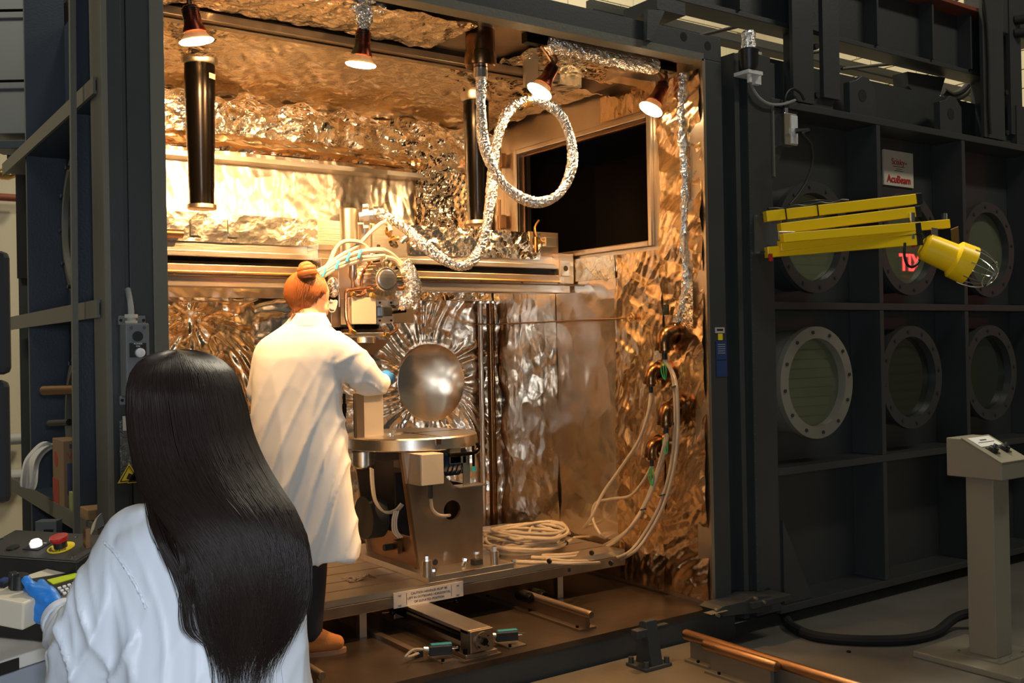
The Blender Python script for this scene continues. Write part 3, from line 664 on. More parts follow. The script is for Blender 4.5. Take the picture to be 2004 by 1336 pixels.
# ------------------------------------------------------------------ yellow folding work light
ya = at('Y', YF, 1500, 460)
al = thing('folding_arm_lamp', 'yellow folding arm work lamp with wire guard mounted on the door edge', 'lamp', (ya.x, YF, ya.z-.12))
def seg_pt(x, y, Y): return at('Y', Y, x, y)
def bar(q0, q1, Y0_, Y1_, h=.062, t=.05):
    a, b = at('Y', Y0_, *q0), at('Y', Y1_, *q1); d = b-a
    o_ = obj('arm_bar', obox(B(), (a+b)/2, d, d.length, t, h), M['yellow'], al, bevel=.004)
    for e, s in ((b, 1),): obj('end_cap', obox(B(), e+d.normalized()*.015, d, .04, t+.004, h+.004), M['black'], o_, bevel=.003)
    return a, b
YA = YF-.06
tp = bar((1497, 424), (1790, 390), YA-.02, YA-.40)
bar((1525, 448), (1788, 415), YA-.08, YA-.40)
obj('arm_bar', obox(B(), (at('Y', YA-.14, 1530, 466)+at('Y', YA-.50, 1855, 438))/2, at('Y', YA-.50, 1855, 438)-at('Y', YA-.14, 1530, 466), (at('Y', YA-.50, 1855, 438)-at('Y', YA-.14, 1530, 466)).length, .045, .052), M['yellow'], al, bevel=.004)
bar((1525, 482), (1788, 448), YA-.08, YA-.42)
lo = bar((1499, 494), (1791, 470), YA-.02, YA-.42)
w0 = at('Y', YF, 1497, 460)
obj('wall_bracket', box(B(), (FX(1476, 460), YF-.012, w0.z-.11), (FX(1504, 460), YF, w0.z+.11)), M['edge'], al)
obj('bracket_cheek', box(B(), (FX(1504, 460), YF-.09, w0.z-.105), (FX(1504, 460)+.012, YF, w0.z+.105)), M['alu'], al)
obj('bracket_plate', box(B(), (FX(1478, 460), YF-.09, w0.z+.10), (FX(1508, 460), YF, w0.z+.112)), M['alu'], al)
obj('bracket_plate', box(B(), (FX(1478, 460), YF-.09, w0.z-.112), (FX(1508, 460), YF, w0.z-.10)), M['alu'], al)
c = at('Y', YA-.12, 1540, 461); obj('pivot_link', obox(B(), c, (1, -.15, .04), .13, .012, .05), M['alu'], al, bevel=.004)
obj('pivot_bolt', cyl(B(), c+Vector((.03, -.02, 0)), c+Vector((.03, .0, 0)), .014, seg=10), M['chrome'], al)
for x, y0, y1 in ((1785, 423, 436), (1785, 458, 464), (1848, 424, 430)):
    a = at('Y', YA-.42, x, y0); b = at('Y', YA-.42, x, y1); obj('spacer', cyl(B(), a+Vector((0, 0, .02)), b-Vector((0, 0, .01)), .016, seg=10), M['chrome'], al, smooth=True)
for x, y in ((1508, 507), (1788, 480)):
    a = at('Y', YA-.1 if x < 1600 else YA-.42, x, y); obj('pivot_nut', cyl(B(), a+Vector((0, 0, .03)), a+Vector((0, 0, -.012)), .012, seg=8), M['red'], al, label='red pivot nut')
for x in (1533, 1594):
    t_ = (x-1497)/293; c = tp[0].lerp(tp[1], t_); obj('strap', obox(B(), c, tp[1]-tp[0], .008, .056, .068), M['brownm'], al)
P = [tp[0].lerp(tp[1], q)+Vector((0, .0, .04+.006*math.sin(q*40))) for q in np.linspace(.02, .55, 12)]
obj('cord', tube(B(), P, .007, 6), M['black'], al)
P = [tp[0].lerp(tp[1], .2)+Vector((0, .02, .05)), at('Y', YA-.15, 1600, 392), at('Y', YA-.15, 1640, 396), tp[0].lerp(tp[1], .5)+Vector((0, .02, .045))]
obj('cord', tube(B(), P, .006, 6), M['black'], al)
P = [at('Y', YA-.42, *q) for q in ((1771, 475), (1770, 500), (1776, 518), (1787, 522), (1798, 512), (1802, 500))]
obj('cord', tube(B(), P, .008, 8), M['black'], al)
# head
h0, h1 = at('Y', YA-.44, 1805, 480), at('Y', YA-.62, 1898, 520)
hd = (h1-h0).normalized(); HL = (h1-h0).length
hdm = obj('lamp_head', lathe(B(), h0, hd, [(0, 0), (0, .055), (.02, .082), (HL*.62, .088), (HL*.68, .112), (HL, .116), (HL, .110), (HL*.72, .100), (HL*.6, .04), (HL*.6, 0)], 36), M['yellow'], al, smooth=True)
obj('reflector', lathe(B(), h0+hd*HL*.62, hd, [(0, .03), (.02, .07), (HL*.34, .104)], 32), M['chrome'], hdm, smooth=True)
obj('bulb', lathe(B(), h0+hd*HL*.64, hd, [(0, .02), (.03, .025), (.06, .03), (.08, 0)], 16), M['glassd'], hdm, smooth=True)
_, s_, t_ = frame_of(hd)
for x0 in (1829, 1868):
    a = at('Y', YA-.5, x0, 446); b = at('Y', YA-.5, x0-2, 496) if x0 < 1850 else at('Y', YA-.42, x0+2, 478)
    obj('yoke', obox(B(), (a+b)/2, b-a, (b-a).length, .005, .045, up=(1, -.3, 0)), M['brass'] if x0 > 1850 else M['alu'], al)
bm = B(); e0 = h0+hd*HL
for k_ in range(4):
    an = k_*PI/4; dv = s_*math.cos(an)+t_*math.sin(an)
    P = [e0+dv*.116-hd*.03]+[e0+dv*(.116*math.cos(u))+hd*(.16*math.sin(u)) for u in np.linspace(0, PI, 9)]+[e0-dv*.116-hd*.03]
    tube(bm, P, .0035, 6, 3)
for rr, ax_ in ((.08, .12),):
    P = [e0+(s_*math.cos(u)+t_*math.sin(u))*rr+hd*ax_ for u in np.linspace(0, 2*PI, 20)]; tube(bm, P, .0035, 6, 2)
obj('wire_guard', bm, M['chrome'], al, smooth=True)

# ------------------------------------------------------------------ control pedestal at the right
pf = at('Z', 0, 1945, 1270)
ax_x, ax_y = Vector((.82, -.57, 0)), Vector((.57, .82, 0))      # faces the camera's left
pc = thing('control_pedestal', 'grey floor pedestal with slanted control box and two black knobs', 'pedestal', (pf.x, pf.y, 0))
def pbox(c, w_, d_, z0, z1): 
    bm = B(); cc = Vector((c.x, c.y, 0)); P = [cc+ax_x*(a*w_/2)+ax_y*(b*d_/2) for a, b in ((-1, -1), (1, -1), (1, 1), (-1, 1))]
    return prism(bm, [p+Vector((0, 0, z0)) for p in P], (0, 0, z1-z0))
ax_x, ax_y = Vector((1, 0, 0)), Vector((0, 1, 0))
bl_, br_, ff = at('Z', .03, 1805, 1285), at('Z', .03, 1990, 1330), at('Z', .03, 1900, 1245)
pc0 = at('Z', .03, 1946, 1284)
pc0.y += .02
obj('base_plate', pbox(pc0, .50, .58, .0, .035), M['pedest'], pc, bevel=.006)
fl_ = obj('foot_flange', pbox(pc0, .25, .25, .035, .043), M['pedest'], pc)
for a, b in ((-1, -1), (1, -1), (1, 1), (-1, 1), (0, -1)):
    c = pc0+ax_x*(a*.11)+ax_y*(b*.11); obj('bolt', cyl(B(), (c.x, c.y, .043), (c.x, c.y, .053), .007, seg=8), M['chrome'], fl_)
obj('column', pbox(pc0, .15, .15, .043, .97), M['pedest'], pc, bevel=.004)
pr = [(-.15, .965), (.15, .965), (.15, 1.055), (-.06, 1.165), (-.15, 1.165)]
obj('control_box', prism(B(), [Vector((pc0.x-.125, pc0.y-a, z)) for a, z in pr], (.25, 0, 0)), M['pedest'], pc, bevel=.006)
sl = Vector((0, -.21, -.11)).normalized()
nv = Vector((0, sl.z, -sl.y)).normalized()
if nv.z < 0: nv = -nv
mid = Vector((pc0.x, pc0.y-.045, 1.11))+nv*.001
obj('lid', obox(B(), mid, (1, 0, 0), .262, .245, .008, up=nv), M['pedest'], pc, bevel=.003)
obj('label_plate', obox(B(), mid+nv*.006-sl*.062, (1, 0, 0), .20, .085, .003, up=nv), M['white'], pc)
obj('print_line', obox(B(), mid+nv*.008-sl*.055, (1, 0, 0), .15, .004, .001, up=nv), M['ink'], pc)
obj('print_line', obox(B(), mid+nv*.008-sl*.075, (1, 0, 0), .06, .008, .001, up=nv), M['ink'], pc)
for a in (-.055, .055):
    q = mid+Vector((a, 0, 0))+sl*.02; kb = obj('knob_plate', obox(B(), q+nv*.006, (1, 0, 0), .05, .06, .004, up=nv), M['black'], pc)
    obj('knob', lathe(B(), q+nv*.006, nv, [(0, .024), (.018, .024), (.022, .02), (.022, 0)], 16), M['black'], kb)
    obj('knob_grip', obox(B(), q+nv*.034, (.6, .5, 0), .042, .012, .022, up=nv), M['black'], kb)
P = [at('Z', .03, *q) for q in ((1536, 1205), (1550, 1225), (1590, 1243), (1650, 1251), (1720, 1253), (1780, 1250), (1830, 1238), (1870, 1222), (1912, 1220))]
P[-1].z = .10; P[-2].z = .07
tag(obj('floor_cable', tube(B(), P, .028, 10), M['blackm'], None, own=True, smooth=True), 'thick black cable snaking over the floor to the pedestal', 'cable')
drn = at('Z', 0.001, 1661, 1276); tag(obj('floor_plug', cyl(B(), drn, drn+Vector((0, 0, .008)), .012, seg=10), M['blackm'], None, own=True), 'tiny dark plug lying on the grey floor', 'debris')

# ------------------------------------------------------------------ platform, rails and stop
pe = at('Z', .07, 1530, 1310)
dt = thing('gap_shade_beam', 'dark beam added on the floor behind the chamber door to shade the gap under it', 'beam', (6.5, 4.4, 0))  # added beam, stands in for the shade below the door
obj('beam', box(B(), (4.45, 4.24, 0), (8.9, 4.40, .20)), M['paintd'], dt)
obj('flange', box(B(), (4.45, 4.40, 0), (8.9, 4.62, .02)), M['paintd'], dt)
plf = thing('loading_platform', 'low flat steel loading platform in front of the chamber sill', 'platform', (2.4, 3.2, 0))
obj('deck', box(B(), (1.15, 2.55, 0), (3.93, YF-.03, .07)), M['plat'], plf, bevel=.004)
def rail(name, xa, ya_, yb_, zb, lab, grp=None, h=.12, r=.026, mm='copperd'):
    t_ = thing(name, lab, 'rail', (xa, ya_, zb), grp)
    y0, y1 = min(ya_, yb_), max(ya_, yb_)
    obj('round_bar', lathe(B(), (xa, y0, zb+h), (0, 1, 0), [(0, 0), (0, r*.85), (.008, r), (y1-y0-.008, r), (y1-y0, r*.85), (y1-y0, 0)], 20), M[mm], t_, smooth=True)
    obj('foot', box(B(), (xa-.055, y0+.03, zb), (xa+.055, y1-.05, zb+.012)), M['plat'] if mm == 'copperd' else M['steeld'], t_)
    obj('web', box(B(), (xa-.012, y0+.03, zb+.012), (xa+.012, y1-.05, zb+h-r*.7)), M['plat'] if mm == 'copperd' else M['steeld'], t_)
    n_ = max(2, int((y1-y0)/.35))
    for i in range(n_):
        yy_ = y0+.07+(y1-y0-.2)*i/max(1, n_-1)
        for s in (-1, 1): obj('bolt', cyl(B(), (xa+s*.038, yy_, zb+.012), (xa+s*.038, yy_, zb+.022), .008, seg=8), M['ironb'], t_)
    return t_
ra0, ra1 = at('Z', .19, 1372, 1262), at('Z', .19, 1528, 1303)
rail('guide_rail', (ra0.x+ra1.x)/2, ra1.y, ra0.y, .07, 'shorter copper coloured round guide rail on the loading platform')
rb0, rb1 = at('Z', .19, 1340, 1240), at('Z', .19, 1707, 1340)
rail('guide_rail', rb0.x, rb1.y-.6, rb0.y, .07, 'longer round guide rail running off the bottom edge of the photo')
# stop bracket
sb = at('Z', .07, 1270, 1302)
st = thing('stop_bracket', 'grey painted tapered stop bracket bolted to the platform', 'bracket', (sb.x, sb.y, .07))
obj('base', box(B(), (sb.x-.09, sb.y-.075, .07), (sb.x+.09, sb.y+.075, .086)), M['paint'], st, bevel=.003)
obj('upright', prism(B(), [(sb.x-.035, sb.y-.06, .086), (sb.x-.035, sb.y+.06, .086), (sb.x-.035, sb.y+.03, .29), (sb.x-.035, sb.y+.01, .30), (sb.x-.035, sb.y-.02, .30)], (.075, 0, 0)), M['paint'], st, bevel=.003)
obj('clip', box(B(), (sb.x-.10, sb.y-.03, .225), (sb.x-.03, sb.y+.02, .265)), M['paint'], st, bevel=.003)
obj('tongue', box(B(), (sb.x+.04, sb.y-.0, .25), (sb.x+.14, sb.y+.03, .257)), M['paint'], st)
for a, b in ((-1, -1), (1, -1), (-1, 1), (1, 1)): obj('bolt', cyl(B(), (sb.x+a*.07, sb.y+b*.055, .086), (sb.x+a*.07, sb.y+b*.055, .115), .014, seg=12), M['paint'], st, smooth=True)
# ------------------------------------------------------------------ inside: rails, drive, table
ri = at('Z', .30, 1150, 1180)
rail('floor_rail', 3.31, 4.03, 5.9, ZC0, 'right bright rail with round bar on the chamber floor', h=.085, r=.02, mm='steeld')
rail('floor_rail', at('Z', .30, 630, 1322).x, at('Z', .30, 632, 1322).y, 5.9, ZC0, 'left rail whose capped round bar shows beside the tan shoe', h=.085, r=.02, mm='steeld')
for x, g in ((2.40, 'left'), (2.56, 'mid')):
    pass
q0, q1 = at('Z', ZC0, 752, 1252), at('Z', ZC0, 822, 1285)
t_ = thing('cable_channel', 'low dark channel strip on the chamber floor left of the screw drive', 'rail', (q1.x, q1.y, ZC0))
obj('strip', box(B(), (q1.x-.02, q1.y, ZC0), (q1.x+.015, 5.6, ZC0+.022)), M['steeld'], t_)
obj('end_clip', box(B(), (q1.x-.012, q1.y-.01, ZC0), (q1.x+.012, q1.y+.01, ZC0+.03)), M['blackm'], t_)
# screw drive
e0 = at('Z', ZC0, 945, 1290)
dxc, dy0 = e0.x, e0.y+.02
sd = thing('screw_drive', 'steel screw drive housing reaching forward from under the table', 'machine', (dxc, dy0, ZC0))
hh = .135
obj('cover', box(B(), (dxc-.055, dy0+.02, ZC0+hh-.02), (dxc+.075, 5.6, ZC0+hh)), M['steel'], sd, bevel=.003)
obj('end_bearing', box(B(), (dxc-.055, dy0, ZC0+.03), (dxc+.075, dy0+.09, ZC0+hh-.001)), M['steeld'], sd, bevel=.004)
obj('bearing_cap', disc(B(), (dxc+.01, dy0, ZC0+.082), (0, -1, 0), .044, .012, 28), M['steeld'], sd, smooth=True)
obj('shaft_nut', disc(B(), (dxc+.01, dy0-.012, ZC0+.082), (0, -1, 0), .018, .018, 6), M['ironb'], sd)
for k_ in range(4):
    a = k_*PI/2+.78; obj('cap_screw', disc(B(), (dxc+.01+.036*math.cos(a), dy0-.012, ZC0+.082+.034*math.sin(a)), (0, -1, 0), .005, .006, 8), M['blackm'], sd)
obj('foot', box(B(), (dxc-.10, dy0-.02, ZC0), (dxc+.11, dy0+.14, ZC0+.012)), M['steeld'], sd)
obj('foot', box(B(), (dxc-.085, dy0-.005, ZC0+.012), (dxc+.095, dy0+.12, ZC0+.03)), M['steeld'], sd, bevel=.003)
for s in (-1, 1): obj('foot_bolt', cyl(B(), (dxc-.072+.0*s, dy0+.055+s*.035, ZC0+.03), (dxc-.072, dy0+.055+s*.035, ZC0+.055), .011, seg=10), M['ironb'], sd)
bm = B(); prof = []
L_ = 5.6-dy0-.09
for i in range(int(L_/.012)): prof += [(i*.012, .017), (i*.012+.006, .021)]
obj('ball_screw', lathe(B(), (dxc-.045, dy0+.09, ZC0+.09), (0, 1, 0), [(0, 0)]+prof+[(L_, 0)], 12), M['ironb'], sd)
obj('bed', box(B(), (dxc-.02, dy0+.1, ZC0), (dxc+.06, 5.6, ZC0+.03)), M['steeld'], sd)
nb = at('Y', 4.78, 830, 1200)
obj('nut_block', box(B(), (nb.x-.20, 4.75, ZC0+.04), (nb.x+.06, 4.95, .345)), M['steeld'], sd, bevel=.004)
# limit switches
for (x, y, lb, fl) in ((862, 1290, 'limit switch with teal body on a plate left of the screw drive', -1), (992, 1262, 'limit switch with teal body on a plate right of the screw drive', 1)):
    c = at('Z', ZC0, x, y); t_ = thing('limit_switch', lb, 'switch', (c.x, c.y, ZC0))
    obj('plate', box(B(), (c.x-.03, c.y-.07, ZC0), (c.x+.07, c.y+.07, ZC0+.008)), M['steel'], t_)
    d_ = Vector((.85, -.35, 0)).normalized()
    obj('body', obox(B(), (c.x, c.y, ZC0+.045), d_, .11, .038, .045), M['black'], t_, bevel=.004)
    obj('side_cover', obox(B(), (c.x+.012, c.y+.012, ZC0+.055), d_, .10, .03, .034), M['teal'], t_, bevel=.003)
    obj('plunger', cyl(B(), Vector((c.x, c.y, ZC0+.05))+d_*.055, Vector((c.x, c.y, ZC0+.05))+d_*.085, .006, seg=8), M['chrome'], t_)
    obj('gland', cyl(B(), Vector((c.x, c.y, ZC0+.05))-d_*.05, Vector((c.x, c.y, ZC0+.055))-d_*.08, .013, seg=10), M['alu'], t_)
    for a, b in ((-.02, -.055), (.055, .05)): obj('screw', cyl(B(), (c.x+a, c.y+b, ZC0+.008), (c.x+a, c.y+b, ZC0+.02), .008, seg=8), M['ironb'], t_)
    if fl < 0:
        s0_ = Vector((c.x, c.y, ZC0+.055))-d_*.08
        obj('lead', tube(B(), [s0_, s0_-d_*.05+Vector((0, 0, .0)), s0_-d_*.09+Vector((0, -.01, -.03)), Vector((q1.x, q1.y, ZC0+.02))], .007, 8), M['cable'], t_)
# T-slot table
tb = thing('slotted_table', 'long heavy T-slotted steel work table inside the chamber', 'table', (2.6, 5.2, ZC0))
TY0, TY1, TZ0, TZ1 = 4.62, 5.85, .352, .445
TX0, TX1 = 1.35, 4.07
slot = [4.79, 4.97, 5.15, 5.33, 5.51, 5.69]
obj('slab', box(B(), (TX0, TY0, TZ0), (TX1, TY1, TZ1-.035)), M['steeld'], tb, bevel=.004)
obj('slot_shade', box(B(), (TX0, TY0+.002, TZ1-.035), (TX1, TY1, TZ1-.033)), M['blackm'], tb)  # black sheet stands in for the shade down in the slots
ys = [TY0]+slot+[TY1]
for a, b in zip(ys[:-1], ys[1:]): obj('plank', box(B(), (TX0, a+.006, TZ1-.033), (TX1, b-.006, TZ1)), M['steel'], tb)
for x in (697, 1195):
    c = at('Z', ZC0, x, 1240 if x < 800 else 1200); obj('leg', box(B(), (c.x-.02, TY0+.06, ZC0), (c.x+.02, TY0+.10, TZ0)), M['steel'], tb)
obj('leg', box(B(), (1.6, 5.6, ZC0), (1.68, 5.7, TZ0)), M['steeld'], tb)
bt = at('Y', TY0, 1114, 1115); obj('threaded_hole', disc(B(), bt+Vector((0, -.001, 0)), (0, 1, 0), .012, .01), M['blackm'], tb)
# carriage bearings under the table on the right rail
for i, dx_ in enumerate((-.035, .05)):
    obj('bearing', lathe(B(), (3.31+dx_, 4.50, ZC0+.085), (0, 1, 0), [(0, .0), (0, .02), (.02, .030), (.12, .030), (.12, 0)], 20), M['ironb'], tb, smooth=True)
# caution plate
n0, n1 = at('Y', TY0-.003, 770, 1175), at('Y', TY0-.003, 906, 1152)
nc = (n0+n1)/2; nw = n1.x-n0.x
cp = thing('caution_plate', 'engraved white caution plate on the front edge of the slotted table', 'sign', (nc.x, TY0, TZ0+.01))
pzc = (TZ0+TZ1)/2-.008
obj('plate', box(B(), (nc.x-nw/2, TY0-.006, pzc-.040), (nc.x+nw/2, TY0-.001, pzc+.040)), M['sign'], cp)
for i, s_t in enumerate(('CAUTION HANDLES MUST BE', 'LEFT IN OUTBOARD HORIZONTAL', 'OR ELEVATED POSITION')):
    text('lettering', s_t, .0165, (nc.x, TY0-.0065, pzc+.022-i*.022), (1, 0, 0), (0, 0, 1), M['ink'], cp, .0004)
for s in (-1, 1):
    text('lettering', 'YES', .012, (nc.x+s*(nw/2-.035), TY0-.0065, pzc+.02), (1, 0, 0), (0, 0, 1), M['ink'], cp, .0003)
    text('lettering', 'NO', .012, (nc.x+s*(nw/2-.035), TY0-.0065, pzc-.03), (1, 0, 0), (0, 0, 1), M['ink'], cp, .0003)
    obj('arrow', box(B(), (nc.x+s*(nw/2-.075)-.001, TY0-.0068, pzc-.03), (nc.x+s*(nw/2-.075)+.001, TY0-.006, pzc+.03)), M['ink'], cp)
for x, y in ((768, 1198), (893, 1174)):
    c = at('Y', TY0+.02, x, y); t_ = thing('locking_handle', 'black ball locking handle under the table edge, ' + ('left' if x < 800 else 'right')+' of the screw drive', 'handle', c)
    obj('ball', sphere(B(), c, .017, 12), M['ironb'], t_, smooth=True)
    obj('stem', cyl(B(), c, c+Vector((-.08 if x > 800 else .01, .12, -.03)), .006, seg=8), M['chrome'], t_)

# pedestal stand of the turntable
PX0 = at('Y', TY0+.01, 838, 1133).x; PX1 = at('Y', TY0+.01, 1006, 1100).x
pst = thing('rotary_pedestal', 'welded brown steel pedestal stand that carries the round turntable', 'pedestal', ((PX0+PX1)/2, 5.0, TZ1))
BT = TZ1+.035
obj('base_plate', box(B(), (PX0, TY0+.01, TZ1), (PX1, TY0+.93, BT)), M['steel'], pst, bevel=.003)
FY = TY0+.20
# front web: trapezoid with slanting left edge and a hole
def q(x, y): return at('Y', FY, x, y)
bm = B()
outer = [q(820, 1125), q(945, 1100), q(944, 948), q(890, 952), q(872, 932), q(850, 885), q(788, 885)]
outer[0].z = outer[1].z = BT
hc = q(885, 998); hr = .055; n = 28
# build the plate as a fan around the hole
ov = [bm.verts.new(p) for p in outer]
def plate_with_hole(outer, hc, hr, th, n=32):
    bm = B(); import math as _m
    per = []
    for k in range(n):
        a = 2*PI*k/n; d = Vector((_m.cos(a), 0, _m.sin(a))); best = None
        for i in range(len(outer)):
            A, C = outer[i], outer[(i+1) % len(outer)]
            ex, ez = C.x-A.x, C.z-A.z; den = d.x*ez-d.z*ex
            if abs(den) < 1e-9: continue
            t = ((A.x-hc.x)*ez-(A.z-hc.z)*ex)/den; s = ((A.x-hc.x)*d.z-(A.z-hc.z)*d.x)/den
            if t > 0 and -1e-6 <= s <= 1+1e-6 and (best is None or t < best): best = t
        per.append((a, hc+d*(best or hr*2), hc+d*hr))
    for A in outer:
        a = _m.atan2(A.z-hc.z, A.x-hc.x) % (2*PI); per.append((a, A.copy(), hc+Vector((_m.cos(a), 0, _m.sin(a)))*hr))
    per.sort(key=lambda e: e[0])
    T = Vector((0, th, 0)); R = [[bm.verts.new(p) for p in (o_, i_, i_+T, o_+T)] for _, o_, i_ in per]
    for i in range(len(R)):
        A, C = R[i], R[(i+1) % len(R)]
        for k in range(4): 
            try: bm.faces.new((A[k], A[(k+1) % 4], C[(k+1) % 4], C[k]))
            except ValueError: pass
    return bm
ov = None; bm.free()
obj('front_web', plate_with_hole(outer, hc, hr, .02), M['steeld'], pst)
# left slanted plates (front and rear) along Y
lx_b, lx_t = outer[0].x, outer[-1].x
zt_ = outer[-1].z
obj('web_edge', prism(B(), [(lx_b-.012, FY-.004, BT), (lx_b+.004, FY-.004, BT), (lx_t+.004, FY-.004, zt_), (lx_t-.012, FY-.004, zt_)], (0, .03, 0)), M['brownm'], pst)
RY = FY+.60
rr_ = [at('Y', RY, 705, 1085), at('Y', RY, 790, 1062), at('Y', RY, 790, 890), at('Y', RY, 682, 890)]
rr_[0].z = rr_[1].z = BT
obj('rear_web', prism(B(), [Vector((lx_b, RY, BT)), Vector((outer[1].x, RY, BT)), Vector((outer[1].x, RY, zt_)), Vector((lx_t, RY, zt_))], (0, .02, 0)), M['steeld'], pst)
obj('cross_web', box(B(), (lx_b+.03, FY+.3, BT), (outer[1].x-.05, FY+.32, zt_-.15)), M['blackm'], pst)
obj('right_web', box(B(), (outer[1].x-.02, FY+.02, BT), (outer[1].x, RY, q(944, 950).z)), M['steeld'], pst)
obj('low_panel', prism(B(), [(lx_b+.02, FY+.02, BT), (lx_b+.02, RY, BT), (lx_b-.01, RY, BT+.17), (lx_b-.01, FY+.02, BT+.17)], (.012, 0, 0)), M['brownm'], pst)
obj('stop_screw', cyl(B(), (lx_b-.08, FY+.25, BT+.09), (lx_b, FY+.25, BT+.09), .018, seg=10), M['blackm'], pst)
obj('stop_block', box(B(), (lx_b-.03, FY+.18, BT+.06), (lx_b, FY+.24, BT+.13)), M['brownm'], pst)
obj('hub_drum', lathe(B(), (lx_t+.02, FY+.32, BT+.26), (-1, 0, 0), [(0, 0), (0, .12), (.10, .12), (.10, .0)], 28), M['blackm'], pst, smooth=True)
mh = at('Y', FY-.001, 852, 1100); obj('small_hole', disc(B(), mh, (0, 1, 0), .017, .004), M['blackm'], pst)
# sheet box on the front and its cable
g0, g1 = at('Y', FY-.14, 826, 890), at('Y', FY-.14, 869, 946)
bxp = obj('cover_box', box(B(), (g0.x, FY-.14, g1.z), (g1.x, FY, g0.z)), M['satin'], pst, bevel=.002)
obj('cover_box_side', box(B(), (g0.x-.012, FY-.13, g1.z), (g0.x-.002, FY+.05, g0.z)), M['steel'], pst)
P = [at('Y', FY-.07, *z) for z in ((842, 950), (843, 975), (846, 995), (856, 1006), (868, 1009))]+[at('Y', FY+.02, 880, 1008)]
obj('gland', cyl(B(), P[0]+Vector((0, 0, .02)), P[1], .013, seg=10), M['black'], pst)
obj('lead', tube(B(), P[1:], .009, 8), M['cable'], pst, smooth=True)
P = [at('Y', FY+.15, *z) for z in ((725, 915), (727, 950), (733, 980), (750, 1000), (772, 998), (785, 985))]
for k_ in range(3): obj('lead', tube(B(), [p+Vector((k_*.012, k_*.01, -.006*k_)) for p in P], .006, 6), M['cablep'], pst)
P = [at('Y', FY+.12, *z) for z in ((772, 1000), (768, 1020), (770, 1040), (780, 1052))]
for k_ in range(3): obj('lead', tube(B(), [p+Vector((k_*.012, 0, 0)) for p in P], .006, 6), M['cablep'], pst)
# motor and clamps under the disc
g0, g1 = at('Y', FY+.02, 850, 880), at('Y', FY+.02, 918, 926)
mo = obj('motor', lathe(B(), ((g0.x+g1.x)/2-.12, FY+.12, (g0.z+g1.z)/2), (1, 0, 0), [(0, 0), (0, .085), (.24, .085), (.24, 0)], 20), M['bluem'], pst, smooth=True)
for k_ in range(7): obj('motor_fin', lathe(B(), ((g0.x+g1.x)/2-.1+k_*.03, FY+.12, (g0.z+g1.z)/2), (1, 0, 0), [(0, .085), (0, .092), (.01, .092), (.01, .085)], 20, closed=True), M['bluem'], mo)
for x0, x1, y0, y1 in ((881, 902, 868, 905), (906, 920, 890, 950), (880, 912, 893, 905)):
    a, b = at('Y', FY-.03, x0, y0), at('Y', FY-.03, x1, y1); obj('strap_plate', box(B(), (a.x, FY-.03, b.z), (b.x, FY-.022, a.z)), M['steelz'], pst)
a, b = at('Y', FY-.05, 880, 890), at('Y', FY-.05, 936, 876)
obj('clamp_bar', tube(B(), [a, at('Y', FY-.05, 925, 886), b, at('Y', FY-.05, 934, 866)], .012, 10, 3), M['ironb'], pst, smooth=True)
obj('clamp_stud', cyl(B(), at('Y', FY-.05, 926, 872), at('Y', FY-.05, 927, 915), .008, seg=8), M['ironb'], pst)
obj('clamp_nut', cyl(B(), at('Y', FY-.05, 927, 912), at('Y', FY-.05, 927, 922), .014, seg=8), M['teal'], pst)
obj('shelf_plate', box(B(), (at('Y', FY, 893, 950).x, FY-.05, q(893, 952).z-.003), (at('Y', FY, 945, 950).x, FY+.05, q(893, 952).z+.003)), M['steelz'], pst)
# base plate fittings
for i, (x, y, h_, r_, lb) in enumerate(((836, 1128, .085, .026, 'steel levelling cylinder at the front left corner of the stand base'), (968, 1104, .075, .024, 'steel levelling cylinder at the right end of the stand base'), (701, 1086, .075, .010, 'thin upright stud at the rear left of the stand base'))):
    c = at('Z', BT, x, y); t_ = thing('levelling_cylinder' if i < 2 else 'stud', lb, 'fitting', (c.x, c.y, BT))
    obj('body', cyl(B(), (c.x, c.y, BT), (c.x, c.y, BT+h_), r_, seg=24), M['steelz'], t_, smooth=True)
    obj('nut', cyl(B(), (c.x, c.y, BT+h_), (c.x, c.y, BT+h_+.025), r_*.55, seg=6), M['chrome'], t_)
for x, y, lb in ((849, 1128, 'small hex bolt beside the front levelling cylinder'), (907, 1108, 'tilted chrome bolt on the stand base'), (933, 1104, 'black square clamp with chrome screw on the stand base'), (1006, 1108, 'short chrome bolt at the right end of the stand base')):
    c = at('Z', BT if x < 1000 else TZ1, x, y); t_ = thing('clamp_bolt', lb, 'bolt', c)
    tl = Vector((.35, 0, 1)) if x == 907 else Vector((0, 0, 1)); z0_ = 0
    if x == 933: obj('block', box(B(), (c.x-.028, c.y-.022, c.z), (c.x+.028, c.y+.022, c.z+.03)), M['blackm'], t_, bevel=.002); z0_ = .03
    obj('shank', cyl(B(), c+tl*z0_, c+tl*(z0_+.028), .011, seg=10), M['chrome'], t_, smooth=True)
    obj('head', cyl(B(), c+tl*(z0_+.028), c+tl*(z0_+.042), .016, seg=6), M['chrome'], t_)
c = at('Z', BT, 918, 1117); tag(obj('name_tag', box(B(), (c.x-.04, c.y-.012, BT), (c.x+.04, c.y+.012, BT+.002)), M['brownm'], None, own=True), 'small dark engraved tag lying on the stand base', 'sign')
c = at('Z', TZ1, 700, 1133)
t_ = thing('foil_scrap', 'torn scrap of thin foil lying on the slotted table', 'scrap', c)
foil('sheet', c+Vector((-.07, -.05, 0)), (.16, 0, 0), (0, .11, 0), (0, 0, 1), M['foils'], t_, 77, .01, .006, 6, 30, off=.006)

# turntable --------------------------------------------------------------------
dc = at('Z', .99, 800, 852); Rt = .385
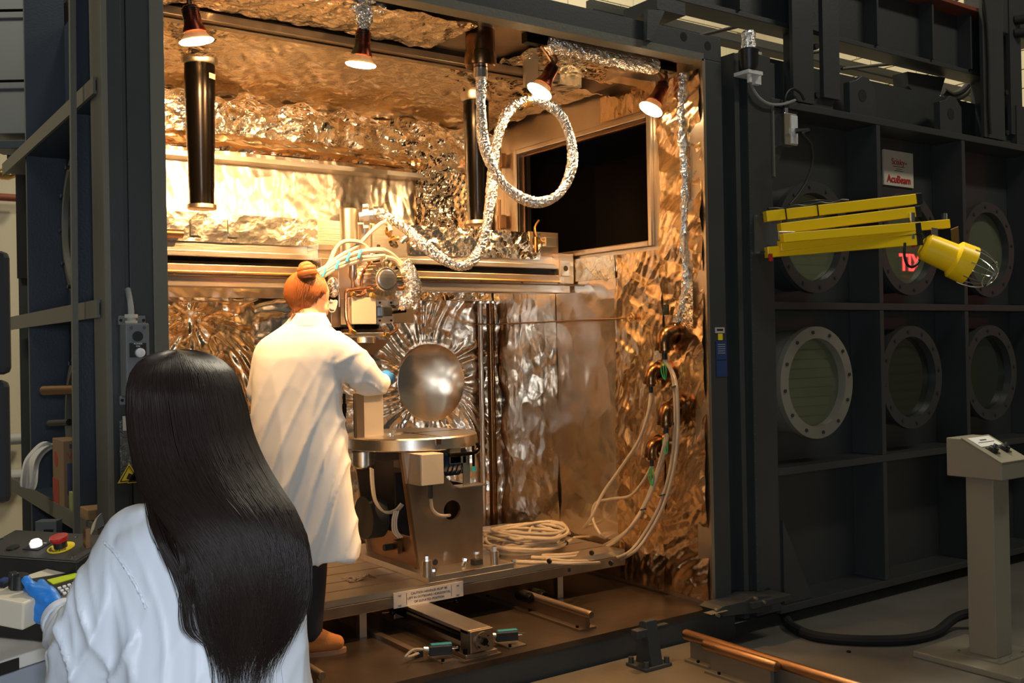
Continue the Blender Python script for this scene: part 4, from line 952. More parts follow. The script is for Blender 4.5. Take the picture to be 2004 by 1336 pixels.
# choose height so the top ellipse sits where the photo shows it, centred over the stand
dcx, dcy = (lx_t+outer[1].x)/2-.06, FY+.32
zc = None
best = min((abs(at('Z', z, 803, 847).y-dcy), z) for z in np.linspace(.8, 1.3, 101)); zt_t = float(best[1])
dcen = at('Z', zt_t, 803, 847)
tt = thing('turntable', 'thick round polished steel turntable disc on the brown stand', 'turntable', (dcen.x, dcen.y, zt_t-.2))
obj('disc', lathe(B(), dcen, (0, 0, -1), [(0, 0), (0, Rt-.008), (.008, Rt), (.065, Rt), (.072, Rt-.008), (.072, 0)], 96), M['alu'], tt, smooth=True)
obj('t_slot', box(B(), (dcen.x-.05, dcen.y-.008, zt_t), (dcen.x+Rt-.06, dcen.y+.008, zt_t+.001)), M['ironb'], tt)
obj('t_slot', box(B(), (dcen.x-.008, dcen.y-Rt+.03, zt_t), (dcen.x+.008, dcen.y+.1, zt_t+.001)), M['ironb'], tt)
obj('center_boss', lathe(B(), dcen+Vector((-.12, .02, 0)), (0, 0, 1), [(0, .07), (.012, .07), (.012, 0)], 28), M['alu'], tt, smooth=True)
obj('boss_pin', cyl(B(), dcen+Vector((-.14, -.05, 0)), dcen+Vector((-.14, -.05, .03)), .014, seg=12), M['chrome'], tt, smooth=True)
nt_ = dcen+Vector((math.cos(-1.95), math.sin(-1.95), 0))*0
an = math.atan2(at('Z', zt_t, 857, 856).y-dcen.y, at('Z', zt_t, 857, 856).x-dcen.x)
nq = dcen+Vector((math.cos(an), math.sin(an), 0))*(Rt-.004); obj('rim_notch', obox(B(), nq+Vector((0, 0, -.022)), (math.cos(an), math.sin(an), 0), .02, .03, .03), M['brownm'], tt)
hub = dcen+Vector((0, 0, -.072))
obj('hub', lathe(B(), hub, (0, 0, -1), [(0, .14), (.05, .14), (.06, .10), (.12, .10), (.12, 0)], 32), M['steeld'], tt, smooth=True)
obj('hub_arm', box(B(), (hub.x-.3, hub.y-.08, hub.z-.07), (hub.x+.02, hub.y+.08, hub.z)), M['alu'], tt, bevel=.004)
dv = at('Y', dcen.y-.1, 710, 892)
obj('drive_can', lathe(B(), (dv.x, dv.y, hub.z), (0, 0, -1), [(0, .062), (.075, .062), (.075, .045), (.085, .045), (.095, .034), (.10, 0)], 24), M['alu'], tt, smooth=True)
# work piece plate and rods on the turntable
w0_, w1_ = at('Y', dcen.y-.02, 711, 843), at('Y', dcen.y-.02, 748, 768)
wp = thing('work_fixture', 'upright machined plate fixture with two thin rods on the turntable', 'fixture', ((w0_.x+w1_.x)/2, dcen.y, zt_t))
obj('plate', box(B(), (w0_.x, dcen.y-.03, zt_t), (w1_.x, dcen.y+.01, w1_.z)), M['satin'], wp, bevel=.003)
obj('cap_block', box(B(), (w0_.x+.01, dcen.y-.06, w1_.z), (w1_.x+.015, dcen.y, w1_.z+.05)), M['ironb'], wp, bevel=.003)
obj('side_post', box(B(), (w0_.x-.055, dcen.y-.05, zt_t), (w0_.x-.008, dcen.y-.02, w1_.z)), M['steeld'], wp)
for x in (675, 695):
    a, b = at('Y', dcen.y+.0, x, 845), at('Y', dcen.y, x, 770); obj('rod', cyl(B(), (a.x, a.y, zt_t), (a.x, a.y, b.z), .008, seg=10), M['ironb'], wp, smooth=True)
    if x == 675: obj('coupling', cyl(B(), (a.x, a.y, zt_t+.14), (a.x, a.y, zt_t+.19), .013, seg=10), M['ironb'], wp)
# ------------------------------------------------------------------ gantry beam
GY = 5.2
def g(x, y, Y=GY): return at('Y', Y, x, y)
gt = thing('gantry_beam', 'wide steel cross beam with foil covered box and twin rails behind the gun', 'beam', (2.7, GY, 1.9))
zT, zR0, zR1, zB = g(640, 431).z, g(640, 505).z, g(640, 535).z, g(640, 553).z
obj('beam_box', box(B(), (X0+.02, GY, zR0), (g(1090, 480).x, GY+.30, zT)), M['steel'], gt, bevel=.004)
foil('foil_cover', (X0+.02, GY, zR0+.06), (g(620, 480).x-X0-.02, 0, 0), (0, 0, zT-zR0-.06), (0, -1, 0), M['foilt'], gt, 61, .015, .006, 2, 14, off=.010, label='foil tape sheet on the left of the beam')
foil('foil_cover', (g(800, 480).x, GY, zR0+.04), (g(1055, 480).x-g(800, 480).x, 0, 0), (0, 0, zT-zR0-.04), (0, -1, 0), M['foil'], gt, 62, .015, .008, 3, 20, off=.012)
for x0, x1 in ((372, 394), (444, 464)): obj('tape_patch', box(B(), (g(x0, 460).x, GY-.026, zR0+.09), (g(x1, 460).x, GY-.022, zT-.02)), M['foilt'], gt)
obj('upper_rail', box(B(), (X0+.02, GY-.05, zR0-.02), (g(1090, 520).x, GY+.05, zR0+.012)), M['steel'], gt, bevel=.004)
obj('rail_shadow_gap', box(B(), (X0+.02, GY-.02, zR0-.06), (g(1090, 520).x, GY+.02, zR0-.02)), M['ironb'], gt)
obj('lower_rail', box(B(), (X0+.02, GY-.06, zB+.015), (g(1085, 545).x, GY+.05, zR0-.06)), M['steeld'], gt, bevel=.004)
obj('rail_lip', box(B(), (X0+.02, GY-.075, zR1-.022), (g(1085, 545).x, GY-.055, zR1-.010)), M['brass'], gt, bevel=.003)
obj('bottom_strip', box(B(), (X0+.02, GY-.03, zB-.035), (g(1110, 560).x, GY+.10, zB+.015)), M['steel'], gt, bevel=.003)
for i in range(9): obj('bolt', disc(B(), (1.55+i*.31, GY-.06, zB+.03), (0, -1, 0), .012, .008, 8), M['brownm'], gt)
# right end plate and switch
a, b = g(1092, 556, GY-.03), g(1126, 498, GY-.03)
ep = obj('end_bracket', box(B(), (a.x-.02, GY-.07, a.z), (X1-.03, GY+.10, b.z)), M['steelz'], gt, bevel=.004)
obj('bearing_plate', box(B(), (a.x-.01, GY-.085, a.z+.05), (a.x+.055, GY-.07, b.z-.05)), M['steel'], ep, bevel=.002)
obj('bearing_hole', disc(B(), (a.x+.022, GY-.087, (a.z+b.z)/2), (0, 1, 0), .018, .01), M['blackm'], ep)
c = g(1068, 475); sw_ = obj('end_switch', box(B(), (c.x-.045, GY-.06, c.z-.03), (c.x+.045, GY-.005, c.z+.03)), M['alu'], gt, bevel=.004)
obj('switch_lead', tube(B(), [c+Vector((-.05, -.03, 0)), c+Vector((-.09, -.03, .03)), c+Vector((-.10, -.02, .09)), c+Vector((-.06, -.01, .14))], .008, 8), M['brass'], gt)
obj('switch_post', cyl(B(), c+Vector((-.10, -.03, -.07)), c+Vector((-.10, -.03, .03)), .014, seg=10), M['bronze'], gt)
obj('end_plate', box(B(), (g(1035, 480).x, GY-.012, g(1035, 500).z), (g(1090, 480).x, GY+.01, g(1070, 455).z)), M['steeld'], gt)
c = g(340, 459); obj('left_fitting', cyl(B(), (c.x-.08, GY-.05, c.z), (c.x+.03, GY-.05, c.z), .022, seg=12), M['brownm'], gt, smooth=True)

# ------------------------------------------------------------------ electron gun carriage
GQ = 4.86
def h(x, y, Y=GQ): return at('Y', Y, x, y)
gn = thing('welding_gun', 'complex steel welding gun head with copper pipes hanging from the gantry', 'machine', (h(720, 600).x, GQ, h(720, 705).z))
def bx(name, x0, y0, x1, y1, Ya, Yb, m_, parent=None, bev=.003, **k):
    a, b = at('Y', Ya, x0, y1), at('Y', Ya, x1, y0)
    return obj(name, box(B(), (a.x, Ya, a.z), (b.x, Yb, b.z)), M[m_], parent or gn, bevel=bev, **k)
bx('carriage', 622, 482, 668, 560, 5.08, 5.20, 'steel')
bx('carriage_lid', 622, 478, 652, 488, 5.06, 5.20, 'steel')
bx('slide_block', 628, 506, 664, 536, 5.04, 5.09, 'steelz')
bx('gun_column', 664, 520, 692, 640, 4.92, 5.05, 'steelz')
bx('gun_column_lower', 640, 560, 690, 690, 4.98, 5.06, 'steeld')
ct, cb_ = h(682, 408, 4.96), h(682, 540, 4.96)
obj('gun_cylinder', lathe(B(), (ct.x, 4.96, cb_.z), (0, 0, 1), [(0, 0), (0, .048), (ct.z-cb_.z-.004, .048), (ct.z-cb_.z, .044), (ct.z-cb_.z, 0)], 32), M['steelz'], gn, smooth=True)
ct2 = h(713, 440, 5.02); obj('rear_cylinder', cyl(B(), (ct2.x, 5.02, cb_.z), (ct2.x, 5.02, ct2.z), .042, seg=28), M['steelz'], gn, smooth=True)
# hose connector on top
k0, k1 = h(703, 424, 4.94), h(738, 421, 4.90)
kd = (k1-k0).normalized()
obj('hose_connector', lathe(B(), k0, kd, [(0, 0), (0, .03), (.02, .03), (.02, .05), (.05, .052), (.055, .040), (.075, .040), (.08, .05), (.11, .048), (.115, 0)], 10), M['alu'], gn, smooth=True, label='faceted metal hose connector')
for dz in (-.05, .05): obj('connector_lug', obox(B(), k0+kd*.035+Vector((0, 0, dz)), kd, .03, .02, .03), M['alu'], gn)
# finned motor
m0, m1 = h(708, 549, 4.98), h(757, 546, 4.70)
md_ = (m1-m0).normalized(); ml = (m1-m0).length
mo = obj('finned_motor', lathe(B(), m0, md_, [(0, 0), (0, .055), (.03, .06), (.03, .075), (ml*.35, .078), (ml*.38, .068), (ml*.97, .066), (ml, .060), (ml, 0)], 32), M['alu'], gn, smooth=True)
obj('motor_cap', lathe(B(), m1, md_, [(0, 0), (0, .050), (.008, .050), (.010, .046), (.010, 0)], 28), M['steel'], mo, smooth=True)
_, s_, t_2 = frame_of(md_)
for k_ in range(22):
    a_ = 2*PI*k_/22; dv = s_*math.cos(a_)+t_2*math.sin(a_); c = m0+md_*(ml*.70)+dv*.078
    obj('fin', obox(B(), c, md_, ml*.56, .006, .030, up=dv), M['alu'], mo)
for k_ in range(3): obj('band', lathe(B(), m0+md_*(.035+.022*k_), md_, [(0, .078), (0, .084), (.012, .084), (.012, .078)], 32, closed=True), M['steel'], mo, smooth=True)
# square box, side flange, valve
bx('control_box', 690, 582, 736, 634, 4.74, 4.88, 'satin', label='plain square plate box')
f1 = bx('flange_block', 738, 587, 770, 632, 4.78, 4.84, 'satin')
for x, y in ((743, 592), (765, 592), (743, 627), (765, 627)): obj('screw', disc(B(), h(x, y, 4.78), (0, -1, 0), .006, .006, 8), M['blackm'], f1)
bx('window_tube', 738, 598, 749, 622, 4.765, 4.78, 'chrome', f1)
bx('valve_body', 750, 600, 768, 618, 4.73, 4.78, 'black', f1)
for dy in (600, 611): 
    a, b = h(766, dy, 4.75), h(794, dy-3, 4.75); obj('valve_arm', cyl(B(), a, b, .009, seg=10), M['ironb'], f1, smooth=True)
bx('side_plate', 690, 600, 810, 632, 4.88, 4.89, 'steeld')
bx('lower_manifold', 692, 634, 742, 644, 4.76, 4.88, 'ironb')
bx('manifold_base', 686, 643, 750, 652, 4.78, 4.90, 'brownm')
bx('nozzle_plate', 672, 650, 762, 660, 4.76, 4.92, 'steel')
n0_ = h(712, 660, 4.80); obj('nozzle_disc', lathe(B(), n0_, (0, 0, -1), [(0, 0), (0, .062), (.028, .062), (.030, .05), (.03, 0)], 32), M['steel'], gn, smooth=True)
P = [h(*z_, 4.90) for z_ in ((680, 664), (766, 664), (720, 706), (696, 702))]
obj('deflector_plate', prism(B(), P, (0, .015, 0)), M['copperd'], gn, label='triangular copper coloured deflector plate')
obj('deflector_bar', obox(B(), h(705, 690, 4.88), (1, 0, -.35), .16, .01, .02), M['brownm'], gn)
# copper pipes
def cp_(pts, r=.0095, Y=4.74, m_='copper'): return obj('copper_pipe', tube(B(), [h(*z_, Y) for z_ in pts], r, 8, 5), M[m_], gn, smooth=True)
cp_([(736, 562), (712, 564), (686, 567), (678, 570), (677, 580), (677, 612), (680, 630), (688, 645)])
cp_([(714, 566), (713, 574), (704, 578), (690, 578)])
cp_([(777, 634), (776, 644), (766, 652), (756, 657)])
cp_([(775, 564), (788, 564), (793, 556), (790, 540)], Y=4.80)
cp_([(726, 514), (718, 525), (712, 530), (708, 545), (707, 560)], Y=4.80)
for x, y in ((736, 561), (690, 650), (757, 656), (692, 577), (730, 578)): obj('pipe_fitting', obox(B(), h(x, y, 4.74), (1, .2, -.4), .035, .022, .024), M['brass'], gn, bevel=.003)
# small hardware cluster
rs = random.Random(5)
for x, y, m_ in ((745, 506, 'brass'), (752, 512, 'alu'), (738, 500, 'steeld'), (760, 472, 'brass'), (763, 462, 'brass'), (776, 482, 'chrome'), (785, 474, 'alu'), (758, 510, 'chrome'), (742, 516, 'ironb'), (728, 520, 'steeld'), (765, 518, 'brass')):
    c = h(x, y, 4.84+rs.uniform(-.04, .04)); obj('fitting', lathe(B(), c, (rs.uniform(-1, 1), -.5, rs.uniform(.2, 1)), [(0, 0), (0, .012), (.02, .012), (.02, .02), (.04, .02), (.04, .01), (.06, .01), (.06, 0)], 8), M[m_], gn)
bx('dark_panel', 640, 560, 672, 600, 4.93, 4.97, 'ironb'); bx('side_module', 648, 600, 668, 640, 4.90, 4.97, 'steeld'); bx('lower_module', 636, 640, 676, 665, 4.92, 4.99, 'ironb')
obj('sensor_probe', lathe(B(), h(690, 508, 4.80), (0, 0, -1), [(0, 0), (0, .020), (.09, .022), (.11, .010), (.20, .009), (.20, 0)], 12), M['steelz'], gn, smooth=True)
obj('foil_knob', sphere(B(), h(652, 562, 4.80), .045, 18, .75, .9, 1.2), M['hose'], gn, smooth=True, label='foil wrapped camera port')
# pale hose bundle
for pts, r in ((((608, 540), (640, 520), (655, 490), (672, 473), (700, 473), (718, 484), (728, 500)), .011),
               (((625, 535), (660, 505), (700, 480), (725, 455), (748, 436), (760, 440), (765, 452)), .011),
               (((620, 532), (650, 517), (690, 497), (730, 490), (760, 495), (785, 515), (792, 530)), .013),
               (((624, 538), (655, 522), (700, 505), (735, 502), (752, 500)), .013),
               (((628, 534), (665, 508), (710, 492), (745, 488), (770, 500), (788, 520)), .011),
               (((630, 542), (662, 524), (705, 510), (735, 506), (750, 502)), .011),
               (((755, 503), (772, 508), (785, 524), (790, 535)), .013)):
    obj('pale_hose', tube(B(), [h(*z_, 4.70+.01*(i % 3)) for i, z_ in enumerate(pts)], r, 8, 6), M['cablep'], gn, smooth=True)
for x, y in ((634, 533), (660, 518), (704, 496), (681, 503)): obj('blue_tie', obox(B(), h(x, y, 4.69), (.4, 0, .9), .05, .02, .006), M['tapeb'], gn)
# foil wrapped bend
P = [h(*z_, 4.72) for z_ in ((786, 512), (797, 525), (805, 545), (808, 565), (803, 582), (790, 592), (776, 592))]
obj('foil_bend', tube(B(), P, .036, 20, 12, wob=.16, rad=lambda q_: .034+.010*math.sin(q_*PI)), M['hose'], gn, label='foil wrapped hose bend')
P = [h(*z_, 4.73) for z_ in ((778, 596), (800, 596), (812, 585))]
obj('braid', tube(B(), P, .008, 8, 5), M['cable'], gn)

# ------------------------------------------------------------------ foil wrapped hose with the big loop
fz = at('Z', 3.20, 940, 95)
ff_ = thing('ceiling_feedthrough', 'round brass coloured feedthrough flange on the chamber ceiling', 'fitting', (fz.x, fz.y, 3.08))
obj('flange', lathe(B(), (fz.x, fz.y, ZC1), (0, 0, -1), [(0, .075), (.11, .075), (.115, .081), (.175, .081), (.185, .076), (.19, 0)], 36), M['bronze'], ff_, smooth=True)
obj('neck', cyl(B(), (fz.x, fz.y, 3.10), (fz.x, fz.y, 3.05), .036, seg=16), M['alu'], ff_, smooth=True)
for k_ in range(4):
    a_ = k_*PI/2+.5; obj('clamp', obox(B(), (fz.x+.052*math.cos(a_), fz.y+.052*math.sin(a_), 3.085), (0, 0, 1), .04, .02, .03), M['ironb'], ff_)
Ys = fz.y
HP = [((941, 112), Ys), ((942, 150), Ys+.02), ((941, 210), Ys+.05), ((946, 275), Ys+.1), ((968, 335), Ys+.12), ((1005, 378), Ys+.12), ((1052, 396), Ys+.1), ((1095, 378), Ys+.08), ((1118, 330), Ys+.06), ((1118, 280), Ys+.05), ((1100, 230), Ys+.04),
      ((1070, 203), Ys+.05), ((1035, 194), Ys+.08), ((1000, 212), Ys+.15), ((978, 255), Ys+.2), ((966, 320), Ys+.25), ((960, 390), Ys+.28), ((949, 460), Ys+.3), ((930, 503), Ys+.32), ((903, 520), Ys+.34), ((868, 508), Ys+.36), ((825, 475), Ys+.4), ((785, 440), Ys+.44), ((752, 422), Ys+.47), ((737, 416), Ys+.49)]
P = [at('Y', Y_, *q_) for q_, Y_ in HP]
fh_ = thing('foil_hose', 'thick hose wrapped in crinkled foil, hanging in a big loop to the gun', 'hose', (fz.x, fz.y, 2.0))
obj('wrap', tube(B(), P, .029, 22, 16, wob=.13, rad=lambda q_: .027+.003*math.sin(q_*60)+.006*max(0, q_-.7)), M['hose'], fh_)
c = at('Y', Ys+.08, 1030, 196); obj('sling', lathe(B(), c+Vector((-.01, 0, 0)), (1, 0, 0), [(0, .033), (.02, .033), (.02, .037), (0, .037)], 20, closed=True), M['brass'], fh_, smooth=True)

# ------------------------------------------------------------------ black hanging cylinders
for i, (x, y, yb, lb) in enumerate(((390, 108, 412, 'polished black cylinder hanging from the ceiling at the left'), (931, 182, 442, 'polished black cylinder hanging behind the foil hose'))):
    c = at('Z', 3.27, x, y); bot = at('Y', c.y, x+6, yb)
    t_ = thing('hanging_cylinder', lb, 'cylinder', (c.x, c.y, bot.z))
    L_ = 3.22-bot.z
    obj('mount_plate', obox(B(), (c.x, c.y, 3.285), (1, .6, 0), .34, .34, .006), M['steeld'], t_)
    fl_ = obj('flange', lathe(B(), (c.x, c.y, 3.285), (0, 0, -1), [(0, .125), (.012, .125), (.014, .098), (.06, .094), (.07, .088), (.07, 0)], 36), M['steelz'], t_, smooth=True)
    for k_ in range(6):
        a_ = k_*PI/3+.3; obj('bolt', cyl(B(), (c.x+.112*math.cos(a_), c.y+.112*math.sin(a_), 3.262), (c.x+.112*math.cos(a_), c.y+.112*math.sin(a_), 3.274), .007, seg=8), M['ironb'], fl_)
    obj('tube', lathe(B(), (c.x, c.y, 3.23), (0, 0, -1), [(0, .080), (L_*.25, .079), (L_*.26, .076), (L_*.6, .073), (L_*.61, .070), (L_*.86, .067), (L_*.87, .065), (L_-.02, .064)], 40), M['ironb'], t_, smooth=True)
    obj('end_ring', lathe(B(), (c.x+.0, c.y, bot.z+.03), (0, 0, -1), [(0, .055), (0, .076), (.02, .076), (.024, .07), (.024, 0)], 40), M['steelz'], t_, smooth=True)
    if i == 0:
        q_ = at('Y', c.y-.079, 404, 146); obj('paper_label', obox(B(), (c.x+.045, c.y-.066, q_.z), (.8, .5, 0), .045, .004, .028), M['sign'], t_, label='small white and red label')

# ------------------------------------------------------------------ four clamp spotlights
def spot(x, y, Y_, dx, dy, aim, power, lab, top):
    """x,y: pixel of the bulb rim centre; (dx,dy): pixel offset of the lamp's back end"""
    c = at('Y', Y_, x, y); back = at('Y', Y_-.02 if dx > 0 else Y_, x+dx, y+dy)
    d = (c-back).normalized(); L_ = (c-back).length
    d = (d+Vector((0, .04, 0))).normalized(); L_ *= 1.08; back = c-d*L_
    t_ = thing('clamp_spotlight', lab, 'lamp', back, 'four clamp spotlights under the chamber ceiling')
    o_ = obj('lamp_body', lathe(B(), back, d, [(0, 0), (0, .024), (.006, .030), (L_*.50, .037), (L_*.72, .050), (L_*.74, .048)], 28), M['lampb'], t_, smooth=True)
    for k_ in range(9): obj('rib', lathe(B(), back+d*(L_*(.08+.045*k_)), d, [(0, .031), (.002, .0365), (.005, .0365), (.006, .031)], 24, closed=True), M['lampb'], o_)
    b_ = obj('bulb', lathe(B(), back, d, [(L_*.72, .042), (L_*.80, .048), (L_*.95, .066), (L_*.975, .068)], 32), M['bulb'], t_, smooth=True)
    obj('lens', lathe(B(), back, d, [(L_*.955, .0685), (L_*.985, .0705), (L_*1.02, .066), (L_*1.05, .045), (L_*1.06, 0)], 32), M['glow'], b_, smooth=True)
    obj('stem', tube(B(), [back+d*.01, back-d*.02+Vector((0, 0, .02)), Vector(top)], .011, 8, 4), M['brownm'], t_, smooth=True)
    l = bpy.data.lights.new('spot_bulb', 'SPOT'); l.energy = power; l.color = (1, .55, .215); l.spot_size = math.radians(128); l.spot_blend = .8; l.shadow_soft_size = .055
    lo_ = bpy.data.objects.new('spot_bulb', l); COL.objects.link(lo_); lo_.location = back+d*(L_*1.10)
    lo_.rotation_euler = (Vector(aim)-(back+d*L_)).to_track_quat('-Z', 'Y').to_euler()
    return t_, back
SP = [(385, 82, 4.16, -14, -66, (2.2, 6.1, 2.2), 430, 'left spotlight with heat tinted red body above the black cylinder', (-.02, 0, .12)),
      (706, 128, 4.22, 4, -66, (2.7, 6.1, 1.9), 430, 'upright spotlight with rainbow tinted body under a crumpled foil sleeve', (0, 0, .1)),
      (1055, 180, 4.22, 26, -48, (2.9, 5.2, 1.0), 230, 'tilted spotlight beside the hose loop', (0, 0, .1)),
      (1273, 215, 4.24, 24, -50, (3.0, 5.2, .4), 190, 'tilted spotlight nearest the right wall', (0, 0, .1))]
bk = []
for (x, y, Y_, dx, dy, aim, pw, lab, _t) in SP:
    bb = at('Y', Y_, x+dx, y+dy); tp_ = (bb.x+(-.01 if dx <= 0 else -.03), bb.y+.02, 3.26)
    t_, b_ = spot(x, y, Y_, dx, dy, aim, pw, lab, tp_); bk.append(b_)
obj_ = None
tf = thing('foil_sleeve', 'crumpled foil sleeve gathered over the second spotlight', 'foil', bk[1])
obj('sleeve', tube(B(), [bk[1]+Vector((0, 0, -.01)), bk[1]+Vector((.0, 0, .06)), bk[1]+Vector((-.02, 0, .14)), (bk[1].x-.03, bk[1].y, 3.28)], .03, 18, 8, wob=.3, rad=lambda q_: .024+.05*q_), M['hose'], tf)
obj('side_scrap', tube(B(), [at('Y', 4.2, *z_) for z_ in ((690, 12), (715, 14), (740, 12), (752, 20))], .025, 14, 6, wob=.3), M['hose'], tf)
# junction blocks and foil wrapped track between third and fourth spotlights
a, b = at('Y', 4.16, 1052, 78), at('Y', 4.16, 1290, 132)
lt = thing('light_track', 'foil wrapped electrical track carrying the two right spotlights', 'track', ((a.x+b.x)/2, 4.16, 3.15))
obj('end_block', obox(B(), (a.x, 4.16, a.z), (1, 0, 0), .17, .05, .055), M['ironb'], lt, bevel=.003)
obj('end_block', obox(B(), (b.x+.04, 4.16, b.z+.01), (1, 0, 0), .15, .05, .055), M['ironb'], lt, bevel=.003)
obj('foil_wrap', tube(B(), [at('Y', 4.15, *z_) for z_ in ((1074, 100), (1082, 88), (1100, 92), (1150, 104), (1210, 116), (1282, 130))], .045, 20, 10, wob=.09, rad=lambda q_: .030+.016*min(1, q_*6)), M['hose'], lt)
obj('drop_stem', cyl(B(), (a.x+.03, 4.17, a.z-.02), bk[2], .010, seg=8), M['brownm'], lt)
obj('drop_stem', cyl(B(), (b.x, 4.18, b.z-.02), bk[3], .010, seg=8), M['brownm'], lt)
c = at('Z', 3.27, 1240, 150)
tag(obj('ceiling_pad', box(B(), (c.x-.15, c.y-.05, 3.24), (c.x+.12, c.y+.08, 3.29)), M['steelz'], None, own=True, bevel=.003), 'square steel pad on the ceiling near the right wall', 'plate')

# ------------------------------------------------------------------ elbow feedthroughs and cables on the right wall
EL = [(1326, 652, 1306, 676, 1.25, 'large bronze elbow fitting, topmost of the right one of two columns'), (1294, 724, 1272, 745, 1.0, 'bronze elbow fitting, upper of the left pair'), (1328, 797, 1311, 822, 1.2, 'large bronze elbow fitting below the topmost one'), (1296, 866, 1274, 886, 1.0, 'bronze elbow fitting, lowest of the four')]
ends = []
for (x, y, x2, y2, s, lb) in EL:
    c = at('X', X1-.02, x, y); t_ = thing('elbow_fitting', lb, 'fitting', (c.x, c.y, c.z), 'four bronze elbow feedthroughs on the side wall')
    obj('wall_flange', lathe(B(), c, (-1, 0, 0), [(-.02, .062*s), (.004, .062*s), (.010, .054*s), (.03, .050*s), (.03, 0)], 28), M['bronze'], t_, smooth=True)
    e = at('X', X1-.15, x2, y2)
    mid = Vector((c.x-.065*s, c.y, c.z-.004)); e = Vector((c.x-.085*s, c.y, c.z-.075*s))
    obj('elbow', tube(B(), [c, c+Vector((-.03*s, 0, 0)), mid+Vector((-.005*s, 0, -.008*s)), e+Vector((0, 0, .035*s)), e], .040*s, 16, 6), M['bronze'], t_, smooth=True)
    obj('collar', lathe(B(), e+Vector((0, 0, .012)), (0, 0, -1), [(0, .044*s), (.015, .044*s), (.016, .026*s), (.03, .024*s), (.03, 0)], 20), M['bronze'], t_, smooth=True)
    obj('gland', cyl(B(), e+Vector((0, 0, -.012)), e+Vector((0, 0, -.055)), .013*s, seg=10), M['black'], t_, smooth=True)
    if s > 1 or y > 850: 
        for q_ in range(3): obj('green_wire', tube(B(), [e+Vector((0, .005*q_, -.06)), e+Vector((-.01, .02*(q_-1), -.10)), e+Vector((-.005, .014*(q_-1), -.15)), e+Vector((0, 0, -.17))], .003, 6, 4), M['green'], t_)
    ends.append(e+Vector((0, 0, -.05)))
TZ = TZ1+.012
def wc(name, lab, start, pts, r=.0100, grp='braided cables hanging from the wall elbows'):
    P = [start]+[at(ax_, v_, x, y) for ax_, v_, x, y in pts]
    o_ = obj(name, tube(B(), P, r, 8, 7), M['cable'], None, own=True, smooth=True); tag(o_, lab, 'cable', grp); return o_
wc('braided_cable', 'outermost braided cable sweeping from the topmost elbow', ends[0], [('X', 4.03, 1322, 745), ('X', 4.04, 1327, 830), ('X', 4.05, 1320, 910), ('X', 4.05, 1300, 985), ('X', 4.03, 1272, 1040), ('X', 3.98, 1240, 1080), ('Y', 4.70, 1195, 1098), ('Z', TZ, 1130, 1102), ('Z', TZ, 1060, 1100), ('Z', TZ, 1010, 1098)])
wc('braided_cable', 'second braided cable close inside the outermost one', ends[0], [('X', 4.03, 1317, 740), ('X', 4.05, 1321, 820), ('X', 4.06, 1313, 910), ('X', 4.06, 1292, 985), ('X', 4.04, 1262, 1042), ('X', 3.99, 1228, 1082), ('Y', 4.74, 1180, 1096), ('Z', TZ, 1120, 1098), ('Z', TZ, 1070, 1094)])
wc('braided_cable', 'braided cable from the third elbow curving to the coil', ends[2], [('X', 4.02, 1305, 860), ('X', 4.05, 1290, 920), ('X', 4.05, 1262, 990), ('X', 4.03, 1225, 1040), ('Y', 4.95, 1170, 1072), ('Z', TZ, 1115, 1084), ('Z', TZ, 1060, 1086)])
wc('braided_cable', 'twin of the cable from the third elbow, slightly below it', ends[2], [('X', 4.02, 1301, 865), ('X', 4.05, 1283, 930), ('X', 4.05, 1254, 1000), ('X', 4.02, 1216, 1050), ('Y', 4.90, 1165, 1079), ('Z', TZ, 1110, 1090), ('Z', TZ, 1040, 1090)])
wc('braided_cable', 'braided cable from the upper left elbow running straight to the coil', ends[1], [('X', 4.03, 1268, 810), ('X', 4.06, 1250, 862), ('X', 4.08, 1215, 915), ('X', 4.08, 1180, 965), ('X', 4.06, 1155, 1015), ('Y', 5.25, 1130, 1046), ('Z', TZ, 1106, 1062), ('Z', TZ, 1060, 1066)])
wc('braided_cable', 'thin cable from the lowest elbow looping behind the others', ends[3], [('X', 4.06, 1256, 945), ('X', 4.08, 1232, 970), ('X', 4.10, 1195, 976), ('X', 4.10, 1165, 985), ('X', 4.10, 1160, 1015), ('X', 4.08, 1178, 1048), ('Y', 5.1, 1205, 1060), ('Z', TZ, 1235, 1066)], .008)
# coil on the table
cc = at('Z', TZ, 1032, 1070)
coil = thing('cable_coil', 'loose heap of pale braided cable coiled on the slotted table', 'cable', (cc.x, cc.y, TZ1))
rs = random.Random(11); cn = [at('Z', TZ, 950, 1072), at('Z', TZ, 1125, 1080)]
rx = .27; ry = .27
for k_ in range(12):
    ox, oy, sc1, sc2, ph_ = rs.uniform(-.05, .05), rs.uniform(-.06, .06), rs.uniform(.55, 1.0), rs.uniform(.45, 1.0), rs.uniform(0, 6)
    P = []
    for j in range(15):
        a_ = 2*PI*j/14*rs.uniform(.98, 1.02); P.append(Vector((cc.x+ox+rx*sc1*math.cos(a_+ph_*.0), cc.y+oy+ry*sc2*math.sin(a_), TZ+.011*k_*.8+.012*math.sin(a_*2+ph_)+.012)))
    P[-1] = P[0]+Vector((0, 0, .004))
    obj('cable_turn', tube(B(), P, .0095, 8, 4), M['cable'], coil, smooth=True)
for k_ in range(3):
    a_ = rs.uniform(0, 3); P = [Vector((cc.x+.2*math.cos(a_+j*.9+k_), cc.y+.18*math.sin(a_*2+j*1.3), TZ+.09+.006*math.sin(j))) for j in range(5)]
    obj('cable_turn', tube(B(), P, .0095, 8, 6), M['cable'], coil, smooth=True)
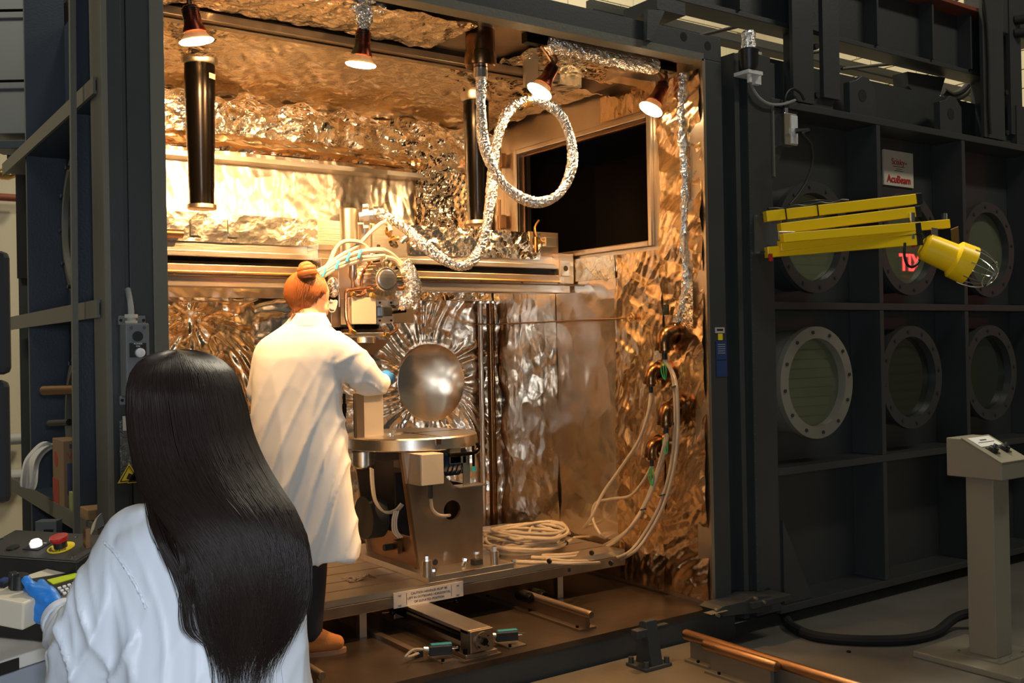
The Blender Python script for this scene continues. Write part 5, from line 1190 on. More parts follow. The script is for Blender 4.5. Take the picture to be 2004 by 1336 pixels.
for x, y in ((965, 1046), (1108, 1062), (1075, 1098), (1196, 1102), (1158, 1082)):
    c = at('Z', TZ+.03, x, y) if x < 1120 else at('Z', TZ+.01, x, y); obj('cable_tie', lathe(B(), c+Vector((-.004, 0, 0)), (1, .3, .2), [(0, .0), (0, .015), (.010, .015), (.010, 0)], 12), M['black'], coil)
for ax_, v_, x, y in (('X', 4.03, 1321, 758), ('X', 4.05, 1297, 970), ('X', 4.04, 1259, 998)):
    c = at(ax_, v_, x, y); o_ = obj('cable_tie', lathe(B(), c, (0, .3, 1), [(0, 0), (0, .019), (.008, .019), (.008, 0)], 12), M['black'], None, own=True)
    tag(o_, {1321: 'small black tie on the cable pair beside the second elbow', 1297: 'small black tie low on the outer cable pair', 1259: 'small black tie on the inner cable pair'}[x], 'tie')
# ------------------------------------------------------------------ left of the chamber
# push button station on the frame column
c0 = at('Y', YF-.06, 268, 702)
ba, bb = at('Y', YF-.09, 247, 632), at('Y', YF-.09, 290, 776)
bs = thing('pendant_station', 'grey push button box with emergency stop on the left frame column', 'control box', ((ba.x+bb.x)/2, YF-.04, bb.z))
bxs = obj('housing', box(B(), (ba.x-.006, YF-.10, bb.z), (bb.x+.006, YF-.012, ba.z)), M['cabinet'], bs, bevel=.006)
for z in (ba.z+.012, bb.z-.012):
    obj('mount_ear', box(B(), (ba.x-.012, YF-.03, z-.018), (bb.x+.012, YF-.004, z+.018)), M['cabinet'], bxs, bevel=.004)
    for x in (ba.x-.004, bb.x+.004): obj('ear_hole', disc(B(), (x, YF-.031, z), (0, 1, 0), .006, .004, 12), M['blackm'], bxs)
for x in (ba.x+.014, bb.x-.014):
    for z in (ba.z-.018, bb.z+.018): obj('screw', disc(B(), (x, YF-.10, z), (0, -1, 0), .007, .004, 10), M['chrome'], bxs)
cxm = (ba.x+bb.x)/2
def bz_(y): return at('Y', YF-.10, 268, y).z
obj('blank_button', disc(B(), (cxm, YF-.10, bz_(658)), (0, -1, 0), .019, .005, 24), M['black'], bs, smooth=True)
obj('blank_button', disc(B(), (cxm, YF-.10, bz_(724)), (0, -1, 0), .019, .005, 24), M['black'], bs, smooth=True)
kp = obj('button_plate', box(B(), (cxm-.030, YF-.104, bz_(699)), (cxm+.030, YF-.10, bz_(671))), M['black'], bs)
text('lettering', 'POWER\nON', .009, (cxm, YF-.1045, bz_(675)), (1, 0, 0), (0, 0, 1), M['white'], bs, .0002)
obj('white_button', lathe(B(), (cxm+.006, YF-.104, bz_(690)), (0, -1, 0), [(0, .018), (.012, .017), (.016, .012), (.017, 0)], 24), M['white'], bs, smooth=True, label='white push button')
def stop_ring(parent, c, nrm, up, r, words=True):
    nrm = Vector(nrm).normalized(); up = Vector(up); x = up.cross(nrm).normalized(); up = nrm.cross(x).normalized()
    obj('stop_ring', lathe(B(), c, nrm, [(0, 0), (0, r), (.002, r), (.002, 0)], 40), M['yellowd'], parent, smooth=True)
    for wd, a0 in (('EMERGENCY STOP', 230),) if True else ():
        for i, chh in enumerate(wd):
            if chh == ' ': continue
            a = math.radians(a0+i*(285/len(wd))+.001)
            d = x*math.cos(a)+up*math.sin(a)
            a = math.radians(200+i*140/(len(wd)-1)); d = x*math.cos(a)+up*math.sin(a)
            text('letter', chh, r*.30, Vector(c)+d*r*.78+nrm*.003, (up*math.cos(a)-x*math.sin(a)), -d, M['ink'], parent, .0002)
es_c = Vector((cxm, YF-.10, bz_(756)))
stop_ring(bs, es_c, (0, -1, 0), (0, 0, 1), .036)
obj('stop_button', lathe(B(), es_c, (0, -1, 0), [(0, .013), (.02, .013), (.022, .021), (.034, .023), (.038, .018), (.038, 0)], 24), M['red'], bs, smooth=True, label='red mushroom button')
gl = Vector((at('Y', YF-.05, 257, 630).x, YF-.05, ba.z))
obj('gland', lathe(B(), gl, (0, 0, 1), [(0, .022), (.010, .022), (.010, .016), (.02, .016), (.02, .024), (.034, .024), (.034, 0)], 16), M['creams'], bs, smooth=True)
P = [gl+Vector((0, 0, .03)), at('Y', YF-.04, 256, 600), at('Y', YF-.015, 252, 575), at('Y', YF-.0, 250, 566)]
tag(obj('station_cable', tube(B(), P, .011, 10), M['cableg'], None, own=True, smooth=True), 'pale cable rising from the push button box', 'cable')
# clear bag with warning stickers
ga, gb_ = at('Y', YF-.02, 234, 822), at('Y', YF-.02, 300, 940)
bg = thing('document_bag', 'clear plastic bag taped to the column with yellow warning triangles', 'bag', ((ga.x+gb_.x)/2, YF-.02, gb_.z))
foil('bag_film', (ga.x, YF-.012, gb_.z), (gb_.x-ga.x, 0, 0), (0, 0, ga.z-gb_.z), (0, -1, 0), mat('bag film', (.10, .11, .11), 0, .15, ('foil', 40, .8), spec=.9), bg, 91, .008, .004, 8, 40, off=.006, smooth=True)
obj('tape', box(B(), (ga.x+.01, YF-.026, ga.z-.04), (ga.x+.10, YF-.022, ga.z+.015)), M['creams'], bg)
for x in (253, 272):
    c = at('Y', YF-.03, x, 928); s_ = .042
    tr_ = obj('warning_triangle', prism(B(), [c+Vector((-s_, 0, -.03)), c+Vector((s_, 0, -.03)), c+Vector((0, 0, .042))], (0, .002, 0)), M['yellowd'], bg)
    bm = B(); tri = [c+Vector((-s_*.78, -.001, -.024)), c+Vector((s_*.78, -.001, -.024)), c+Vector((0, -.001, .032))]
    tube(bm, tri+[tri[0]], .0022, 4, smooth=False); obj('triangle_border', bm, M['ink'], tr_)
    obj('pictogram', obox(B(), c+Vector((0, -.001, -.008)), (.5, 0, 1), .022, .001, .014), M['ink'], tr_)
# hall wall gap: cabinet, pipes, dark frames at far left
ca, cb2 = pt(-20, -60, 6.2), pt(68, 262, 6.2)
cbn = thing('wall_cabinet', 'grey sheet metal cabinet high at the left edge', 'cabinet', (pt(25, 262, 6.2)))
dirx = Vector((math.cos(.62), -math.sin(.62), 0)); diry = Vector((math.sin(.62), math.cos(.62), 0))
cc_ = pt(20, 100, 6.2)
obj('body', obox(B(), cc_+diry*.15, dirx, .34, .3, (ca.z-cb2.z)), M['cabinet'], cbn, bevel=.006)
for y in (20, 158): 
    c = pt(35, y, 6.15); obj('clamp_rod', cyl(B(), c-dirx*.2, c+dirx*.13, .009, seg=8), M['ironb'], cbn)
obj('foot_flange', obox(B(), pt(28, 282, 6.15)+diry*.1, dirx, .34, .2, .05), M['paint2'], cbn, bevel=.003)
c = pt(97, 20, 5.9); tag(obj('cable_bracket', obox(B(), c, (.5, 0, .6), .22, .05, .05), M['blackm'], None, own=True), 'small black bracket at the top left beside the grey cabinet', 'bracket')
# vertical dark frame left of chamber
vf = thing('support_frame', 'dark steel support frame standing behind the left side of the chamber', 'frame', pt(75, 900, 6.6))
def vbar(x0, x1, y0, y1, d, m_='paint2', th=.06):
    a, b = pt(x0, y1, d), pt(x1, y0, d); c = (a+b)/2
    return obox(B(), c, dirx, (Vector((b.x-a.x, b.y-a.y, 0))).length, th, b.z-a.z), M[m_]
for q_ in ((50, 66, 300, 1060, 6.55, 'paint'), (66, 110, 270, 1060, 6.70, 'paint2'), (72, 108, -40, 285, 6.7, 'paint2'), (108, 148, -40, 235, 6.6, 'paintd')):
    bm, m_ = vbar(*q_); obj('upright', bm, m_, vf)
bm, m_ = vbar(18, 70, 295, 312, 6.5, 'blackm'); obj('crosspiece', bm, m_, vf)
bm, m_ = vbar(36, 56, 310, 545, 6.5, 'blackm', .03); obj('black_arm', bm, m_, vf)
c = pt(92, 78, 6.6); obj('round_hole', lathe(B(), c, -diry, [(0, 0), (0, .034), (.004, .034), (.004, 0)], 24), M['creams'], vf)
P = [pt(146, -10, 5.6), pt(147, 60, 5.6), pt(146, 120, 5.6), pt(147, 180, 5.6), pt(142, 203, 5.55), pt(156, 205, 5.4)]
tag(obj('conduit', tube(B(), P, .010, 8), M['cableg'], None, own=True, smooth=True), 'thin grey conduit dropping beside the leaning strut', 'cable')
for x, y in ((28, 634),):
    c = pt(34, 634, 6.4); tag(obj('shelf_bracket', obox(B(), c, dirx, .10, .06, .05), M['paint'], None, own=True), 'small bracket sticking out left of the side wall', 'bracket')
bp = pt(15, 340, 7.2); tag(obj('brass_valve', lathe(B(), bp, dirx, [(-.05, 0), (-.05, .04), (0, .045), (.05, .03), (.08, 0)], 12), M['brass'], None, own=True, smooth=True), 'brass valve against the cream wall at the far left', 'valve')
# copper bar and black handle through the rib bay
for x0, x1, y, r, m_, lb in ((86, 150, 764, .022, 'copperd', 'brown round bar lying across the rib bay'), (98, 136, 828, .016, 'black', 'black handled tool lying across the rib bay')):
    a, b = at('X', XL-.02, x0, y+1), at('X', XL-.02, x1, y)
    a = pt(x0, y, 4.75); b = pt(x1, y-2, 4.6)
    tag(obj('round_bar' if m_ == 'copperd' else 'tool_handle', cyl(B(), a, b, r, seg=16), M[m_], None, own=True, smooth=True), lb, 'bar' if m_ == 'copperd' else 'tool')
# shelf goods: all on the low rib
zS = 1.01
def sp(x, y): return at('X', XL-.03, x, y)
e1, e2 = at('X', XL+.09, 105, 985), at('X', XL+.09, 160, 1010)
def crate(name, lab, cat, c, dx_, dy_, h_, m_):
    t_ = thing(name, lab, cat, c); obj('body', box(B(), (c.x-dx_/2, c.y-dy_/2, c.z), (c.x+dx_/2, c.y+dy_/2, c.z+h_)), M[m_], t_, bevel=.003); return t_
kc = Vector((1.055, 4.86, zS))
kb_ = thing('wipes_carton', 'brown cardboard carton of wipes with red and blue print', 'box', kc)
obj('body', box(B(), (kc.x-.115, kc.y-.10, zS), (kc.x+.085, kc.y+.13, zS+.30)), M['card'], kb_, bevel=.003)
obj('red_panel', box(B(), (kc.x-.1165, kc.y-.0, zS), (kc.x-.115, kc.y+.13, zS+.12)), M['cardr'], kb_)
obj('red_spot', disc(B(), (kc.x-.115, kc.y+.05, zS+.21), (-1, 0, 0), .035, .0015, 20), M['cardr'], kb_)
obj('blue_panel', box(B(), (kc.x-.10, kc.y-.102, zS+.06), (kc.x-.02, kc.y-.10, zS+.2)), M['cardb'], kb_)
text('lettering', 'WYPALL', .045, (kc.x-.015, kc.y-.101, zS+.23), (1, 0, 0), (0, 0, 1), M['cardr'], kb_, .0004)
obj('blue_bar', box(B(), (kc.x-.09, kc.y-.102, zS+.265), (kc.x-.01, kc.y-.10, zS+.285)), M['cardb'], kb_)
gc = Vector((1.045, 4.64, zS))
gb = thing('glove_carton', 'small green glove carton with oval opening in front of the brown carton', 'box', gc)
obj('body', box(B(), (gc.x-.095, gc.y-.06, zS), (gc.x+.10, gc.y+.07, zS+.085)), M['cardg'], gb, bevel=.003)
obj('oval_opening', lathe(B(), (gc.x-.01, gc.y, zS+.085), (0, 0, 1), [(0, .045), (.001, .045), (.001, 0)], 24), M['cardb'], gb)
obj('white_label', box(B(), (gc.x-.06, gc.y-.062, zS+.02), (gc.x+.0, gc.y-.06, zS+.055)), M['white'], gb)
text('lettering', 'Canners', .015, (gc.x-.03, gc.y-.0625, zS+.035), (1, 0, 0), (0, 0, 1), M['ink'], gb, .0003)
wc_ = Vector((XL+.03, 4.42, zS)); tag(obj('timber_block', box(B(), (.95, 4.36, zS), (1.14, 4.50, zS+.045)), M['wood'], None, own=True, bevel=.004), 'short block of raw timber on the low rib', 'timber')
# white wipe draped over the carton
fr_ = [((124, 872), (88, 862)), ((108, 874), (74, 866)), ((88, 885), (58, 884)), ((76, 905), (46, 898)), ((74, 925), (42, 918)), ((74, 945), (38, 940)), ((68, 960), (38, 952))]
bm = B(); rows = []
zd = [4.72, 4.70, 4.66, 4.60, 4.58, 4.57, 4.57]
for i, (a, b) in enumerate(fr_):
    rows.append([bm.verts.new(pt(a[0]+(b[0]-a[0])*t_q, a[1]+(b[1]-a[1])*t_q, zd[i]+.03*math.sin(t_q*6+i)+.02*math.sin(t_q*13))) for t_q in np.linspace(0, 1, 9)])
for i in range(len(rows)-1):
    for k_ in range(8): bm.faces.new((rows[i][k_], rows[i][k_+1], rows[i+1][k_+1], rows[i+1][k_]))
cl = obj('white_wipe', bm, M['cloth'], None, own=True, smooth='all'); tag(cl, 'white paper wipe draped over the corner of the brown carton', 'cloth')
sm = cl.modifiers.new('thick', 'SOLIDIFY'); sm.thickness = .003; ss = cl.modifiers.new('sub', 'SUBSURF'); ss.levels = ss.render_levels = 2
# bent strip of shiny sheet
P0 = [(174, 1042), (180, 1022), (192, 1005), (206, 996), (222, 994)]
bm = B(); rows = []
for i, (x, y) in enumerate(P0): rows.append([bm.verts.new(pt(x, y, 3.90)), bm.verts.new(pt(x+(2 if i else 1), y+(30 if i > 1 else 14), 3.86))])
for i in range(len(rows)-1): bm.faces.new((rows[i][0], rows[i][1], rows[i+1][1], rows[i+1][0]))
fs_ = obj('metal_strip', bm, M['chrome'], None, own=True, smooth='all'); tag(fs_, 'bent strip of shiny metal foil on the frame by the shoulder', 'strip')
fs_.modifiers.new('thick', 'SOLIDIFY').thickness = .003; fs_.modifiers.new('sub', 'SUBSURF').levels = 2
c = pt(96, 1040, 4.3); sb_ = thing('switch_housing', 'small grey switch housing behind the black console', 'box', c)
obj('housing', obox(B(), c, dirx, .09, .06, .10), M['cabinet'], sb_, bevel=.004)
obj('opening', obox(B(), c-diry*.031+dirx*.012+Vector((0, 0, -.015)), dirx, .04, .004, .06), M['blackm'], sb_)
# monitors at the left edge
for y0, y1, lb in ((491, 735, 'upper black monitor edge cut off by the left border'), (743, 986, 'lower black monitor edge cut off by the left border')):
    a, b = pt(-120, y1, 2.6), pt(17, y0, 2.6); c = (a+b)/2
    dm = Vector((b.x-a.x, b.y-a.y, 0)); t_ = thing('monitor', lb, 'monitor', (c.x, c.y, a.z))
    obj('casing', obox(B(), c, dm, dm.length, .04, b.z-a.z), M['blackm'], t_, bevel=.018)
    obj('screen', obox(B(), c-dm.normalized().cross(Vector((0, 0, 1)))*(-.022), dm, dm.length-.04, .004, b.z-a.z-.04), M['black'], t_)
ms = thing('monitor_stand', 'dark post holding the two monitors at the left edge', 'stand', pt(-60, 1100, 2.68))
a, b = pt(-60, 1150, 2.68), pt(-60, 480, 2.68); a.x, a.y = b.x, b.y
obj('post', cyl(B(), a, b, .03, seg=14), M['blackm'], ms, smooth=True)
# bench
BZ = 1.02
def bn(x, y): return at('Z', BZ, x, y)
bd = thing('workbench', 'white topped workbench with blue grey edge at the lower left', 'table', (bn(40, 1250).x, bn(40, 1250).y, 0))
e0_, e1_ = bn(-30, 1304), bn(240, 1218)
ed = (e1_-e0_); ed.z = 0; edn = ed.normalized(); back = Vector((-edn.y, edn.x, 0))
A_, B_ = e0_-edn*.6, e0_+edn*.62
top_ = obj('bench_top', prism(B(), [A_+Vector((0, 0, -.03)), B_+Vector((0, 0, -.03)), B_+back*.75+Vector((0, 0, -.03)), A_+back*.75+Vector((0, 0, -.03))], (0, 0, .03)), M['bench'], bd, bevel=.004)
obj('apron', prism(B(), [A_+Vector((0, 0, -.11)), B_+Vector((0, 0, -.11)), B_+Vector((0, 0, -.11))+back*.03, A_+Vector((0, 0, -.11))+back*.03], (0, 0, .078)), M['benchs'], bd, bevel=.004)
for p_ in (A_+edn*.05, B_-edn*.05, A_+back*.68+edn*.05, B_+back*.68-edn*.05): obj('leg', box(B(), (p_.x-.025, p_.y-.025, 0), (p_.x+.025, p_.y+.025, BZ-.03)), M['benchs'], bd)
tp0 = bn(-10, 1302); obj('edge_tape', obox(B(), e0_+edn*.045+Vector((0, 0, -.016))-back*.003, edn, .07, .004, .026), M['black'], bd)
# black console with stop button
cs0, cs1, cs2, cs3 = pt(-40, 1098, 2.42), pt(150, 1100, 2.32), pt(162, 1050, 2.46), pt(-40, 1052, 2.56)
kx = (cs1-cs0); kx.z = 0; kx.normalize(); ky = Vector((-kx.y, kx.x, 0))
csn = thing('control_console', 'black console box with emergency stop and lit white button', 'control box', (cs0.x, cs0.y, BZ))
wd = .32; org = cs1-kx*wd
front = [org, cs1, cs1+ky*.135+Vector((0, 0, .035)), org+ky*.135+Vector((0, 0, .035))]
bm = B(); V = [bm.verts.new(p_) for p_ in front]+[bm.verts.new(Vector((p_.x, p_.y, BZ+.002))) for p_ in front]
for f_ in ((0, 1, 2, 3), (4, 7, 6, 5), (0, 4, 5, 1), (1, 5, 6, 2), (2, 6, 7, 3), (3, 7, 4, 0)): bm.faces.new([V[i] for i in f_])
obj('housing', bm, M['black'], csn, bevel=.003)
pn = (front[1]-front[0]).cross(front[3]-front[0]).normalized(); pu = (front[3]-front[0]).normalized()
def onp(x, y):
    v = ray(x, y); t_q = (front[0]-CAM).dot(pn)/v.dot(pn); return CAM+v*t_q
fp = obj('face_plate', obox(B(), (front[0]+front[2])/2+pn*.001, kx, wd-.006, (front[3]-front[0]).length-.006, .003, up=pn), mat('black textured plate', (.022, .020, .018), 0, .5, ('noise', 400, .3)), csn)
for x, y in ((5, 1056), (151, 1053), (142, 1091)): obj('screw', lathe(B(), onp(x, y)+pn*.002, pn, [(0, .0045), (.002, .0045), (.003, 0)], 10), M['chrome'], csn)
obj('blank_button', lathe(B(), onp(26, 1074)+pn*.002, pn, [(0, .015), (.004, .015), (.004, 0)], 20), M['black'], csn, smooth=True)
q_ = onp(72, 1071); obj('button_plate', obox(B(), q_+pn*.003+kx*.0, kx, .048, .040, .003, up=pn), M['blackm'], csn)
obj('white_button', lathe(B(), q_+pn*.004, pn, [(0, .014), (.010, .0145), (.016, .010), (.017, 0)], 24), M['whitel'], csn, smooth=True, label='lit white push button')
text('lettering', 'POWER ON', .006, q_+pn*.005+pu*.016, kx, pu, M['white'], csn, .0002)
q_ = onp(120, 1074)
stop_ring(csn, q_+pn*.003, pn, pu, .031)
obj('stop_button', lathe(B(), q_+pn*.003, pn, [(0, .014), (.018, .014), (.019, .019), (.026, .0215), (.030, .021), (.0295, .012), (.028, 0)], 28), M['red'], csn, smooth=True, label='red mushroom stop button')
obj('button_neck', lathe(B(), q_+pn*.003, pn, [(0, .0155), (.016, .0155), (.016, 0)], 20), M['black'], csn, smooth=True)
sp_ = pt(170, 1075, 2.36); tag(obj('side_panel', obox(B(), pt(170, 1090, 2.40), (0, 0, 1), .14, .03, .01, up=(1, 0, 0)), M['brownm'], None, own=True), 'narrow dark brown post between console and coat sleeve', 'post')
# beige teach pendant
def tz(x, y, z=BZ+.11): return at('Z', z, x, y)
t0 = pt(-30, 1172, 2.12); t1 = pt(100, 1190, 2.10); t2 = pt(205, 1108, 2.33); t3 = pt(60, 1130, 2.52)
tq = [pt(-30, 1160, 2.16), pt(78, 1172, 2.14), pt(210, 1106, 2.36), pt(60, 1139, 2.44)]
pz = sum(p_.z for p_ in tq)/4
tpnl = thing('teach_pendant', 'beige hand controller with green display and keypad on the bench', 'controller', (tq[1].x, tq[1].y, BZ))
# plane of the face: fit through three points, box extruded down to the bench
fa = pt(-40, 1160, 2.17); fb = pt(62, 1178, 2.14); fc = pt(176, 1110, 2.38)
ux = (fc-fb); uy = (fa-fb); fn = ux.cross(uy).normalized(); fn = fn if fn.z > 0 else -fn
def onf(x, y, n_=0):
    v = ray(x, y); t_q = (fb-CAM).dot(fn)/v.dot(fn); return CAM+v*t_q+fn*n_
fbk = [onf(-60, 1172), onf(52, 1186), onf(240, 1088), onf(110, 1080)]
fbk = [onf(-60, 1160), onf(46, 1180), onf(225, 1100), onf(140, 1096)]
bm = B(); V = [bm.verts.new(p_) for p_ in fbk]+[bm.verts.new(p_-fn*.06) for p_ in fbk]
for f_ in ((0, 1, 2, 3), (4, 7, 6, 5), (0, 4, 5, 1), (1, 5, 6, 2), (2, 6, 7, 3), (3, 7, 4, 0)): bm.faces.new([V[i] for i in f_])
obj('housing', bm, M['beige'], tpnl, bevel=.004)
def quad(name, P, m_, th=.002, n_=.001, par=None):
    P = [onf(x, y, n_) for x, y in P]; return obj(name, prism(B(), P, fn*th), M[m_], par or tpnl)
quad('display_frame', [(62, 1134), (168, 1117), (168, 1130), (96, 1152)], 'black')
quad('display', [(92, 1138), (166, 1120), (166, 1128), (104, 1146)], 'lcd', n_=.003)
quad('keypad', [(96, 1152), (168, 1130), (168, 1142), (118, 1166)], 'black')
for r_ in range(3):
    for k_ in range(6):
        x = 112+r_*5+k_*9.5; y = 1154+r_*5-k_*3.1
        if x < 172: quad('key', [(x, y), (x+6, y-2), (x+8.5, y+.6), (x+2.5, y+2.8)], 'white', .003, .003)
kd_ = onf(38, 1150); obj('black_knob', lathe(B(), kd_, fn, [(0, .020), (.03, .018), (.032, 0)], 20), M['black'], tpnl, smooth=True)
kd_ = onf(26, 1152); obj('black_lever', obox(B(), kd_+fn*.015, fn, .045, .016, .022), M['black'], tpnl, bevel=.003)
kd_ = onf(8, 1146); obj('rocker', obox(B(), kd_+fn*.006, ux, .03, .02, .012, up=fn), M['blackm'], tpnl, bevel=.003)
obj('rocker_cap', obox(B(), kd_+fn*.013, ux, .022, .014, .006, up=fn), M['blue'], tpnl)
q_ = onf(183, 1100); obj('stop_collar', lathe(B(), q_, fn, [(0, .022), (.004, .022), (.008, .014), (.012, 0)], 20), M['yellowd'], tpnl, smooth=True)
obj('stop_button', lathe(B(), q_, fn, [(0, .010), (.014, .010), (.015, .016), (.03, .016), (.034, .012), (.034, 0)], 24), M['red'], tpnl, smooth=True, label='red stop button')
P = [pt(-20, 1200, 2.06), pt(20, 1212, 2.05), pt(50, 1222, 2.05), pt(85, 1232, 2.1)]
yq = at('Z', .215, 850, 1336)
# ------------------------------------------------------------------ people
def remeshed(name, bm, mt, parent, voxel=.008, smooth=6, disp=None, label=None):
    o = obj(name, bm, mt, parent, label=label, smooth='all')
    md = o.modifiers.new('remesh', 'REMESH'); md.mode = 'VOXEL'; md.voxel_size = voxel; md.use_smooth_shade = True
    if smooth: s = o.modifiers.new('smooth', 'SMOOTH'); s.factor = .6; s.iterations = smooth
    dg = bpy.context.evaluated_depsgraph_get(); me = bpy.data.meshes.new_from_object(o.evaluated_get(dg))
    o.modifiers.clear(); o.data = me
    if disp is not None:
        n = len(me.vertices); co = np.empty(n*3); no = np.empty(n*3); me.vertices.foreach_get('co', co); me.vertices.foreach_get('normal', no)
        co = co.reshape(-1, 3)+np.array(wloc(parent)); no = no.reshape(-1, 3)
        co = co+no*disp(co)[:, None]-np.array(wloc(parent)); me.vertices.foreach_set('co', co.reshape(-1)); me.update()
    me.shade_smooth()
    return o
def chain(bm, P, R, seg=14, n=5):
    """tapering limb with round ends through points P with radii R"""
    P = [Vector(p) for p in P]; k = len(P)-1
    def rad(q):
        x = q*k; i = min(int(x), k-1); f = x-i; f = f*f*(3-2*f); return R[i]*(1-f)+R[i+1]*f
    tube(bm, P, 0, seg, n, rad=rad); sphere(bm, P[0], R[0]*.98, 12); sphere(bm, P[-1], R[-1]*.98, 12); return bm
def basis(F, U=(0, 0, 1)):
    F = Vector(F).normalized(); R = F.cross(Vector(U)).normalized(); U = R.cross(F).normalized(); return R, F, U
def head(bm, c, F, U=(0, 0, 1), s=1.0):
    R, F, U = basis(F, U); c = Vector(c)
    Mx = Matrix(((R.x, F.x, U.x, 0), (R.y, F.y, U.y, 0), (R.z, F.z, U.z, 0), (0, 0, 0, 1)))
    def E(x, y, z, a, b, d): sphere(bm, c+(R*x+F*y+U*z)*s, 1, 20, a*s, b*s, d*s, mtx=Mx)
    E(0, -.012, .03, .076, .095, .085)      # skull
    E(0, .022, -.03, .060, .066, .075)      # face
    E(0, .045, -.085, .034, .034, .026)     # chin
    E(0, .088, -.022, .011, .016, .022)     # nose
    E(0, .095, -.036, .013, .012, .009)
    E(0, .082, -.060, .022, .010, .006)     # lips
    E(0, .082, -.067, .019, .009, .005)
    for sx in (-1, 1):
        E(sx*.030, .074, .002, .017, .012, .010)   # brow and lid
        E(sx*.040, .062, -.030, .022, .018, .020)  # cheek
        E(sx*.076, -.005, -.018, .007, .017, .029) # ear
        E(sx*.080, -.012, -.006, .006, .013, .014)
    return bm
def strands(name, paths, r, mt, parent, seg=3):
    V = []; Fc = []; off = np.array(wloc(parent))
    for P, r0 in paths:
        base = len(V); n = len(P)
        for i, p in enumerate(P):
            t = (P[min(i+1, n-1)]-P[max(i-1, 0)]); t.normalize(); a = t.cross(Vector((.3, .8, .1))).normalized(); b = t.cross(a)
            rr = r0*(1 if i < n*.6 else max(.12, 1-(i-n*.6)/(n*.4)*.9))
            for k in range(seg): V.append(tuple(np.array(p+(a*math.cos(k*2*PI/seg)+b*math.sin(k*2*PI/seg))*rr)-off))
        for i in range(n-1):
            for k in range(seg): Fc.append((base+i*seg+k, base+i*seg+(k+1) % seg, base+(i+1)*seg+(k+1) % seg, base+(i+1)*seg+k))
    me = bpy.data.meshes.new(name); me.from_pydata(V, [], Fc); me.update()
    o = obj(name, me, mt, parent); me.shade_smooth(); o['kind'] = 'stuff'; return o
CR = Vector((_r.x, _r.y, 0)); CFh = Vector((math.sin(YAW), math.cos(YAW), 0))

# ---- woman in the foreground
D1 = 1.9
g1 = pt(412, 1000, D1); w1 = thing('person', 'person with long dark hair in a white coat, seen from behind at the bench', 'person', (g1.x, g1.y, 0))
F1 = (CFh*math.cos(.22)-CR*math.sin(.22)).normalized(); R1, F1, U1 = basis(F1)
O1 = Vector((g1.x, g1.y, 0))
def L1(r, f, u): return O1+R1*r+F1*f+Vector((0, 0, u))
hc1 = pt(356, 812, 1.93)
bm = B(); head(bm, hc1, (F1-R1*.15+Vector((0, 0, -.15))), s=.95)
chain(bm, [hc1+Vector((0, 0, -.05)), L1(-.01, -.01, 1.44), L1(0, 0, 1.36)], [.052, .055, .07])
loft(bm, [ellring(L1(0, 0, u), R1*a, F1*b) for u, a, b in ((.85, .13, .09), (1.0, .12, .08), (1.15, .125, .08), (1.3, .13, .075), (1.36, .10, .06), (1.41, .05, .045))])
for s in (-1, 1):
    chain(bm, [L1(s*.09, 0, .88), L1(s*.10, .01, .48), L1(s*.10, -.01, .10)], [.085, .055, .04])
armP = [pt(300, 1075, 1.92), pt(238, 1160, 1.89), pt(195, 1330, 1.92), pt(140, 1265, 2.06), pt(112, 1205, 2.17)]
chain(bm, armP, [.036, .036, .034, .032, .027])
armR = [pt(525, 1090, 1.92), pt(530, 1200, 1.93), pt(530, 1340, 1.98), pt(520, 1330, 2.2), pt(470, 1300, 2.3)]
chain(bm, armR, [.034, .034, .034, .032, .027])
body1 = remeshed('body', bm, M['skin'], w1, .009, 3)
# gloves: palm, five fingers, closed on the pendant
def hand(bm, wr, P_, fingers, thumb, rp=.030):
    chain(bm, [wr, wr.lerp(P_, .5), P_], [.027, .030, rp], 12, 4)
    for f_, r_ in fingers: chain(bm, f_, r_, 10, 4)
    chain(bm, thumb[0], thumb[1], 10, 4)
d_ = 2.20
wr = pt(116, 1202, 2.17)
bm = B()
palm = [pt(116, 1204, 2.16), pt(98, 1188, 2.18), pt(76, 1172, 2.19)]
loft(bm, [ellring(c_, (CR*.3+Vector((0, 0, 1))*.95)*a, (CFh)*b, 16, 2.4) for c_, a, b in ((pt(122, 1208, 2.15), .027, .022), (pt(108, 1196, 2.17), .034, .022), (pt(90, 1184, 2.18), .044, .022), (pt(70, 1176, 2.19), .044, .021), (pt(60, 1172, 2.20), .036, .018))])
fing = [([pt(66, 1154, 2.20), pt(52, 1156, 2.22), pt(50, 1162, 2.26), pt(58, 1165, 2.27)], [.0125, .0125, .011, .0095]),
        ([pt(64, 1170, 2.19), pt(48, 1174, 2.21), pt(46, 1180, 2.26), pt(56, 1182, 2.27)], [.0125, .0125, .011, .0095]),
        ([pt(66, 1188, 2.19), pt(49, 1191, 2.21), pt(48, 1197, 2.25), pt(58, 1199, 2.26)], [.0125, .012, .011, .009]),
        ([pt(72, 1203, 2.18), pt(55, 1208, 2.20), pt(54, 1213, 2.24), pt(63, 1214, 2.25)], [.012, .0115, .010, .0085])]
for f_, r_ in fing: chain(bm, f_, r_, 10, 4)
chain(bm, [pt(92, 1172, 2.17), pt(72, 1158, 2.18), pt(60, 1148, 2.19), pt(52, 1134, 2.19)], [.017, .0145, .0125, .011], 10, 4)
chain(bm, [pt(104, 1176, 2.18), pt(92, 1158, 2.20), pt(81, 1140, 2.22)], [.016, .0125, .0105], 10, 4)
gl1 = remeshed('glove', bm, M['glove'], w1, .0035, 3, disp=lambda c_: .0008*np.sin(c_[:, 2]*260+c_[:, 0]*90), label='bright blue nitrile glove gripping the controller')
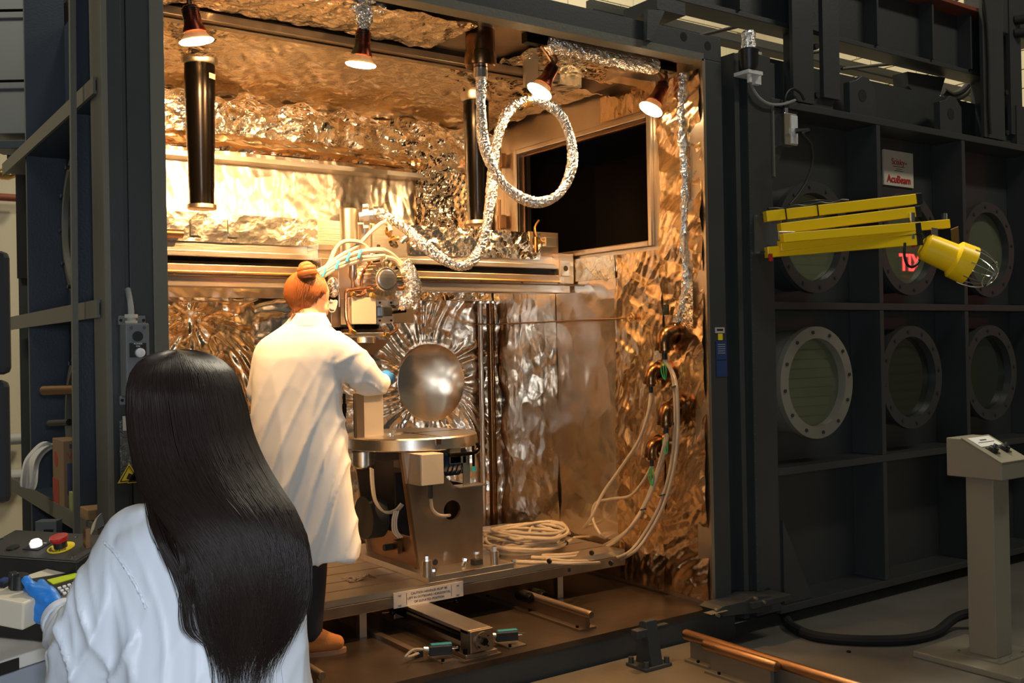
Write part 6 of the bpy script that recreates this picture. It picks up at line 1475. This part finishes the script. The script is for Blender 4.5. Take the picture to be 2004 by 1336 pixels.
bm = B(); gr = pt(470, 1300, 2.3); hand(bm, gr, gr+F1*.07-R1*.02, [([gr+F1*.08+R1*(x_-.03)+Vector((0, 0, 0)), gr+F1*.12+R1*(x_-.035), gr+F1*(.145-abs(x_-.02))+R1*(x_-.04)+Vector((0, 0, -.02))], [.011, .010, .009]) for x_ in (0, .02, .04, .058)], ([gr+F1*.03+R1*-.03, gr+F1*.06+R1*-.055, gr+F1*.085+R1*-.06], [.013, .012, .010]))
remeshed('glove', bm, M['glove'], w1, .005, 2)
# coat
def ridge(t, p=2.0):
    return (1-np.abs(np.sin(t)))**p
def folds1(c_):
    x, y, z = c_[:, 0], c_[:, 1], c_[:, 2]
    a = (x-O1.x)*CR.x+(y-O1.y)*CR.y
    dn = np.clip((1.42-z)*5, 0, 1)
    f = .016*dn*ridge(a*15+1.6*np.sin(z*5+1.3)+.6, 1.6)                        # long vertical folds of the back
    slv = np.where(a < -.10, 1.0, .15)*np.clip((1.36-z)*8, 0, 1)
    f += .014*slv*ridge(z*13+a*22+1.5*np.sin(a*20+z*4), 2.2)                    # gathered sleeve
    f += .010*slv*ridge(a*40-z*9+1.2*np.sin(z*14), 2.5)
    f += .004*dn*ridge(a*55+z*12+np.sin(z*9)*2, 3)
    return f-.010*dn
bm = B()
loft(bm, [ellring(L1(0, -.005 if u > 1.2 else 0, u), R1*a, F1*b, 32, 2.2) for u, a, b in ((.50, .205, .165), (.7, .20, .155), (.9, .190, .145), (1.05, .183, .13), (1.2, .180, .115), (1.30, .180, .105), (1.355, .168, .095), (1.395, .115, .085), (1.425, .075, .068), (1.44, .070, .064))])
chain(bm, [L1(-.10, 0, 1.36), pt(268, 1060, 1.90), pt(240, 1125, 1.88), pt(205, 1205, 1.87), pt(185, 1275, 1.88), pt(190, 1340, 1.90)], [.055, .068, .074, .078, .076, .070], 20, 6)
chain(bm, [pt(190, 1340, 1.90), pt(165, 1290, 2.0), pt(142, 1240, 2.10), pt(126, 1212, 2.15)], [.070, .062, .050, .042], 20, 6)
chain(bm, [L1(.10, 0, 1.36), pt(527, 1080, 1.93), pt(532, 1200, 1.92), pt(532, 1340, 1.98)], [.055, .060, .058, .056], 18, 6)
chain(bm, [pt(532, 1340, 1.98), pt(515, 1320, 2.2), pt(478, 1300, 2.29)], [.060, .055, .045], 18, 6)
coat1 = remeshed('lab_coat', bm, M['coatf'], w1, .007, 4, folds1, label='shiny white coat with gathered sleeve seam')
seamP = [pt(x, y, 1.90) for x, y in ((282, 968), (262, 985), (236, 1012), (218, 1058), (238, 1098), (262, 1140), (280, 1178), (289, 1200))]
# seam laid on the surface of the coat by ray cast from behind
from mathutils.bvhtree import BVHTree
def on_surface(o, x, y, lift=.001):
    me = o.data
    key = o.name
    if key not in on_surface.c: 
        w_ = wloc(o); on_surface.c[key] = (BVHTree.FromPolygons([v.co+w_ for v in me.vertices], [p.vertices for p in me.polygons]),)
    v = ray(x, y).normalized(); hit = on_surface.c[key][0].ray_cast(CAM, v)
    return hit[0]+hit[1]*lift if hit[0] is not None else None
on_surface.c = {}
sp_l = [on_surface(coat1, x, y, .0015) for x, y in ((206, 1062), (222, 1078), (238, 1098), (252, 1120), (266, 1145), (278, 1168), (287, 1190))]
sp_l = [p_ for p_ in sp_l if p_ is not None]
if len(sp_l) > 3: obj('sleeve_seam', tube(B(), sp_l, .0026, 8, 9, wob=.35), M['coatf'], coat1, smooth=True)
cuffc = pt(126, 1212, 2.15); cd_ = (pt(122, 1208, 2.155)-pt(142, 1240, 2.10)).normalized()
obj('cuff', lathe(B(), cuffc-cd_*.008, cd_, [(0, .040), (0, .046), (.010, .047), (.022, .044), (.022, .036)], 28), M['coatf'], coat1, smooth=True)
bm = B()
for s in (-1, 1): chain(bm, [L1(s*.09, 0, .9), L1(s*.10, .01, .48), L1(s*.10, -.01, .09)], [.10, .072, .058])
remeshed('trousers', bm, M['trouser'], w1, .012, 2)
for s in (-1, 1):
    bm = B(); a = L1(s*.10, -.01, .045); chain(bm, [a+F1*-.04, a+F1*.06, a+F1*.16-Vector((0, 0, .012))], [.042, .045, .032]); o_ = remeshed('shoe', bm, M['black'], w1, .008, 2)
# hair 1
slices = [(684, 335, 362, 1.93, .015), (687, 316, 384, 1.93, .04), (695, 294, 408, 1.93, .065), (708, 277, 430, 1.93, .085), (728, 265, 450, 1.925, .100), (755, 259, 463, 1.92, .110), (800, 258, 476, 1.915, .113), (850, 262, 487, 1.90, .112), (900, 270, 508, 1.88, .105), (950, 281, 538, 1.85, .092), (1000, 312, 572, 1.815, .075), (1050, 350, 594, 1.795, .058), (1100, 376, 603, 1.785, .046), (1150, 388, 603, 1.78, .038), (1200, 396, 590, 1.778, .028), (1250, 410, 566, 1.776, .018), (1290, 424, 545, 1.775, .010), (1315, 440, 525, 1.774, .006)]
bm = B()
loft(bm, [ellring(pt((xl+xr)/2, y, d), CR*((xr-xl)/2*d/FPX), CFh*dp, 48, 2.1) for y, xl, xr, d, dp in [(y, xl+(12 if y > 1000 else 0), xr-(14 if y > 1000 else 0), d, dp) for y, xl, xr, d, dp in slices if y < 1240]])
hair1 = obj('hair', bm, M['haird'], w1, smooth='all', label='very long straight dark brown hair')
md = hair1.modifiers.new('s', 'SUBSURF'); md.levels = md.render_levels = 1
ys_ = np.array([s_[0] for s_ in slices], float)
def hull(y, th, grow=1.0):
    a = [float(np.interp(y, ys_, [s_[k] for s_ in slices])) for k in range(1, 5)]
    xl, xr, d, dp = a; c_ = pt((xl+xr)/2, y, d)
    return c_+CR*(math.cos(th)*(xr-xl)/2*d/FPX*grow)+CFh*(math.sin(th)*dp*grow)
rs = random.Random(3); paths = []
clump = [(rs.uniform(-.05, 1.05), rs.triangular(1130, 1400, 1310), rs.uniform(-1, 1), rs.uniform(0, 6)) for _ in range(70)]
for k in range(3600):
    tc_, ye, wv, ph = clump[rs.randrange(70)]
    if tc_ > .80: ye = min(ye, 1190+60*rs.random())
    elif tc_ > .6: ye = min(ye, 1300)
    if tc_ < .12: ye = min(ye, 1250)                                     # right hand locks end higher
    th0 = -PI*rs.uniform(-.10, 1.10); thc = -PI*(1-tc_); ye += rs.gauss(0, 34); own_ = rs.gauss(0, 1); gr = rs.uniform(1.0, 1.035)
    P = []; yy0 = 684.5 if rs.random() < .85 else rs.uniform(700, 1000); n_ = 26
    for i in range(n_):
        t_q = i/(n_-1); y = yy0+(ye-yy0)*t_q**(1.8 if yy0 < 690 else 1)
        low = min(1.3, max(0, (y-900)/380)); pull = .62*low*low*(.6 if abs(th0-thc) > 1 else 1)
        th = th0*(1-min(.8, pull))+thc*min(.8, pull)+.03*math.sin(t_q*7+ph)*wv*t_q
        p_ = hull(min(y, 1300), th, gr)
        if y > 1300: p_ = p_-Vector((0, 0, (y-1300)*1.78/FPX))
        p_ = p_+CR*(low*low*(.016*wv*math.sin(ph+t_q*4)+.004*own_))
        P.append(p_)
    paths.append((P, rs.uniform(.0006, .0012)))
for pts_ in (((292, 940), (312, 1050), (345, 1130), (366, 1190), (376, 1236), (410, 1268)), ((286, 920), (300, 1030), (330, 1090), (352, 1140), (372, 1195)), ((300, 950), (330, 1050), (362, 1120), (360, 1180), (366, 1230), (392, 1258)), ((330, 940), (362, 1040), (378, 1110), (366, 1170), (362, 1200)), ((350, 980), (372, 1060), (384, 1130), (378, 1180)), ((375, 1000), (398, 1080), (402, 1150), (398, 1200), (420, 1240)), ((294, 900), (296, 1010), (318, 1075), (340, 1120)), ((283, 900), (290, 990), (312, 1060), (335, 1110), (352, 1150)), ((290, 930), (306, 1020), (330, 1080), (350, 1130), (362, 1180)), ((310, 930), (338, 1020), (356, 1090), (366, 1140), (380, 1180)), ((340, 960), (366, 1040), (386, 1110), (392, 1170), (404, 1230), (425, 1290))):
    for k in range(26):
        o1, o2 = rs.gauss(0, 4), rs.gauss(0, 2.5); n_ = len(pts_)-1
        P = smoothpath([pt(x+o1+i*o2*.6, y, 1.84-.075*min(1, i/1.6)-.003*rs.random()) for i, (x, y) in enumerate(pts_)], 5); paths.append((P, rs.uniform(.0004, .0009)))
strands('hair_strands', paths, .001, M['haird'], hair1)

# ---- woman inside the chamber
D2 = 4.9
sh0 = at('Z', ZC0, 632, 1278); w2 = thing('person', 'person with auburn bun, safety glasses and white lab coat standing inside the chamber', 'person', (sh0.x-.05, sh0.y, ZC0))
F2 = (CFh*math.cos(.5)+CR*math.sin(.5)).normalized(); R2, F2, U2 = basis(F2)
def W(x, y, dd=0): return pt(x, y, D2+dd)
hc = W(606, 586, .05)
HF = (CFh*.58+CR*.78+Vector((0, 0, -.30))).normalized()
bm = B(); head(bm, hc, HF, s=1.10)
chain(bm, [hc+Vector((0, 0, -.06)), W(604, 622, .0), W(600, 650, -.02)], [.058, .058, .07])
loft(bm, [ellring(W(x, y), CR*a, CFh*b) for x, y, a, b in ((600, 900, .14, .10), (585, 800, .13, .09), (585, 720, .14, .10), (592, 680, .13, .09), (598, 655, .11, .07))])
chain(bm, [W(655, 700), W(718, 748, .08), W(743, 748, .25), W(752, 742, .42)], [.04, .038, .034, .026])
chain(bm, [W(535, 700, .03), W(520, 765, .06), W(545, 785, .25), W(600, 770, .42)], [.036, .034, .032, .026])
ft1 = at('Z', ZC0+.07, 608, 1250); ft0 = at('Z', ZC0+.07, 560, 1245)
ft1 = Vector((sh0.x-.06, sh0.y+.01, ZC0+.08)); ft0 = ft1-CR*.20+CFh*.02
chain(bm, [W(610, 950), W(612, 1090), ft1+Vector((0, 0, .03))], [.085, .058, .042]); chain(bm, [W(570, 950), W(572, 1090), ft0+Vector((0, 0, .03))], [.085, .058, .042])
remeshed('body', bm, M['skin'], w2, .010, 3)
# hands
for (a, dirn) in ((W(752, 742, .42), (CFh*.6+CR*.0+Vector((0, 0, .1)))), (W(600, 770, .42), (CFh*.7+CR*.4))):
    Rh, Fh, Uh = basis(dirn); bm = B(); chain(bm, [a, a+Fh*.04, a+Fh*.08], [.027, .036, .036])
    for i, (x_, ln) in enumerate(((-.027, .07), (-.009, .08), (.009, .075), (.027, .06))):
        b0 = a+Fh*.09+Rh*x_; chain(bm, [b0, b0+Fh*ln*.5+Uh*.004, b0+Fh*ln*.85-Uh*.02, b0+Fh*ln*.9-Uh*.04], [.0105, .010, .009, .008], 10, 3)
    chain(bm, [a+Fh*.03-Rh*.03, a+Fh*.06-Rh*.055, a+Fh*.10-Rh*.06-Uh*.015], [.014, .012, .010], 10, 3)
    remeshed('glove', bm, M['glove'], w2, .006, 2, label='pale blue glove')
def folds2(c_):
    a = (c_[:, 0]-sh0.x)*CR.x+(c_[:, 1]-sh0.y)*CR.y; z = c_[:, 2]
    low = np.clip((1.72-z)*1.5, .0, 1)
    dg = (a*.75+z*.62)                                                       # folds fan from the right hip down to the left
    f = .022*low*ridge((z-1.9*a)*6.5+1.1*np.sin(a*7+z*2), 2.4)*np.clip(1.2-abs(a-.02)*3, .2, 1)
    f += .014*low*ridge((z-2.6*a)*11+2+1.0*np.sin(z*4), 3)
    f += .010*low*ridge(a*17+.8*np.sin(z*4), 2)
    f += .010*ridge(z*22+a*9+np.sin(a*20)*1.2, 3)*np.where(a > .10, 1, .1)*np.clip((z-1.2)*3, 0, 1)
    return f-.008*low
bm = B()
rg = [(1094, 617, 84, .155), (1040, 608, 90, .16), (960, 598, 94, .165), (880, 587, 94, .165), (800, 581, 89, .155), (740, 582, 87, .15), (700, 588, 87, .145), (672, 592, 84, .13), (655, 595, 70, .11), (640, 598, 50, .09), (625, 602, 36, .075), (612, 604, 30, .068)]
loft(bm, [ellring(W(x, y), CR*(h_*D2/FPX), CFh*b, 32, 2.3) for y, x, h_, b in rg])
chain(bm, [W(640, 672), W(668, 692, 0), W(700, 722, .03), W(722, 745, .08)], [.075, .088, .086, .078], 18, 6)
chain(bm, [W(722, 745, .08), W(738, 750, .2), W(748, 746, .36)], [.078, .062, .046], 18, 6)
chain(bm, [W(545, 672), W(524, 695, .0), W(510, 770, .06)], [.06, .07, .068], 18, 6)
chain(bm, [W(510, 770, .06), W(545, 785, .25), W(596, 770, .38)], [.068, .06, .046], 18, 6)
coat2 = remeshed('lab_coat', bm, M['coat'], w2, .011, 4, folds2, label='white cotton lab coat')
# collar
obj('collar', loft(B(), [ellring(W(x, y, -.0), CR*(a*D2/FPX), CFh*b, 32) for y, x, a, b in ((638, 601, 48, .09), (618, 604, 34, .078), (613, 605, 32, .074), (619, 605, 30, .068))], cap=False), M['coat'], coat2, smooth='all')
bm = B()
chain(bm, [W(608, 980), W(612, 1095), ft1+Vector((0, 0, .03))], [.10, .072, .060]); chain(bm, [W(572, 980), W(574, 1095), ft0+Vector((0, 0, .03))], [.10, .072, .060])
remeshed('trousers', bm, M['trouser'], w2, .012, 2)
FD = (CR*.95+CFh*.30).normalized()
for f_ in (ft1, ft0):
    bm = B(); b_ = Vector((f_.x, f_.y, ZC0))
    chain(bm, [b_+FD*-.02+Vector((0, 0, .17)), b_+FD*-.015+Vector((0, 0, .11)), b_+FD*.04+Vector((0, 0, .082)), b_+FD*.10+Vector((0, 0, .058))], [.050, .052, .045, .038])
    chain(bm, [b_-FD*.04+Vector((0, 0, .055)), b_+FD*.06+Vector((0, 0, .052)), b_+FD*.125+Vector((0, 0, .048))], [.044, .045, .040])
    bo = remeshed('boot', bm, M['boot'], w2, .008, 3, label='tan suede laced boot')
    Rr = FD.cross(Vector((0, 0, 1)))
    P_ = [b_+FD*(.045+.128*math.cos(t_q))+Rr*(.047*math.sin(t_q)) for t_q in np.linspace(0, 2*PI, 24, endpoint=False)]
    obj('sole', prism(B(), P_, (0, 0, .022)), M['sole'], bo)
    for k in range(3): obj('lace', obox(B(), b_+FD*(.035+.02*k)+Vector((0, 0, .128-.013*k)), Rr, .05, .006, .004), M['sole'], bo)
# hair 2
RH, FH, UH = basis(HF)
Mx = Matrix(((RH.x, FH.x, UH.x, 0), (RH.y, FH.y, UH.y, 0), (RH.z, FH.z, UH.z, 0), (0, 0, 0, 1)))
hcc = hc-FH*.022+UH*.030
bm = B(); sphere(bm, hcc, 1, 32, .100, .108, .105, mtx=Mx); sphere(bm, hcc-FH*.012-UH*.038, 1, 24, .080, .078, .072, mtx=Mx)
# keep the face clear
for v in list(bm.verts):
    q_ = v.co-hc
    if (q_.dot(FH) > .052 and q_.dot(UH) < .085) or (q_.dot(FH) > .004 and q_.dot(UH) < .022): bm.verts.remove(v)
bmesh.ops.holes_fill(bm, edges=bm.edges)
hair2 = remeshed('hair', bm, M['hairr'], w2, .008, 8, label='auburn hair pulled up into a bun')
bunc = W(601, 543, -.04)
rs = random.Random(9); paths = []
for k in range(1500):
    th = rs.uniform(0, 2*PI); ph = rs.uniform(.0, 2.25); st_ = rs.uniform(2.0, 2.75)
    P = []
    for i in range(9):
        t_q = i/8; p2 = st_+(0.25-st_)*t_q; dirv = (RH*math.cos(th)+(-FH)*math.sin(th))*math.sin(p2)+UH*math.cos(p2)
        if (dirv.dot(FH) > .55 and dirv.dot(UH) < .5) or (dirv.dot(FH) > .18 and dirv.dot(UH) < .02): continue
        rad_ = Vector((dirv.dot(RH)*.103, dirv.dot(FH)*.112, dirv.dot(UH)*.108))
        p_ = hcc+RH*rad_.x+FH*rad_.y+UH*rad_.z
        if i >= 7: p_ = p_.lerp(bunc, (i-6)/2*.7)
        P.append(p_+Vector((rs.gauss(0, .001), rs.gauss(0, .001), rs.gauss(0, .001))))
    if len(P) > 4: paths.append((P, rs.uniform(.0010, .0022)))
for k in range(50):
    a = W(575+rs.uniform(-6, 20), 610+rs.uniform(-8, 6), -.06); paths.append((smoothpath([a, a+CR*rs.uniform(-.03, .02)+Vector((0, 0, -.02)), a+CR*rs.uniform(-.04, .03)+Vector((0, 0, -.045))], 4), .0008))
strands('hair_strands', paths, .001, M['hairr'], hair2)
bm = B()
for k in range(3):
    P = []; n_ = 22
    for i in range(n_): 
        a = i/(n_-1)*2*PI*1.5+k*2.1; P.append(bunc+CR*(math.cos(a)*.028)+CFh*(math.sin(a)*.028)+Vector((0, 0, .045*i/(n_-1)+.004*k+.0)))
    tube(bm, P, .017, 12, 3, rad=lambda q_: .013+.008*math.sin(q_*PI))
tube(bm, [bunc+Vector((0, 0, .03)), W(597, 532, -.05), W(592, 522, -.05), W(603, 518, -.04), W(612, 524, -.04)], .016, 12, 5, rad=lambda q_: .012+.008*math.sin(q_*PI))
obj('hair_bun', bm, M['hairr'], hair2, smooth='all')
# safety glasses
gc_ = hc+FH*.108+UH*.004
gs = obj('safety_glasses', tube(B(), [hc-FH*.0+RH*.088+UH*.004, hc+FH*.07+RH*.090+UH*.006, gc_+RH*.072], .0035, 8, 4), M['clear'], w2, smooth=True, label='clear safety glasses')
obj('temple', tube(B(), [hc-FH*.0-RH*.088+UH*.004, hc+FH*.07-RH*.090+UH*.006, gc_-RH*.072], .0035, 8, 4), M['clear'], gs, smooth=True)
for s in (-1, 1): obj('lens', obox(B(), gc_+RH*(s*.038)-UH*.006, RH, .062, .004, .052, up=UH), M['clear'], gs, bevel=.004)
obj('side_shield', obox(B(), hc+FH*.085+RH*.089-UH*.004, FH, .040, .003, .044, up=UH), mat('glass edge', (.75, .72, .68), 0, .2, alpha=.5), gs)
obj('rim', tube(B(), [gc_-RH*.074+UH*.02, gc_+UH*.022, gc_+RH*.074+UH*.02, gc_+RH*.078-UH*.03, gc_+RH*.03-UH*.034, gc_-UH*.016, gc_-RH*.03-UH*.034, gc_-RH*.076-UH*.03, gc_-RH*.074+UH*.02], .0022, 6, 5), M['white'], gs, smooth=True)
